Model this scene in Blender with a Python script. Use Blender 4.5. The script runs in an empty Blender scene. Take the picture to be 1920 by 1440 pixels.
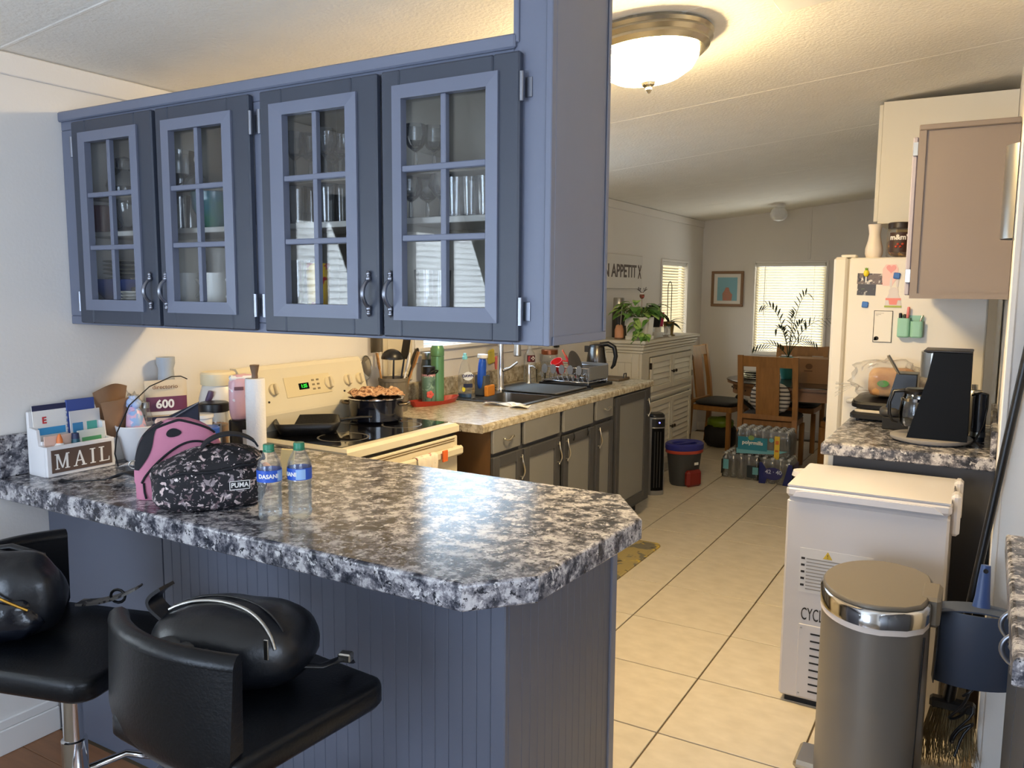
import bpy, bmesh, math, random
from math import pi, sin, cos, tan, sqrt, radians, atan2
from mathutils import Vector, Matrix, noise
random.seed(7)
S = bpy.context.scene
COL = S.collection

# ------------------------------------------------------------------ camera, exposure, world, daylight
cd = bpy.data.cameras.new('camera'); cam = bpy.data.objects.new('camera', cd); COL.objects.link(cam)
YAW, PIT, ROL = 0.527691, -0.117152, 0.007008
_f = Vector((-sin(YAW)*cos(PIT), cos(YAW)*cos(PIT), sin(PIT))); _r = Vector((cos(YAW), sin(YAW), 0)); _u = _r.cross(_f)
_R, _U = cos(ROL)*_r + sin(ROL)*_u, -sin(ROL)*_r + cos(ROL)*_u
cam.matrix_world = Matrix(((_R.x, _U.x, -_f.x, 2.70035), (_R.y, _U.y, -_f.y, -1.36413), (_R.z, _U.z, -_f.z, 1.52909), (0, 0, 0, 1)))
cd.sensor_width = 36.0; cd.lens = 1530.78/1920*36; cd.clip_start = 0.02
S.camera = cam
S.view_settings.view_transform = 'Standard'; S.view_settings.look = 'None'
S.view_settings.gamma = 1.0; S.view_settings.use_curve_mapping = False
S.view_settings.exposure = 0.0
S.cycles.use_denoising = True
S.cycles.max_bounces = 10; S.cycles.diffuse_bounces = 5; S.cycles.glossy_bounces = 4
S.cycles.transmission_bounces = 8; S.cycles.transparent_max_bounces = 16
S.cycles.caustics_reflective = False; S.cycles.caustics_refractive = False
S.cycles.sample_clamp_indirect = 6.0

W = bpy.data.worlds.new('sky'); S.world = W; W.use_nodes = True
W.node_tree.nodes['Background'].inputs[0].default_value = (0.62, 0.76, 1.0, 1)
W.node_tree.nodes['Background'].inputs[1].default_value = 1.2

def daylight(name, loc, rot, sx, sy, power, color):
    d = bpy.data.lights.new(name, 'AREA'); d.shape = 'RECTANGLE'; d.size = sx; d.size_y = sy
    d.energy = power; d.color = color
    o = bpy.data.objects.new(name, d); COL.objects.link(o); o.location = loc; o.rotation_euler = rot
    return o
# daylight outside each window, shining in through glass and blinds
daylight('daylight_sink', (-0.45, 2.93, 1.6), (0, -pi/2, 0), 1.0, 1.7, 72, (0.56, 0.76, 1.0))
daylight('daylight_small', (-0.40, 6.42, 1.45), (0, -pi/2, 0), 1.0, 1.0, 30, (1.0, 0.93, 0.78))
daylight('daylight_far', (0.91, 7.85, 1.4), (pi/2, 0, pi), 1.1, 1.3, 64, (1.0, 0.97, 0.86))
daylight('daylight_living', (-0.45, -1.65, 1.5), (0, -pi/2, 0), 1.2, 2.2, 170, (0.80, 0.89, 1.0))
daylight('daylight_patio', (1.05, -4.5, 1.25), (-pi/2, 0, pi), 1.7, 2.0, 165, (0.66, 0.79, 1.0))
daylight('daylight_right', (3.85, -1.75, 1.45), (0, pi/2, 0), 1.25, 2.1, 78, (0.70, 0.81, 1.0))
LAMP_EMIT = 150.0

# ------------------------------------------------------------------ materials
def lin(h):
    h = h.lstrip('#'); c = [int(h[i:i+2], 16)/255 for i in (0, 2, 4)]
    return tuple((v/12.92 if v <= 0.04045 else ((v+0.055)/1.055)**2.4) for v in c) + (1.0,)
MATS = {}
def mat(name, hexc, rough=0.5, metal=0.0, var=0.0, vscale=8.0, bump=0.0, bscale=60.0, spec=0.5, coat=0.0, emit=0.0, stretch=None, sheen=0.0, hex2=None, trans=0.0, alpha=1.0):
    if name in MATS: return MATS[name]
    m = bpy.data.materials.new(name); m.use_nodes = True; nt = m.node_tree; b = nt.nodes['Principled BSDF']
    c = lin(hexc); b.inputs['Base Color'].default_value = c
    b.inputs['Roughness'].default_value = rough; b.inputs['Metallic'].default_value = metal
    b.inputs['Specular IOR Level'].default_value = spec; b.inputs['Coat Weight'].default_value = coat
    b.inputs['Transmission Weight'].default_value = trans; b.inputs['Alpha'].default_value = alpha
    if sheen: b.inputs['Sheen Weight'].default_value = sheen
    if emit:
        b.inputs['Emission Color'].default_value = c; b.inputs['Emission Strength'].default_value = emit
    co = None
    def coords(st):
        tc = nt.nodes.new('ShaderNodeTexCoord'); mp = nt.nodes.new('ShaderNodeMapping')
        mp.inputs['Scale'].default_value = st or (1, 1, 1); nt.links.new(tc.outputs['Object'], mp.inputs[0]); return mp.outputs[0]
    if var or hex2:
        co = coords(stretch); n = nt.nodes.new('ShaderNodeTexNoise'); n.inputs['Scale'].default_value = vscale; n.inputs['Detail'].default_value = 6
        nt.links.new(co, n.inputs['Vector']); r = nt.nodes.new('ShaderNodeValToRGB'); nt.links.new(n.outputs['Fac'], r.inputs[0])
        r.color_ramp.elements[0].position = 0.3; r.color_ramp.elements[1].position = 0.7
        if hex2: r.color_ramp.elements[0].color = c; r.color_ramp.elements[1].color = lin(hex2)
        else:
            r.color_ramp.elements[0].color = tuple(v*(1-var) for v in c[:3])+(1,); r.color_ramp.elements[1].color = tuple(min(1, v*(1+var)) for v in c[:3])+(1,)
        nt.links.new(r.outputs[0], b.inputs['Base Color'])
    if bump:
        co = coords(stretch); n = nt.nodes.new('ShaderNodeTexNoise'); n.inputs['Scale'].default_value = bscale; n.inputs['Detail'].default_value = 3
        nt.links.new(co, n.inputs['Vector']); bp = nt.nodes.new('ShaderNodeBump'); bp.inputs['Strength'].default_value = bump; bp.inputs['Distance'].default_value = 0.004
        nt.links.new(n.outputs['Fac'], bp.inputs['Height']); nt.links.new(bp.outputs[0], b.inputs['Normal'])
    MATS[name] = m; return m
def stone(name, stops, scale=14, fleck='#15161b', fleck_at=0.60, white='#c9c9cc', white_at=0.60, rough=0.2, sc2=38):
    """laminate printed like granite: cloudy ground, dark blots, pale flecks"""
    m = bpy.data.materials.new(name); m.use_nodes = True; nt = m.node_tree; b = nt.nodes['Principled BSDF']; L = nt.links.new
    tc = nt.nodes.new('ShaderNodeTexCoord')
    def nz(scale, det, off, dist=0.0, rgh=0.6):
        mp = nt.nodes.new('ShaderNodeMapping'); mp.inputs['Location'].default_value = (off, off*1.7, off*0.3); L(tc.outputs['Object'], mp.inputs[0])
        n = nt.nodes.new('ShaderNodeTexNoise'); n.inputs['Scale'].default_value = scale; n.inputs['Detail'].default_value = det
        n.inputs['Distortion'].default_value = dist; n.inputs['Roughness'].default_value = rgh; L(mp.outputs[0], n.inputs['Vector']); return n.outputs['Fac']
    def ramp(f, st):
        r = nt.nodes.new('ShaderNodeValToRGB'); e = r.color_ramp.elements
        while len(e) < len(st): e.new(0.5)
        for i, (p, c) in enumerate(st): e[i].position = p; e[i].color = lin(c) if isinstance(c, str) else (c, c, c, 1)
        L(f, r.inputs[0]); return r.outputs[0]
    def mix(f, a, c):
        x = nt.nodes.new('ShaderNodeMix'); x.data_type = 'RGBA'; L(f, x.inputs[0])
        for s, v in ((6, a), (7, c)):
            if isinstance(v, str): x.inputs[s].default_value = lin(v)
            else: L(v, x.inputs[s])
        return x.outputs[2]
    base = ramp(nz(scale, 9, 0, 0.15, 0.72), stops)
    k1 = ramp(nz(sc2, 6, 5.3, 0.1, 0.7), [(fleck_at, 0.0), (fleck_at+0.05, 1.0)])
    k2 = ramp(nz(sc2*0.8, 7, 11.1, 0.25, 0.7), [(white_at, 0.0), (white_at+0.045, 1.0)])
    c = mix(k2, mix(k1, base, fleck), white)
    L(c, b.inputs['Base Color']); b.inputs['Roughness'].default_value = rough; b.inputs['Specular IOR Level'].default_value = 0.36
    bp = nt.nodes.new('ShaderNodeBump'); bp.inputs['Strength'].default_value = 0.12; bp.inputs['Distance'].default_value = 0.0015
    L(nz(140, 2, 2), bp.inputs['Height']); L(bp.outputs[0], b.inputs['Normal'])
    MATS[name] = m; return m
def glass(name, tint=(1, 1, 1), refl=1.0, rough=0.02, edge=0.12, milk=0.0, base=0.03, cap=1.0):
    """thin clear glass or plastic: transparent with a fresnel shine"""
    if name in MATS: return MATS[name]
    m = bpy.data.materials.new(name); m.use_nodes = True; nt = m.node_tree; nt.nodes.clear(); L = nt.links.new
    o = nt.nodes.new('ShaderNodeOutputMaterial'); t = nt.nodes.new('ShaderNodeBsdfTransparent'); t.inputs[0].default_value = tint+(1,)
    g = nt.nodes.new('ShaderNodeBsdfGlossy'); g.inputs['Roughness'].default_value = rough
    fr = nt.nodes.new('ShaderNodeLayerWeight'); fr.inputs[0].default_value = edge
    mu = nt.nodes.new('ShaderNodeMath'); mu.operation = 'MULTIPLY_ADD'; mu.inputs[1].default_value = refl; mu.inputs[2].default_value = base; mu.use_clamp = True
    L(fr.outputs['Fresnel'], mu.inputs[0])
    mn = nt.nodes.new('ShaderNodeMath'); mn.operation = 'MINIMUM'; mn.inputs[1].default_value = cap; L(mu.outputs[0], mn.inputs[0]); mu = mn
    x = nt.nodes.new('ShaderNodeMixShader'); L(mu.outputs[0], x.inputs[0]); L(t.outputs[0], x.inputs[1]); L(g.outputs[0], x.inputs[2]); out = x.outputs[0]
    if milk:
        df = nt.nodes.new('ShaderNodeBsdfDiffuse'); df.inputs[0].default_value = (.9, .9, .9, 1); x2 = nt.nodes.new('ShaderNodeMixShader'); x2.inputs[0].default_value = milk; L(out, x2.inputs[1]); L(df.outputs[0], x2.inputs[2]); out = x2.outputs[0]
    L(out, o.inputs[0])
    MATS[name] = m; return m
def patterned(name, hexbase, spots, scale=30, rough=0.8, at=0.62):
    """cloth or card with blots of other colours"""
    if name in MATS: return MATS[name]
    m = mat(name, hexbase, rough); nt = m.node_tree; b = nt.nodes['Principled BSDF']; L = nt.links.new
    tc = nt.nodes.new('ShaderNodeTexCoord'); cur = None
    for i, (hx, sc, th) in enumerate(spots):
        mp = nt.nodes.new('ShaderNodeMapping'); mp.inputs['Location'].default_value = (i*3.7, i*1.9, i*5.1); L(tc.outputs['Object'], mp.inputs[0])
        n = nt.nodes.new('ShaderNodeTexNoise'); n.inputs['Scale'].default_value = sc; n.inputs['Detail'].default_value = 4; n.inputs['Distortion'].default_value = 0.5; L(mp.outputs[0], n.inputs['Vector'])
        r = nt.nodes.new('ShaderNodeValToRGB'); r.color_ramp.elements[0].position = th; r.color_ramp.elements[1].position = th+0.03; L(n.outputs['Fac'], r.inputs[0])
        x = nt.nodes.new('ShaderNodeMix'); x.data_type = 'RGBA'; L(r.outputs[0], x.inputs[0])
        if cur is None: x.inputs[6].default_value = lin(hexbase)
        else: L(cur, x.inputs[6])
        x.inputs[7].default_value = lin(hx); cur = x.outputs[2]
    L(cur, b.inputs['Base Color']); return m
def translucent(name, hexc, amount=0.6):
    m = bpy.data.materials.new(name); m.use_nodes = True; nt = m.node_tree; nt.nodes.clear(); L = nt.links.new
    o = nt.nodes.new('ShaderNodeOutputMaterial'); d = nt.nodes.new('ShaderNodeBsdfDiffuse'); t = nt.nodes.new('ShaderNodeBsdfTranslucent')
    d.inputs[0].default_value = lin(hexc); t.inputs[0].default_value = lin(hexc); x = nt.nodes.new('ShaderNodeMixShader'); x.inputs[0].default_value = amount
    L(d.outputs[0], x.inputs[1]); L(t.outputs[0], x.inputs[2]); L(x.outputs[0], o.inputs[0]); MATS[name] = m; return m

WALL = mat('wall_paint', '#e3dfda', 0.75, var=0.02, vscale=2, bump=0.12, bscale=90)
CEIL = mat('ceiling_texture', '#f4f0e7', 0.85, bump=0.7, bscale=75, var=0.02)
WHITE_TRIM = mat('white_trim', '#e6e3df', 0.5)
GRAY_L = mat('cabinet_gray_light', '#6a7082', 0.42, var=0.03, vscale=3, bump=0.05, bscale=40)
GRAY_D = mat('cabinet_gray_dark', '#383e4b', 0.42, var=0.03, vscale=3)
GRAY_P = mat('peninsula_gray', '#555966', 0.45, var=0.03, vscale=3)
BASE_L = mat('base_panel_gray', '#7c7b78', 0.5, var=0.02)
BASE_D = mat('base_frame_gray', '#434345', 0.5, var=0.02)
STONE = stone('peninsula_laminate', [(0.36, '#26272e'), (0.445, '#3f4048'), (0.475, '#636268'), (0.525, '#7f7c80'), (0.555, '#a9a6a8'), (0.66, '#bfbcbc')], 20, '#25262c', 0.56, '#c2bfbf', 0.57, 0.2, 58)
STONE_B = stone('sink_laminate', [(0.30, '#6f6350'), (0.45, '#a3977f'), (0.58, '#c6bca6'), (0.72, '#dcd4c4')], 26, '#4b4235', 0.62, '#e8e2d6', 0.62, 0.25, 60)
CHROME = mat('chrome', '#d8d8da', 0.12, 1.0)
STEEL = mat('brushed_steel', '#b9b7b2', 0.28, 1.0)
PEWTER = mat('pewter_handle', '#8d919c', 0.3, 0.9)
BLACK = mat('black_plastic', '#101013', 0.35)
BLACKG = mat('black_gloss', '#060607', 0.4, spec=0.12)
LEATHER = mat('black_leather', '#080a0e', 0.36, spec=0.3, bump=0.15, bscale=150)
WHITEP = mat('white_plastic', '#e9e7e2', 0.35)
BISQUE = mat('bisque_enamel', '#dcd2b8', 0.3)
FRIDGE = mat('fridge_white', '#e6e0d4', 0.35, bump=0.08, bscale=300)
FREEZ = mat('freezer_white', '#c9c6c8', 0.3)
WOOD = mat('honey_wood', '#9a6b37', 0.4, var=0.18, vscale=6, stretch=(6, 6, 0.8))
GLASS = glass('clear_glass', (0.97, 0.98, 0.98), 1.0, 0.03, 0.2)
PANE = glass('window_pane', (0.93, 0.94, 0.94), 1.0, 0.01, 0.06, 0.0, 0.07)
PET = glass('clear_pet', (0.96, 0.98, 0.99), 0.6, 0.08, 0.2, 0.05, 0.03, 0.45)
WRAP = glass('shrink_wrap', (0.95, 0.96, 0.97), 0.6, 0.14, 0.2, 0.12, 0.03, 0.3)
BLACKM = mat('black_matte', '#131316', 0.7)
PAPER = mat('white_paper', '#ece9e4', 0.8)
DARKTXT = mat('dark_print', '#231f1e', 0.7)

# ------------------------------------------------------------------ mesh builder
class MB:
    def __init__(s): s.v = []; s.f = []; s.sm = []; s.mi = []; s.M = Matrix.Identity(4); s.m = 0
    def at(s, loc=(0, 0, 0), rz=0.0, rx=0.0, ry=0.0, sc=1.0):
        s.M = Matrix.Translation(loc) @ Matrix.Rotation(rz, 4, 'Z') @ Matrix.Rotation(ry, 4, 'Y') @ Matrix.Rotation(rx, 4, 'X') @ Matrix.Scale(sc, 4); return s
    def mt(s, i): s.m = i; return s
    def add(s, vs, fs, smooth=False):
        o = len(s.v); s.v += [tuple(s.M @ Vector(v)) for v in vs]
        for f in fs: s.f.append(tuple(i+o for i in f)); s.sm.append(smooth); s.mi.append(s.m)
        return s
    def box(s, x0, x1, y0, y1, z0, z1, b=0.0):
        if b <= 0:
            return s.add([(x, y, z) for z in (z0, z1) for y in (y0, y1) for x in (x0, x1)],
                         [(0, 2, 3, 1), (4, 5, 7, 6), (0, 1, 5, 4), (2, 6, 7, 3), (0, 4, 6, 2), (1, 3, 7, 5)])
        b = min(b, (x1-x0)*.49, (y1-y0)*.49, (z1-z0)*.49)
        vs = []; idx = {}
        for sx in (0, 1):
            for sy in (0, 1):
                for sz in (0, 1):
                    for a in range(3):
                        p = [(x0, x1)[sx], (y0, y1)[sy], (z0, z1)[sz]]
                        for k in range(3):
                            if k != a: p[k] += b if (sx, sy, sz)[k] == 0 else -b
                        idx[sx, sy, sz, a] = len(vs); vs.append(tuple(p))
        fs = []
        def q(l, n):
            a, b_, c = (Vector(vs[i]) for i in l[:3])
            fs.append(tuple(l) if (b_-a).cross(c-b_).dot(n) > 0 else tuple(reversed(l)))
        for a in range(3):
            o1, o2 = [k for k in range(3) if k != a]
            for sgn in (0, 1):
                l = []
                for (i, j) in ((0, 0), (1, 0), (1, 1), (0, 1)):
                    t = [0, 0, 0]; t[a] = sgn; t[o1] = i; t[o2] = j; l.append(idx[t[0], t[1], t[2], a])
                n = Vector((0, 0, 0)); n[a] = 1 if sgn else -1; q(l, n)
            for i in (0, 1):
                for j in (0, 1):
                    l = []
                    for (k, ax) in ((0, o1), (0, o2), (1, o2), (1, o1)):
                        t = [0, 0, 0]; t[a] = k; t[o1] = i; t[o2] = j; l.append(idx[t[0], t[1], t[2], ax])
                    n = Vector((0, 0, 0)); n[o1] = 1 if i else -1; n[o2] = 1 if j else -1; q(l, n)
        for sx in (0, 1):
            for sy in (0, 1):
                for sz in (0, 1): q([idx[sx, sy, sz, a] for a in range(3)], Vector((sx*2-1, sy*2-1, sz*2-1)))
        return s.add(vs, fs)
    def lathe(s, prof, seg=20, cap=True, a0=0.0, a1=2*pi, ox=0.0, oy=0.0, sy=1.0):
        full = abs(a1-a0-2*pi) < 1e-6; n = seg if full else seg+1
        rings = []
        P = [prof[0]]
        for i in range(1, len(prof)-1):
            P.append(prof[i]); d1 = Vector((prof[i][0]-prof[i-1][0], prof[i][1]-prof[i-1][1])); d2 = Vector((prof[i+1][0]-prof[i][0], prof[i+1][1]-prof[i][1]))
            if d1.length > 1e-9 and d2.length > 1e-9 and abs(d1.angle_signed(d2)) > 0.6: P.append(None); P.append(prof[i])
        P.append(prof[-1])
        vs = []; fs = []; prev = None
        for p in P:
            if p is None: prev = None; continue
            st = len(vs)
            for k in range(n):
                a = a0+(a1-a0)*k/seg; vs.append((ox+p[0]*cos(a), oy+sy*p[0]*sin(a), p[1]))
            if prev is not None:
                for k in range(seg):
                    k2 = (k+1) % n; fs.append((prev+k, prev+k2, st+k2, st+k))
            prev = st
        s.add(vs, fs, True)
        if cap and full:
            for p, up in ((prof[0], False), (prof[-1], True)):
                if p[0] > 1e-5:
                    l = [(ox+p[0]*cos(2*pi*k/seg), oy+sy*p[0]*sin(2*pi*k/seg), p[1]) for k in range(seg)]
                    s.add(l, [tuple(range(seg)) if up else tuple(reversed(range(seg)))])
        return s
    def tube(s, pts, r, seg=8, cap=True, closed=False, flat=1.0):
        pts = [Vector(p) for p in pts]; n = len(pts); R = r if isinstance(r, (list, tuple)) else [r]*n
        vs = []; up = None
        for i, p in enumerate(pts):
            if closed: t = pts[(i+1) % n]-pts[i-1]
            else: t = (pts[min(i+1, n-1)]-pts[max(i-1, 0)])
            t = t.normalized() if t.length > 1e-9 else Vector((0, 0, 1))
            if up is None:
                up = Vector((0, 0, 1)) if abs(t.z) < 0.9 else Vector((0, 1, 0))
            a = t.cross(up); a = a.normalized() if a.length > 1e-6 else t.orthogonal().normalized(); up = a.cross(t).normalized()
            for k in range(seg):
                th = 2*pi*k/seg; vs.append(tuple(p+R[i]*(cos(th)*a+flat*sin(th)*up)))
        fs = []
        for i in range(n if closed else n-1):
            j = (i+1) % n
            for k in range(seg): fs.append((i*seg+k, i*seg+(k+1) % seg, j*seg+(k+1) % seg, j*seg+k))
        s.add(vs, [tuple(reversed(f)) for f in fs], True)
        if cap and not closed:
            s.add(vs[:seg], [tuple(range(seg))]); s.add(vs[-seg:], [tuple(reversed(range(seg)))])
        return s
    def prism(s, poly, z0, z1, b=0.0, axis='z', smooth=False):
        """poly: CCW 2-D outline extruded; b chamfers the top rim inward"""
        n = len(poly)
        def mp(p, z): return {'z': (p[0], p[1], z), 'y': (p[0], -z, p[1]), 'x': (z, p[0], p[1])}[axis]
        rings = [(poly, z0)]
        if b > 0:
            ins = []
            for i in range(n):
                p0, p1, p2 = Vector(poly[i-1]), Vector(poly[i]), Vector(poly[(i+1) % n])
                e1 = (p1-p0).normalized(); e2 = (p2-p1).normalized(); n1 = Vector((-e1.y, e1.x)); n2 = Vector((-e2.y, e2.x)); h = (n1+n2)
                h = h/max(h.dot(n1), 0.2); ins.append(tuple(p1+h*b))
            rings += [(poly, z1-b), (ins, z1)]
        else: rings.append((poly, z1))
        vs = []; fs = []
        for pl, z in rings: vs += [mp(p, z) for p in pl]
        for r in range(len(rings)-1):
            for i in range(n): fs.append((r*n+i, r*n+(i+1) % n, (r+1)*n+(i+1) % n, (r+1)*n+i))
        s.add(vs, fs, smooth); t = (len(rings)-1)*n
        s.add(vs[:n], [tuple(reversed(range(n)))]); s.add(vs[t:t+n], [tuple(range(n))]); return s
    def surf(s, fn, nu, nv, closeu=False, smooth=True, flip=False):
        vs = []; w = nu if closeu else nu+1
        for j in range(nv+1):
            for i in range(w): vs.append(tuple(fn(i/nu, j/nv)))
        fs = []
        for j in range(nv):
            for i in range(nu):
                a, b = j*w+i, j*w+(i+1) % w; c, d = (j+1)*w+(i+1) % w, (j+1)*w+i
                fs.append((a, d, c, b) if flip else (a, b, c, d))
        return s.add(vs, fs, smooth)
    def slab(s, fn, nu, nv, th):
        """a curved sheet fn(u,v) with thickness th along its normal"""
        g = [[Vector(fn(i/nu, j/nv)) for i in range(nu+1)] for j in range(nv+1)]
        def nrm(i, j):
            a = g[j][min(i+1, nu)]-g[j][max(i-1, 0)]; b = g[min(j+1, nv)][i]-g[max(j-1, 0)][i]; c = a.cross(b); return c.normalized() if c.length > 1e-9 else Vector((0, 0, 1))
        A = [g[j][i]+nrm(i, j)*th/2 for j in range(nv+1) for i in range(nu+1)]; B = [g[j][i]-nrm(i, j)*th/2 for j in range(nv+1) for i in range(nu+1)]
        w = nu+1; N = len(A); fs = []
        for j in range(nv):
            for i in range(nu):
                q = (j*w+i, j*w+i+1, (j+1)*w+i+1, (j+1)*w+i); fs.append(q); fs.append(tuple(N+k for k in reversed(q)))
        ed = [(i, i+1) for i in range(nu)]+[(j*w+nu, (j+1)*w+nu) for j in range(nv)]+[(nv*w+i+1, nv*w+i) for i in reversed(range(nu))]+[((j+1)*w, j*w) for j in reversed(range(nv))]
        s.add([tuple(p) for p in A+B], fs, True); e2 = [(b, a, N+a, N+b) for a, b in ed]
        s.add([tuple(p) for p in A+B], e2, False); return s
    def blob(s, cx, cy, cz, rx, ry, rz, seg=20, rings=12, ex=2.0, ez=2.0, zmin=None, wob=0.0, wsc=3.0):
        """superellipsoid; ex / ez > 2 makes it boxier; zmin flattens the underside; wob adds folds"""
        def sp(v, e): return math.copysign(abs(v)**(2/e), v)
        def fn(u, v):
            a = 2*pi*u; b = -pi/2+pi*v; x = rx*sp(cos(b), ez)*sp(cos(a), ex); y = ry*sp(cos(b), ez)*sp(sin(a), ex); z = rz*sp(sin(b), ez)
            if wob:
                k = 1+wob*noise.noise(Vector((x, y, z))*wsc/max(rx, rz)+Vector((cx*3, cy*5, cz))); x *= k; y *= k; z *= k
            z += cz
            if zmin is not None: z = max(z, zmin)
            return (cx+x, cy+y, z)
        return s.surf(fn, seg, rings, closeu=True)
    def obj(s, name, mats, parent=None):
        me = bpy.data.meshes.new(name); me.from_pydata(s.v, [], s.f); me.polygons.foreach_set('use_smooth', s.sm)
        for m in (mats if isinstance(mats, (list, tuple)) else [mats]): me.materials.append(m)
        if max(s.mi or [0]): me.polygons.foreach_set('material_index', s.mi)
        me.update(); o = bpy.data.objects.new(name, me); COL.objects.link(o)
        if parent is not None: o.parent = parent
        return o

def tag(o, label, cat, group=None):
    o['label'] = label; o['category'] = cat
    if group: o['group'] = group
    return o
def thing(name, label, cat, loc=(0, 0, 0), rz=0.0, group=None, rx=0.0, ry=0.0):
    o = bpy.data.objects.new(name, None); COL.objects.link(o); o.empty_display_size = 0.05; o.location = loc; o.rotation_euler = (rx, ry, rz); return tag(o, label, cat, group)
def put(o, loc, rz=0.0, rx=0.0, ry=0.0): o.location = loc; o.rotation_euler = (rx, ry, rz); return o
def single(name, label, cat, mb, mats, loc=(0, 0, 0), rz=0.0, group=None, rx=0.0, ry=0.0): return put(tag(mb.obj(name, mats), label, cat, group), loc, rz, rx, ry)
def struct(name, mb, mats): o = mb.obj(name, mats); o['kind'] = 'structure'; return o
def kids(o): return [c for c in o.children]
def dup(root, loc, rz=None, label=None, group=None):
    r = root.copy(); COL.objects.link(r); r.location = loc
    if rz is not None: r.rotation_euler = (r.rotation_euler[0], r.rotation_euler[1], rz)
    if label: r['label'] = label
    if group: r['group'] = group
    for ch in root.children:
        c = ch.copy(); COL.objects.link(c); c.parent = r
        for g in ch.children: d = g.copy(); COL.objects.link(d); d.parent = c
    return r
def text(parent, s, size, loc, rot, m, name='lettering', ext=0.0004, align='CENTER', cyl=None, sx=1.0, bold=0.0):
    """flat lettering as a mesh part; cyl=(radius) wraps it round a vertical cylinder at the parent's origin"""
    cu = bpy.data.curves.new(name, 'FONT'); cu.body = s; cu.size = size; cu.extrude = ext; cu.align_x = align; cu.align_y = 'CENTER'; cu.offset = bold; cu.resolution_u = 3
    o = bpy.data.objects.new(name, cu); COL.objects.link(o); dg = bpy.context.evaluated_depsgraph_get(); me = bpy.data.meshes.new_from_object(o.evaluated_get(dg)); bpy.data.objects.remove(o)
    if cyl:
        r, ang, z = cyl
        for v in me.vertices:
            a = ang+v.co.x*sx/r; rr = r+v.co.z+0.0006; v.co = (rr*cos(a), rr*sin(a), z+v.co.y)
    elif sx != 1.0:
        for v in me.vertices: v.co.x *= sx
    me.materials.clear(); me.materials.append(m); t = bpy.data.objects.new(name, me); COL.objects.link(t); t.parent = parent
    if not cyl: t.location = loc; t.rotation_euler = rot
    return t
def arc(cx, cy, r, a0, a1, n): return [(cx+r*cos(a0+(a1-a0)*i/n), cy+r*sin(a0+(a1-a0)*i/n)) for i in range(n+1)]
def rrect(w, d, r, n=4):
    """rounded rectangle outline centred on the origin, CCW"""
    o = []
    for sx, sy, a in ((1, 1, 0), (-1, 1, pi/2), (-1, -1, pi), (1, -1, 1.5*pi)): o += arc(sx*(w/2-r), sy*(d/2-r), r, a, a+pi/2, n)
    return o
def bow_handle(L=0.10, out=0.026):
    """bow pull with turned finials, vertical along z, standing off -y"""
    m = MB(); h = L/2
    m.tube([(0, -0.004-out*sin(pi*(i/10))**0.7 if 0 < i < 10 else -0.004, -h*0.62+1.24*h*i/10) for i in range(11)], [0.0045+0.0015*sin(pi*i/10) for i in range(11)], 8)
    for sg in (-1, 1):
        for z, r in ((0.66, 0.0075), (0.78, 0.005), (0.88, 0.0062), (0.97, 0.003)): m.blob(0, -0.006, sg*h*z, r, r, r*1.1, 8, 6)
    return m
def wave_handle(L=0.11):
    m = MB(); m.tube([(0.010*sin(2*pi*(i/12))*0.8, -0.012-0.012*sin(pi*i/12), -L/2+L*i/12) for i in range(13)], [0.003+0.002*sin(pi*i/12) for i in range(13)], 7)
    for sg in (-1, 1):
        m.tube([(0, 0, sg*L*0.42), (0, -0.014, sg*L*0.42)], 0.003, 6); m.blob(0, -0.012, sg*L*0.5, 0.0045, 0.0045, 0.006, 8, 6)
    return m
# ------------------------------------------------------------------ room shell
XR, YF, YB, XL = 2.755, 7.31, -4.2, 3.55      # kitchen right wall, far wall, back wall, living-room right wall
def zc(x): return 2.249+0.0957*x
TILE = mat('floor_tile', '#cabfab', 0.4, vscale=11, hex2='#d8cdba', bump=0.05, bscale=20, stretch=(1, 1.6, 1))
GROUT = mat('grout', '#6d5d48', 0.9)
LAM = mat('laminate_plank', '#8a5e3c', 0.4, var=0.2, vscale=4, stretch=(1, 9, 9))
floor = struct('floor', MB().box(-0.1, XL+.1, YB, YF+.1, -0.06, -0.006), GROUT)
s, tx, ty, g = 0.4609, 1.3355, 1.6652, 0.0032
tm = MB().box(g, s-g, g, s-g, -0.0062, 0.0, 0.0015).obj('tile', TILE, floor).data
first = True
for i in range(-3, 3):
    for j in range(-5, 13):
        x, y = tx+i*s, ty+j*s
        if x < 0.4 and y < 3.3: continue
        if y < 0.2 and x < 1.7: continue
        if y+s > YF: continue
        if first: o = floor.children[0]; first = False
        else: o = bpy.data.objects.new('tile', tm); COL.objects.link(o); o.parent = floor
        o.location = (x, y, 0)
pm = MB().box(0.0008, 1.1992, 0.0008, 0.1242, -0.0058, 0.001, 0.001).obj('plank', LAM, floor)
k = 0
for r in range(7):
    for c in range(-1, 3):
        x = c*1.2+(r % 3)*0.4-0.4; y = 0.03-r*0.125
        if x > 1.65 or x < -0.45: continue
        if x < 0: pass
        o = pm if k == 0 else bpy.data.objects.new('plank', pm.data)
        if k: COL.objects.link(o); o.parent = floor
        o.location = (max(x, 0.002), y, 0); k += 1

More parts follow.
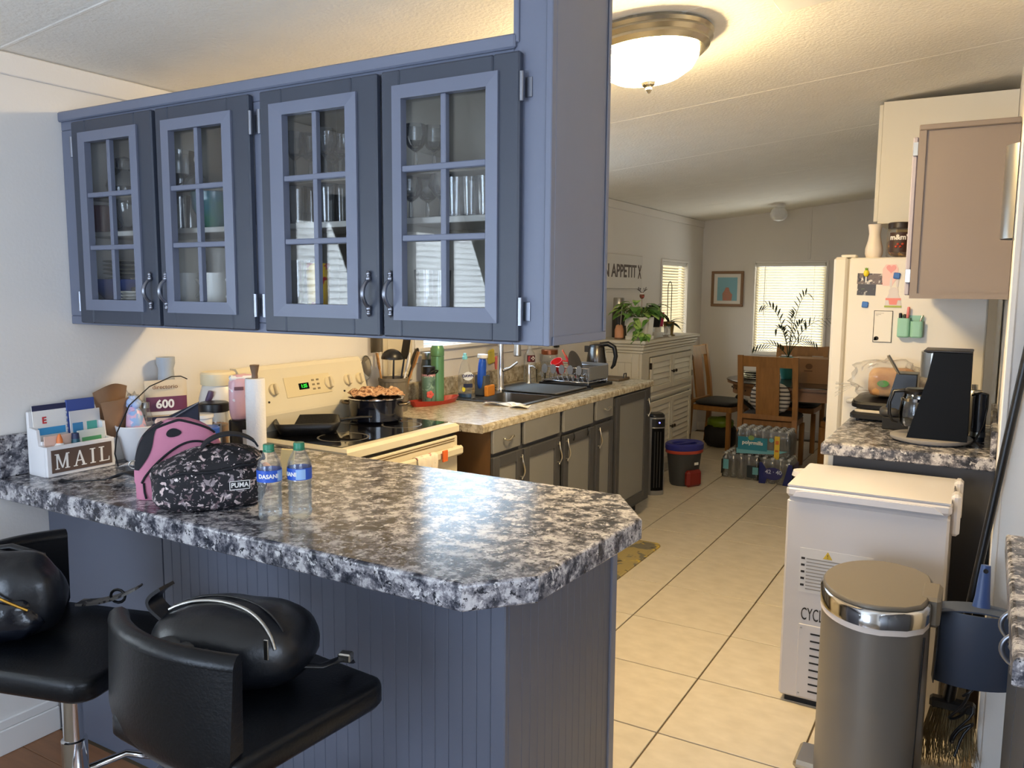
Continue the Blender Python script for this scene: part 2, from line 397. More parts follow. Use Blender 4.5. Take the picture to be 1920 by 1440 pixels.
mb = MB(); T = 0.08
mb.add([(-.1, YB-.1, zc(-.1)), (XL+.1, YB-.1, zc(XL+.1)), (XL+.1, YF+.1, zc(XL+.1)), (-.1, YF+.1, zc(-.1)),
        (-.1, YB-.1, zc(-.1)+T), (XL+.1, YB-.1, zc(XL+.1)+T), (XL+.1, YF+.1, zc(XL+.1)+T), (-.1, YF+.1, zc(-.1)+T)],
       [(0, 3, 2, 1), (4, 5, 6, 7), (0, 1, 5, 4), (1, 2, 6, 5), (2, 3, 7, 6), (3, 0, 4, 7)])
ceiling = struct('ceiling', mb, CEIL)
for y in (0.1, 1.3, 2.5, 3.7, 4.9, 6.1, -1.1):
    m = MB(); w = 0.009
    xe = XL if y < 1 else XR
    m.add([(0, y-w, zc(0)), (xe, y-w, zc(xe)), (xe, y+w, zc(xe)), (0, y+w, zc(0)), (0, y-w*.5, zc(0)-.0016), (xe, y-w*.5, zc(xe)-.0016), (xe, y+w*.5, zc(xe)-.0016), (0, y+w*.5, zc(0)-.0016)],
          [(4, 7, 6, 5), (0, 4, 5, 1), (2, 6, 7, 3), (0, 3, 7, 4), (1, 5, 6, 2)])
    m.obj('seam', CEIL, ceiling)

def wall_open(name, axis, pos, th, a0, a1, z0, top, holes):
    """wall with rectangular holes; axis 'x' stands at x=pos (thickness away from the room), runs along y; 'y' the other way"""
    m = MB(); cuts = sorted({a0, a1, *[h[0] for h in holes], *[h[1] for h in holes]})
    def bx(u0, u1, w0, w1):
        if axis == 'x': m.box(min(pos, pos+th), max(pos, pos+th), u0, u1, w0, w1)
        else: m.box(u0, u1, min(pos, pos+th), max(pos, pos+th), w0, w1)
    for u0, u1 in zip(cuts[:-1], cuts[1:]):
        hs = [h for h in holes if h[0] <= u0+1e-6 and h[1] >= u1-1e-6]; tp = top(u0, u1)
        if hs: bx(u0, u1, z0, hs[0][2]); bx(u0, u1, hs[0][3], tp)
        else: bx(u0, u1, z0, tp)
    return struct(name, m, WALL)
HS = (2.28, 3.60, 1.19, 1.86); HD = (6.06, 6.80, 1.0, 1.79); HLV = (-1.36, -0.74, 0.85, 1.86); HLW = (-2.62, -1.66, 0.85, 1.86); HF = (0.565, 1.265, 0.87, 1.80); HP = (0.2, 1.9, 0.1, 2.1)
wall_left = wall_open('wall_left', 'x', 0, -0.1, YB, YF, -0.06, lambda a, b: 2.25, [HS, HD, HLV, HLW])
def gable(x0, x1): return 2.249
m = MB()
def gwall(m, y0, y1, x0, x1, zb):
    m.add([(x0, y0, zb), (x1, y0, zb), (x1, y1, zb), (x0, y1, zb), (x0, y0, zc(x0)), (x1, y0, zc(x1)), (x1, y1, zc(x1)), (x0, y1, zc(x0))],
          [(0, 3, 2, 1), (4, 5, 6, 7), (0, 1, 5, 4), (1, 2, 6, 5), (2, 3, 7, 6), (3, 0, 4, 7)])
def gable_wall(name, y0, y1, x0, x1, hole):
    m = MB(); a, b, c, d = hole
    gwall(m, y0, y1, x0, a, -.06); gwall(m, y0, y1, b, x1, -.06); gwall(m, y0, y1, a, b, d); m.box(a, b, y0, y1, -.06, c)
    return struct(name, m, WALL)
wall_far = gable_wall('wall_far', YF, YF+.1, 0, XR+.1, HF)
wall_back = gable_wall('wall_back', YB-.1, YB, 0, XL+.1, HP)
m = MB(); gwall(m, 1.52, YF, XR, XR+.12, -.06); struct('wall_right', m, WALL)
m = MB(); gwall(m, 1.52, 1.64, XR+.12, XL+.1, -.06); struct('wall_side', m, WALL)
HR = (-2.75, -.75, .85, 2.0)
m = MB(); gwall(m, YB, HR[0], XL, XL+.1, -.06); gwall(m, HR[1], 1.52, XL, XL+.1, -.06); gwall(m, HR[0], HR[1], XL, XL+.1, HR[3]); m.box(XL, XL+.1, HR[0], HR[1], -.06, HR[2]); struct('wall_living', m, WALL)
m = MB().box(0, 0.014, YB, 0.160, 0, 0.085, 0.003).box(0, 0.010, YB, 0.160, 0.085, 0.118, 0.004)
struct('baseboard_left', m, WHITE_TRIM)
struct('baseboard_far', MB().box(0, XR, YF-.012, YF, 0, 0.09, 0.003), WHITE_TRIM)
struct('baseboard_right', MB().box(XR-.012, XR, 1.53, 1.62, 0, 0.09, 0.003), WHITE_TRIM)
struct('trim_1', MB().box(0, 0.012, YB, YF, 2.178, 2.246, 0.003), WALL)          # batten under the ceiling on the left wall
m = MB(); m.box(1.085, 1.105, YF-.005, YF, 1.84, zc(1.09)-.002, 0.002); struct('trim_2', m, WALL)
m = MB(); m.box(0, XR, YF-.008, YF, 2.236, 2.247, 0.002)
struct('trim_3', MB().box(XR-.006, XR+.012, 1.512, 1.56, 0, zc(XR)-.01, 0.003), WHITE_TRIM)   # corner bead at the end of the right wall

SLAT = translucent('blind_slat', '#c6bca2', 0.55); SLATW = translucent('blind_slat_white', '#f6f6f4', 0.66)
def window(n, axis, pos, hole, depth, wide=0.05, sill=True):
    """frame, meeting rail and pane in a hole; depth points out of the room (sign)"""
    a, b, c, d = hole; fr = MB(); s = 1 if depth > 0 else -1
    def bx(m, u0, u1, w0, w1, e0, e1, bev=0.003):
        lo, hi = sorted((pos+e0*s, pos+e1*s))
        if axis == 'x': m.box(lo, hi, u0, u1, w0, w1, bev)
        else: m.box(u0, u1, lo, hi, w0, w1, bev)
    e = 0.03
    for r in ((a, a+e, c, d), (b-e, b, c, d), (a, b, c, c+e), (a, b, d-e, d)): bx(fr, *r, 0.045, 0.085)
    if n in (1, 5): bx(fr, a, b, (c+d)/2-.015, (c+d)/2+.015, 0.05, 0.085)
    w = struct('window_%d' % n, fr, WHITE_TRIM)
    cs = MB()
    for r in ((a-wide, a, c-wide, d+wide), (b, b+wide, c-wide, d+wide), (a, b, d, d+wide), (a, b, c-wide, c)): bx(cs, *r, -0.012, 0.0)
    cs.obj('casing', WHITE_TRIM, w)
    if sill:
        sl = MB(); bx(sl, a-wide, b+wide, c-.012, c+.012, -0.035, 0.04, .004); sl.obj('sill', WHITE_TRIM, w)
    p = MB(); bx(p, a+e, b-e, c+e, d-e, 0.066, 0.069, 0); p.obj('pane', PANE, w)
    return w
window(1, 'x', 0, HS, -1, 0.075); window(2, 'x', 0, HD, -1, 0.022); window(3, 'x', 0, HLV, -1, 0.05); window(6, 'x', 0, HLW, -1, 0.05); window(4, 'y', YF, HF, 1, 0.022, False); window(5, 'y', YB, HP, -1, 0.06, False); window(7, 'x', XL, HR, 1, 0.05)
def blind(label, axis, pos, hole, s, pitch, material, tilt=1.15, low=None):
    """closed horizontal blind just inside the opening; s is +1 when the room lies on the + side"""
    a, b, c, d = hole; low = c if low is None else low
    t = thing('window_blind', label, 'blind', (pos, (a+b)/2, low) if axis == 'x' else ((a+b)/2, pos, low)); h = d-low; w = (b-a)/2-0.012
    hr = MB(); sl = MB(); n = int((h-.05)/pitch)
    rot = -pi/2 if axis == 'x' else 0.0
    def L(m): return m.at((0, 0, 0), (pi/2 if s < 0 else -pi/2) if axis == 'x' else (0 if s < 0 else pi))
    # local frame: x along the blind, -y towards the room
    L(hr).box(-w, w, -0.022, 0.014, h-.035, h, 0.003); hr.obj('headrail', WHITEP, t)
    L(sl); sw = pitch*0.70
    for k in range(n):
        z = h-.05-k*pitch; dy, dz = sw*cos(tilt), sw*sin(tilt)
        sl.add([(-w, -dy, z-dz), (w, -dy, z-dz), (w, 0, z+.001), (-w, 0, z+.001), (w, dy, z+dz), (-w, dy, z+dz)], [(0, 1, 2, 3), (3, 2, 4, 5)])
    so = sl.obj('slats', material, t); so['kind'] = 'stuff'
    br = MB(); L(br).box(-w, w, -0.010, 0.010, 0.0, 0.018, 0.003); br.obj('bottom_rail', WHITEP, t)
    wd = MB(); L(wd).tube([(-w+.09, -0.03, h-.03), (-w+.09, -0.03, h*.42)], 0.003, 6); wd.obj('tilt_wand', WHITEP, t)
    cd_ = MB(); L(cd_)
    for x in (-w*.7, w*.7): cd_.tube([(x, -0.016, h-.03), (x, -0.016, 0.01)], 0.0012, 4)
    cd_.obj('ladder_cord', WHITEP, t); return t
blind('white blind glowing in the window over the kitchen sink', 'x', -0.02, HS, 1, 0.025, SLATW, -0.9)
blind('cream blind in the narrow window beside the framed picture corner', 'x', -0.02, HD, 1, 0.027, SLAT, -0.66)
blind('cream blind in the tall window behind the palm plant', 'y', YF+.02, HF, -1, 0.027, SLAT, -0.66)
blind('white blind in the living room window nearer the kitchen', 'x', -0.02, HLV, 1, 0.032, SLATW, .92)
blind('white blind in the living room window farther from the kitchen', 'x', -0.02, HLW, 1, 0.032, SLATW, .92)
CURT = mat('dark_curtain', '#2a2c30', 0.9)
for yy, wc in ((-1.42, .60), (-2.70, .72)):
    def cf(u, v, yy=yy, sg=1, wc=wc):
        wd = wc*(0.2+0.8*abs(v-0.22)**1.3/0.78**1.3) if v > .22 else wc*(0.2+0.3*(0.22-v)/.22)
        return (0.05+0.018*sin(u*26), yy-sg*.05+sg*wd*u, 0.5+1.45*v)
    m = MB().slab(cf, 40, 14, 0.004)
    single('curtain', 'dark tied-back curtain on the living room window %s the kitchen' % ('nearer' if wc < .65 else 'farther from'), 'curtain', m, CURT)

# ------------------------------------------------------------------ ceiling lamps
LX, LY = 1.60, 1.43
lamp = thing('ceiling_lamp', 'lit round ceiling lamp with frosted glass bowl and ribbed silver rim', 'lamp', (LX, LY, zc(LX)), 0, None, 0, -math.atan(0.0957))
NICK = mat('satin_nickel', '#c9c2b0', 0.25, 1.0)
MB().lathe([(0.0, 0.0), (0.225, 0.0), (0.234, -0.012), (0.226, -0.022), (0.230, -0.032), (0.216, -0.044), (0.218, -0.054), (0.200, -0.068), (0.178, -0.068)], 48).obj('rim', NICK, lamp)
bowl = bpy.data.materials.new('lit_bowl'); bowl.use_nodes = True; b = bowl.node_tree.nodes['Principled BSDF']
b.inputs['Base Color'].default_value = lin('#fff3da'); b.inputs['Emission Color'].default_value = (1.0, 0.74, 0.385, 1); b.inputs['Emission Strength'].default_value = LAMP_EMIT; b.inputs['Roughness'].default_value = 0.4
MB().lathe([(0.182, -0.062), (0.178, -0.085), (0.158, -0.115), (0.117, -0.140), (0.06, -0.156), (0.0, -0.160)], 48, cap=False).obj('glass_bowl', bowl, lamp)
MB().lathe([(0.0, -0.158), (0.026, -0.158), (0.022, -0.168), (0.010, -0.173), (0.012, -0.182), (0.006, -0.192), (0.0, -0.196)], 16).obj('finial', NICK, lamp)
lamp2 = thing('globe_lamp', 'small unlit clear globe lamp on the dining end ceiling', 'lamp', (0.90, 6.75, zc(0.90)))
MB().lathe([(0.0, 0.002), (0.06, 0.002), (0.06, -0.02), (0.045, -0.035), (0.0, -0.035)], 24).obj('base', WHITEP, lamp2)
FROST = glass('frosted_globe', (0.9, 0.9, 0.9), .6, 0.2, 0.3, .45)
MB().lathe([(0.045, -0.033), (0.068, -0.05), (0.082, -0.085), (0.076, -0.12), (0.05, -0.148), (0.0, -0.158)], 24, cap=False).obj('globe', FROST, lamp2)
single('ceiling_vent', 'pale ceiling vent near the top of the kitchen ceiling', 'vent', MB().box(-.16, .16, -.09, .09, -.012, 0.0, .004), WHITEP, (2.20, 1.42, zc(2.20)), 0, None, 0, -math.atan(0.0957))
# ------------------------------------------------------------------ glass-fronted hanging cabinet
CY, CD, CZ0, CZ1, CXR = 0.287, 0.31, 1.397, 2.09, 1.836
cab = thing('display_cabinet', 'blue-grey hanging cabinet with four glazed doors and full-height end post', 'cabinet', (0, CY, CZ0))
INT = mat('cabinet_inside', '#a39c90', 0.6)
def L(x0, x1, y0, y1, z0, z1, b=.002): return (x0, x1, y0-CY, y1-CY, z0-CZ0, z1-CZ0, b)
YK = CY+CD
for xa, xb in ((.001, .09), (.900, .96), (1.352, 1.376), (.488, .512)): MB().box(*L(xa, xb, CY, CY+.02, 1.4255, 2.0345)).obj('face_stile', GRAY_L, cab)
for za, zb in ((2.035, CZ1), (CZ0, 1.425)): MB().box(*L(0.001, 1.7375, CY, CY+.02, za, zb)).obj('face_rail', GRAY_L, cab)
MB().box(*L(0.001, 1.745, CY-.012, CY, 2.062, CZ1+.004, .004)).obj('top_moulding', GRAY_L, cab)
MB().box(*L(1.738, 1.836, CY, CY+.02, CZ0, zc(1.75)-.003)).obj('post_front', GRAY_L, cab)
MB().box(*L(1.738, 1.752, CY-.006, CY, 2.075, zc(1.74)-.003)).box(*L(1.822, 1.838, CY-.006, CY, CZ0, zc(1.82)-.003)).obj('post_bead', GRAY_L, cab)
MB().box(*L(1.818, 1.836, CY+.02, YK, CZ0, zc(1.82)-.003)).obj('end_panel', GRAY_L, cab)
MB().box(*L(1.836, 1.840, CY+.012, YK, CZ0, CZ0+.022)).box(*L(1.836, 1.840, YK-.018, YK, CZ0+.022, zc(1.82)-.003)).obj('end_panel_edging', GRAY_L, cab)
MB().box(*L(0.001, 1.818, CY+.02, YK, CZ0, CZ0+.018)).obj('bottom_board', GRAY_L, cab)
CF = 1.474; MB().box(*L(0.003, 1.816, CY+.0205, YK-.013, CF-.016, CF)).obj('floor_board', INT, cab)
MB().box(*L(0.001, 1.818, CY+.02, YK, CZ1-.018, CZ1)).obj('top_board', GRAY_L, cab)
MB().box(*L(0.001, 1.818, YK-.012, YK, CZ0+.018, CZ1-.018)).obj('back_board', INT, cab)
for x in (.93, ): MB().box(*L(x-.009, x+.009, CY+.02, YK-.012, CZ0+.018, CZ1-.018)).obj('divider', INT, cab)
SHZ = (1.706, 1.832)
def vx(xp, y): return xp+(y-.267)*(xp-2.70)/1.631      # where something seen in the pane at xp stands at depth y
SHELF = mat('shelf_edge', '#cfcdc8', 0.5)
MB().box(*L(0.003, .920, CY+.055, YK-.013, SHZ[0]-.016, SHZ[0])).obj('shelf', SHELF, cab)
MB().box(*L(.940, 1.816, CY+.055, YK-.013, SHZ[0]-.016, SHZ[0])).obj('shelf', SHELF, cab)
MB().box(*L(0.003, .920, CY+.075, YK-.013, SHZ[1]-.016, SHZ[1])).obj('shelf', INT, cab)
MB().box(*L(.940, 1.816, CY+.075, YK-.013, SHZ[1]-.016, SHZ[1])).obj('shelf', INT, cab)
DZ0, DZ1 = 1.404, 2.052
doors = [(.088, .491, 1, .130, .426, .172, .398), (.509, .906, -1, .541, .841, .580, .808), (.949, 1.357, 1, .990, 1.295, 1.043, 1.262), (1.371, 1.764, -1, 1.409, 1.711, 1.440, 1.682)]
FD = CY-.022                                     # door face plane
for k, (x0, x1, hs, m0, m1, g0, g1) in enumerate(doors):
    d = bpy.data.objects.new('door', None)
    fr = MB(); z0, z1 = DZ0-CZ0, DZ1-CZ0; gz0, gz1 = 1.482-CZ0, 1.981-CZ0; mz0, mz1 = 1.447-CZ0, 2.014-CZ0
    y0, y1 = FD-CY, -0.001
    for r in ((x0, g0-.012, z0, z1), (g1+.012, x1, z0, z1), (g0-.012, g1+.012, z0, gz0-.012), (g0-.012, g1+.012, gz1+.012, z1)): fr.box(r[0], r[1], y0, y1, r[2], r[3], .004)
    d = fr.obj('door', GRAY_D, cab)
    mo = MB()
    for r in (((m0, mz0), (m1, mz0), (g1, gz0), (g0, gz0)), ((m1, mz0), (m1, mz1), (g1, gz1), (g1, gz0)), ((m1, mz1), (m0, mz1), (g0, gz1), (g1, gz1)), ((m0, mz1), (m0, mz0), (g0, gz0), (g0, gz1))):
        a, b_, c, e = r
        vs = [(p[0], y0+.002, p[1]) for p in r]+[(a[0], y0-.006, a[1]), (b_[0], y0-.006, b_[1]), (c[0], y0-.010, c[1]), (e[0], y0-.010, e[1])]+[(c[0], y0+.012, c[1]), (e[0], y0+.012, e[1])]
        mo.add(vs, [(4, 5, 6, 7), (0, 1, 5, 4), (7, 6, 8, 9), (1, 2, 6, 5), (3, 0, 4, 7)])
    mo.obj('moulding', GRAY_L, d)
    gw = g1-g0; gh = gz1-gz0; mu = MB(); xm = (g0+g1)/2; hw = .0075
    mu.box(xm-hw, xm+hw, y0-.006, y0+.012, gz0, gz1, .002)
    zs = [gz0+gh/3, gz0+2*gh/3]
    for z in zs: mu.box(g0, g1, y0-.008, y0+.012, z-hw, z+hw, .002)
    mu.obj('muntin', GRAY_L, d)
    xs = [(g0-.004, xm-.003), (xm+.003, g1+.004)]; zz = [gz0-.004]+zs+[gz1+.004]
    for xa, xb in xs:
        for q in range(3): MB().box(xa, xb, y0+.012, y0+.015, zz[q]+.002, zz[q+1]-.002).obj('pane', PANE, d)
    hx = x1-.028 if hs > 0 else x0+.028
    h = bow_handle(.115).obj('handle', PEWTER, d); h.location = (hx, y0, 1.512-CZ0)
    xh = x0-.004 if hs > 0 else x1+.004
    for z in (1.475, 1.975):
        hm = MB(); hm.tube([(xh, y0+.004, z-.032-CZ0), (xh, y0+.004, z+.032-CZ0)], .006, 8)
        hm.box(xh-(.018 if hs > 0 else -.002), xh+(-.002 if hs > 0 else .018), -.004, -.0005, z-.022-CZ0, z+.022-CZ0, .001)
        hm.obj('hinge', PEWTER, d)

# ------------------------------------------------------------------ glassware and crockery in the cabinet
def goblet(h=.16, r=.036):
    return MB().lathe([(0, 0), (r*.95, 0), (r*.95, .003), (.006, .008), (.004, h*.42), (r*.6, h*.52), (r, h*.72), (r*.82, h), (r*.79, h), (r*.95, h*.72), (r*.55, h*.545), (0, h*.5)], 16, cap=False)
def tumbler(h=.12, r=.034):
    return MB().lathe([(0, 0), (r*.82, 0), (r, h), (r*.94, h), (r*.78, .008), (0, .008)], 16, cap=False)
CGLASS = glass('cabinet_glassware', (0.95, 0.96, 0.97), 1.3, 0.05, 0.35, 0.05)
def row(proto, name, label, cat, spots, group, m=CGLASS):
    o = None
    for p in spots:
        if o is None: o = single(name, label, cat, proto, m, p, 0, group)
        else:
            c = o.copy(); COL.objects.link(c); c.location = p
yr = .40
row(goblet(.135), 'wine_glass', 'stemmed glass on the top shelf behind the second cabinet door from the post', 'glass', [(vx(1.075, .40), .40, SHZ[1]), (vx(1.13, .44), .44, SHZ[1]), (vx(1.185, .40), .40, SHZ[1]), (vx(1.235, .45), .45, SHZ[1]), (vx(1.10, .50), .50, SHZ[1]), (vx(1.21, .51), .51, SHZ[1])], 'stemmed glasses top shelf third door')
row(goblet(.12, .033), 'wine_glass', 'stemmed glass on the top shelf behind the door nearest the post', 'glass', [(vx(1.475, .41), .41, SHZ[1]), (vx(1.53, .45), .45, SHZ[1])], 'stemmed glasses top shelf fourth door')
row(tumbler(.098, .0325), 'drinking_glass', 'clear tumbler crowded on the middle shelf behind the door nearest the post', 'glass', [(vx(1.592, .39), .39, SHZ[0]), (vx(1.635, .40), .40, SHZ[0]), (vx(1.678, .40), .40, SHZ[0]), (vx(1.60, .47), .47, SHZ[0]), (vx(1.645, .48), .48, SHZ[0]), (vx(1.69, .48), .48, SHZ[0])], 'tumblers on middle shelf fourth door')
row(goblet(.112, .033), 'wine_glass', 'stemmed glass on the middle shelf behind the door nearest the post', 'glass', [(vx(1.46, .40), .40, SHZ[0]), (vx(1.51, .44), .44, SHZ[0]), (vx(1.55, .39), .39, SHZ[0])], 'stemmed glasses middle shelf fourth door')
row(tumbler(.112, .031), 'drinking_glass', 'tall clear glass on the middle shelf behind the second door from the post', 'glass', [(vx(1.08, .40), .40, SHZ[0]), (vx(1.13, .45), .45, SHZ[0]), (vx(1.19, .40), .40, SHZ[0]), (vx(1.24, .44), .44, SHZ[0])], 'tall glasses middle shelf third door')
row(tumbler(.10, .032), 'drinking_glass', 'small tumbler on the cabinet floor behind the door nearest the post', 'glass', [(vx(1.505, .38), .38, CF), (vx(1.545, .43), .43, CF)], 'tumblers on cabinet floor fourth door')
row(tumbler(.13, .033), 'drinking_glass', 'clear glass on the cabinet floor behind the second door from the post', 'glass', [(vx(1.075, .39), .39, CF), (vx(1.115, .43), .43, CF)], 'glasses on cabinet floor third door')
single('painted_glass', 'yellow and red painted glass on the cabinet floor', 'glass', MB().lathe([(0, 0), (.03, 0), (.034, .12), (.031, .12), (.027, .006), (0, .006)], 18, cap=False), patterned('painted_glass_print', '#e8b81e', [('#b92f22', 18, .52)], rough=.3), (vx(1.15, .375), .375, CF))
row(tumbler(.11, .034), 'drinking_glass', 'clear glass on the middle shelf behind the third door from the post', 'glass', [(vx(.605, .40), .40, SHZ[0]), (vx(.65, .44), .44, SHZ[0])], 'glasses on middle shelf second door')
single('glass_bowl', 'blue and green glass bowl on the middle shelf', 'bowl', MB().lathe([(0, 0), (.03, 0), (.065, .06), (.07, .11), (.066, .11), (.06, .06), (.028, .008), (0, .008)], 22, cap=False), mat('blue_green_glass', '#3f6f8c', .12, hex2='#4d7a5c', vscale=14), (vx(.755, .41), .41, SHZ[0]))
single('glass_pitcher', 'clear glass pitcher on the top shelf behind the third door from the post', 'pitcher', MB().lathe([(0, 0), (.05, 0), (.062, .05), (.045, .10), (.05, .125), (.046, .125), (.04, .10), (.056, .05), (0, .006)], 20, cap=False), CGLASS, (vx(.61, .42), .42, SHZ[1]))
single('white_pot', 'white angular dish on the top shelf behind the third door from the post', 'dish', MB().box(-.04, .04, -.03, .03, 0, .055, .008).box(-.065, -.04, -.012, .012, .04, .055, .003), WHITEP, (vx(.66, .46), .46, SHZ[1]))
def mug(name, label, x, y, z, rz):
    t = thing(name, label, 'mug', (x, y, z), rz)
    MB().lathe([(0, 0), (.040, 0), (.043, .006), (.044, .095), (.040, .095), (.039, .012), (0, .010)], 24, cap=False).obj('cup', WHITEP, t)
    MB().tube([(.042+.028*sin(pi*i/8), 0, .02+.055*i/8) for i in range(9)], .0055, 8).obj('handle', WHITEP, t); return t
mug('coffee_mug', 'white mug on the cabinet floor, nearer the left wall of two', vx(.625, .375), .375, CF, .0)
mug('coffee_mug', 'white mug on the cabinet floor in front of the white pitcher', vx(.755, .375), .375, CF, .0)
single('porcelain_pitcher', 'tall white pitcher behind two white mugs', 'pitcher', MB().lathe([(0, 0), (.04, 0), (.048, .06), (.036, .13), (.045, .175), (.042, .175), (.033, .13), (.03, .02), (0, .01)], 24, cap=False), WHITEP, (vx(.765, .47), .47, CF))
single('cookie_jar', 'squat clear jar on the top shelf behind the door by the wall', 'jar', MB().lathe([(0, 0), (.055, 0), (.062, .03), (.05, .07), (.03, .09), (.03, .12), (0, .13)], 20, cap=False), CGLASS, (vx(.355, .42), .42, SHZ[1]))
single('glass_urn', 'tall clear footed jar on the middle shelf behind the door by the wall', 'jar', MB().lathe([(0, 0), (.045, 0), (.02, .02), (.035, .05), (.045, .10), (.035, .14), (.04, .15), (0, .155)], 20, cap=False), CGLASS, (vx(.36, .40), .40, SHZ[0]))
single('red_tin', 'dark red tin on the middle shelf by the wall', 'tin', MB().lathe([(0, 0), (.045, 0), (.045, .09), (.047, .095), (0, .1)], 20), mat('dark_red_tin', '#5c2a2a', .4), (vx(.235, .42), .42, SHZ[0]))
single('blue_bowl', 'blue ceramic bowl on the cabinet floor by the wall', 'bowl', MB().lathe([(0, 0), (.04, 0), (.085, .055), (.088, .075), (.083, .075), (.078, .055), (.035, .012), (0, .012)], 26, cap=False), mat('blue_ceramic', '#4c5fa8', .25), (vx(.295, .42), .42, CF))
for k in range(4):
    single('dinner_plate', 'plate in the upper stack on the cabinet floor behind the blue bowl', 'plate', MB().lathe([(0, 0), (.05, 0), (.095, .010), (.093, .013), (.05, .004), (0, .004)], 24, cap=False), mat('olive_plate', '#8d8b7c', .3), (vx(.37, .485), .485, CF+.085+.014*k), 0, 'plates behind blue bowl')
single('plate_rack', 'small wire riser under the stack of plates', 'rack', MB().box(-.09, .09, -.07, .07, .075, .081, .002).box(-.09, -.084, -.07, .07, 0, .0755).box(.084, .09, -.07, .07, 0, .0755), CHROME, (vx(.37, .485), .485, CF))
for k in range(3):
    single('saucer', 'small white dish in the low stack beside the blue bowl', 'plate', MB().lathe([(0, 0), (.03, 0), (.06, .012), (.058, .014), (.03, .004), (0, .004)], 22, cap=False), WHITEP, (vx(.385, .35), .35, CF+.011*k), 0, 'low stack of white dishes')
# ------------------------------------------------------------------ peninsula
Z = 0.915
pen = thing('breakfast_bar', 'dark grey beadboard base under the speckled breakfast bar', 'counter base', (0, .167, 0))
MB().box(.002, 1.780, .014, .60, 0.0, .853).obj('carcass', GRAY_P, pen)
MB().box(.002, .590, 0.0, .0135, 0.0, .853, .001).obj('panel', GRAY_P, pen)
bw = .0401; n = 29; me = None
for k in range(n):
    x = .594+k*bw
    if me is None: o = MB().box(.0003, bw-.0003, 0, .0125, 0, .853, .0014).obj('board', GRAY_P, pen); me = o.data
    else: o = bpy.data.objects.new('board', me); COL.objects.link(o); o.parent = pen
    o.location = (x, .0005, 0)
MB().box(1.757, 1.797, -.004, .0135, 0, .853, .003).box(1.780, 1.797, .0135, .040, 0, .853, .002).obj('corner_trim', GRAY_P, pen)
me = None
for k in range(14):
    if me is None: o = MB().box(0, .0125, .0003, bw-.0003, 0, .853, .0014).obj('board', GRAY_P, pen); me = o.data
    else: o = bpy.data.objects.new('board', me); COL.objects.link(o); o.parent = pen
    o.location = (1.7815, .041+k*bw, 0)
MB().box(1.776, 1.800, .602, .640, 0, .853, .003).obj('end_stile', GRAY_L, pen)
top = [(0.0, 0.0), (1.787, 0.0), (1.900, .128), (1.925, .668), (1.777, .878), (.80, .884), (0.0, .884)]
ct = thing('peninsula_countertop', 'speckled charcoal and white laminate breakfast bar with clipped corners', 'countertop', (0, 0, .854))
m = MB()
def inset(poly, d):
    o = []; n = len(poly)
    for i in range(n):
        p0, p1, p2 = Vector(poly[i-1]), Vector(poly[i]), Vector(poly[(i+1) % n]); e1 = (p1-p0).normalized(); e2 = (p2-p1).normalized()
        n1 = Vector((-e1.y, e1.x)); n2 = Vector((-e2.y, e2.x)); h = n1+n2; h = h/max(h.dot(n1), .2); o.append(tuple(p1+h*d))
    return o
def slabtop(m, poly, z0, z1, b=.009):
    n = len(poly); ring = [(inset(poly, .004), z0), (poly, z0+.004)]+[(inset(poly, b*(1-cos(a))), z1-b+b*sin(a)) for a in (0, pi/6, pi/3, pi/2)]
    vs = [(x, y, z) for pl, z in ring for x, y in pl]; fs = []
    for r in range(len(ring)-1):
        for i in range(n): fs.append((r*n+i, r*n+(i+1) % n, (r+1)*n+(i+1) % n, (r+1)*n+i))
    fs.append(tuple(reversed(range(n)))); fs.append(tuple((len(ring)-1)*n+i for i in range(n))); m.add(vs, fs); return m
slabtop(m, [(max(x, .002), y) for x, y in top], 0, .061).obj('top', STONE, ct)
MB().box(.001, .022, .012, .900, .0615, .197, .004).obj('backsplash', STONE, ct)

# ------------------------------------------------------------------ electric range
RY0, RY1, RXF, RZ = .930, 1.682, .648, .912
rng_ = thing('electric_range', 'bisque glass-top electric range with knobs and green clock', 'stove', (.02, RY0, 0)); rw = RY1-RY0
MB().box(.01, .60, 0.002, rw-.002, .0, .885).obj('body', BISQUE, rng_)
m = MB(); m.prism([(.055, 0.0), (RXF-.02, 0.0), (RXF-.02, rw), (.055, rw)], .880, .919, .012); m.obj('cooktop_trim', BISQUE, rng_)
MB().box(.075, RXF-.065, .022, rw-.022, .9191, .9215, .001).obj('glass_top', mat('cooktop_glass', '#0b0b0d', .06, coat=.5), rng_)
RING = mat('burner_ring', '#5f5d5a', .35)
for (x, y, r) in ((.20, .19, .075), (.20, .55, .095), (.44, .19, .10), (.45, .56, .085)):
    MB().lathe([(r-.003, .9217), (r, .9222), (r+.0025, .9222), (r+.0055, .9217)], 40, cap=False).at().obj('burner', RING, rng_).location = (x, y, 0)
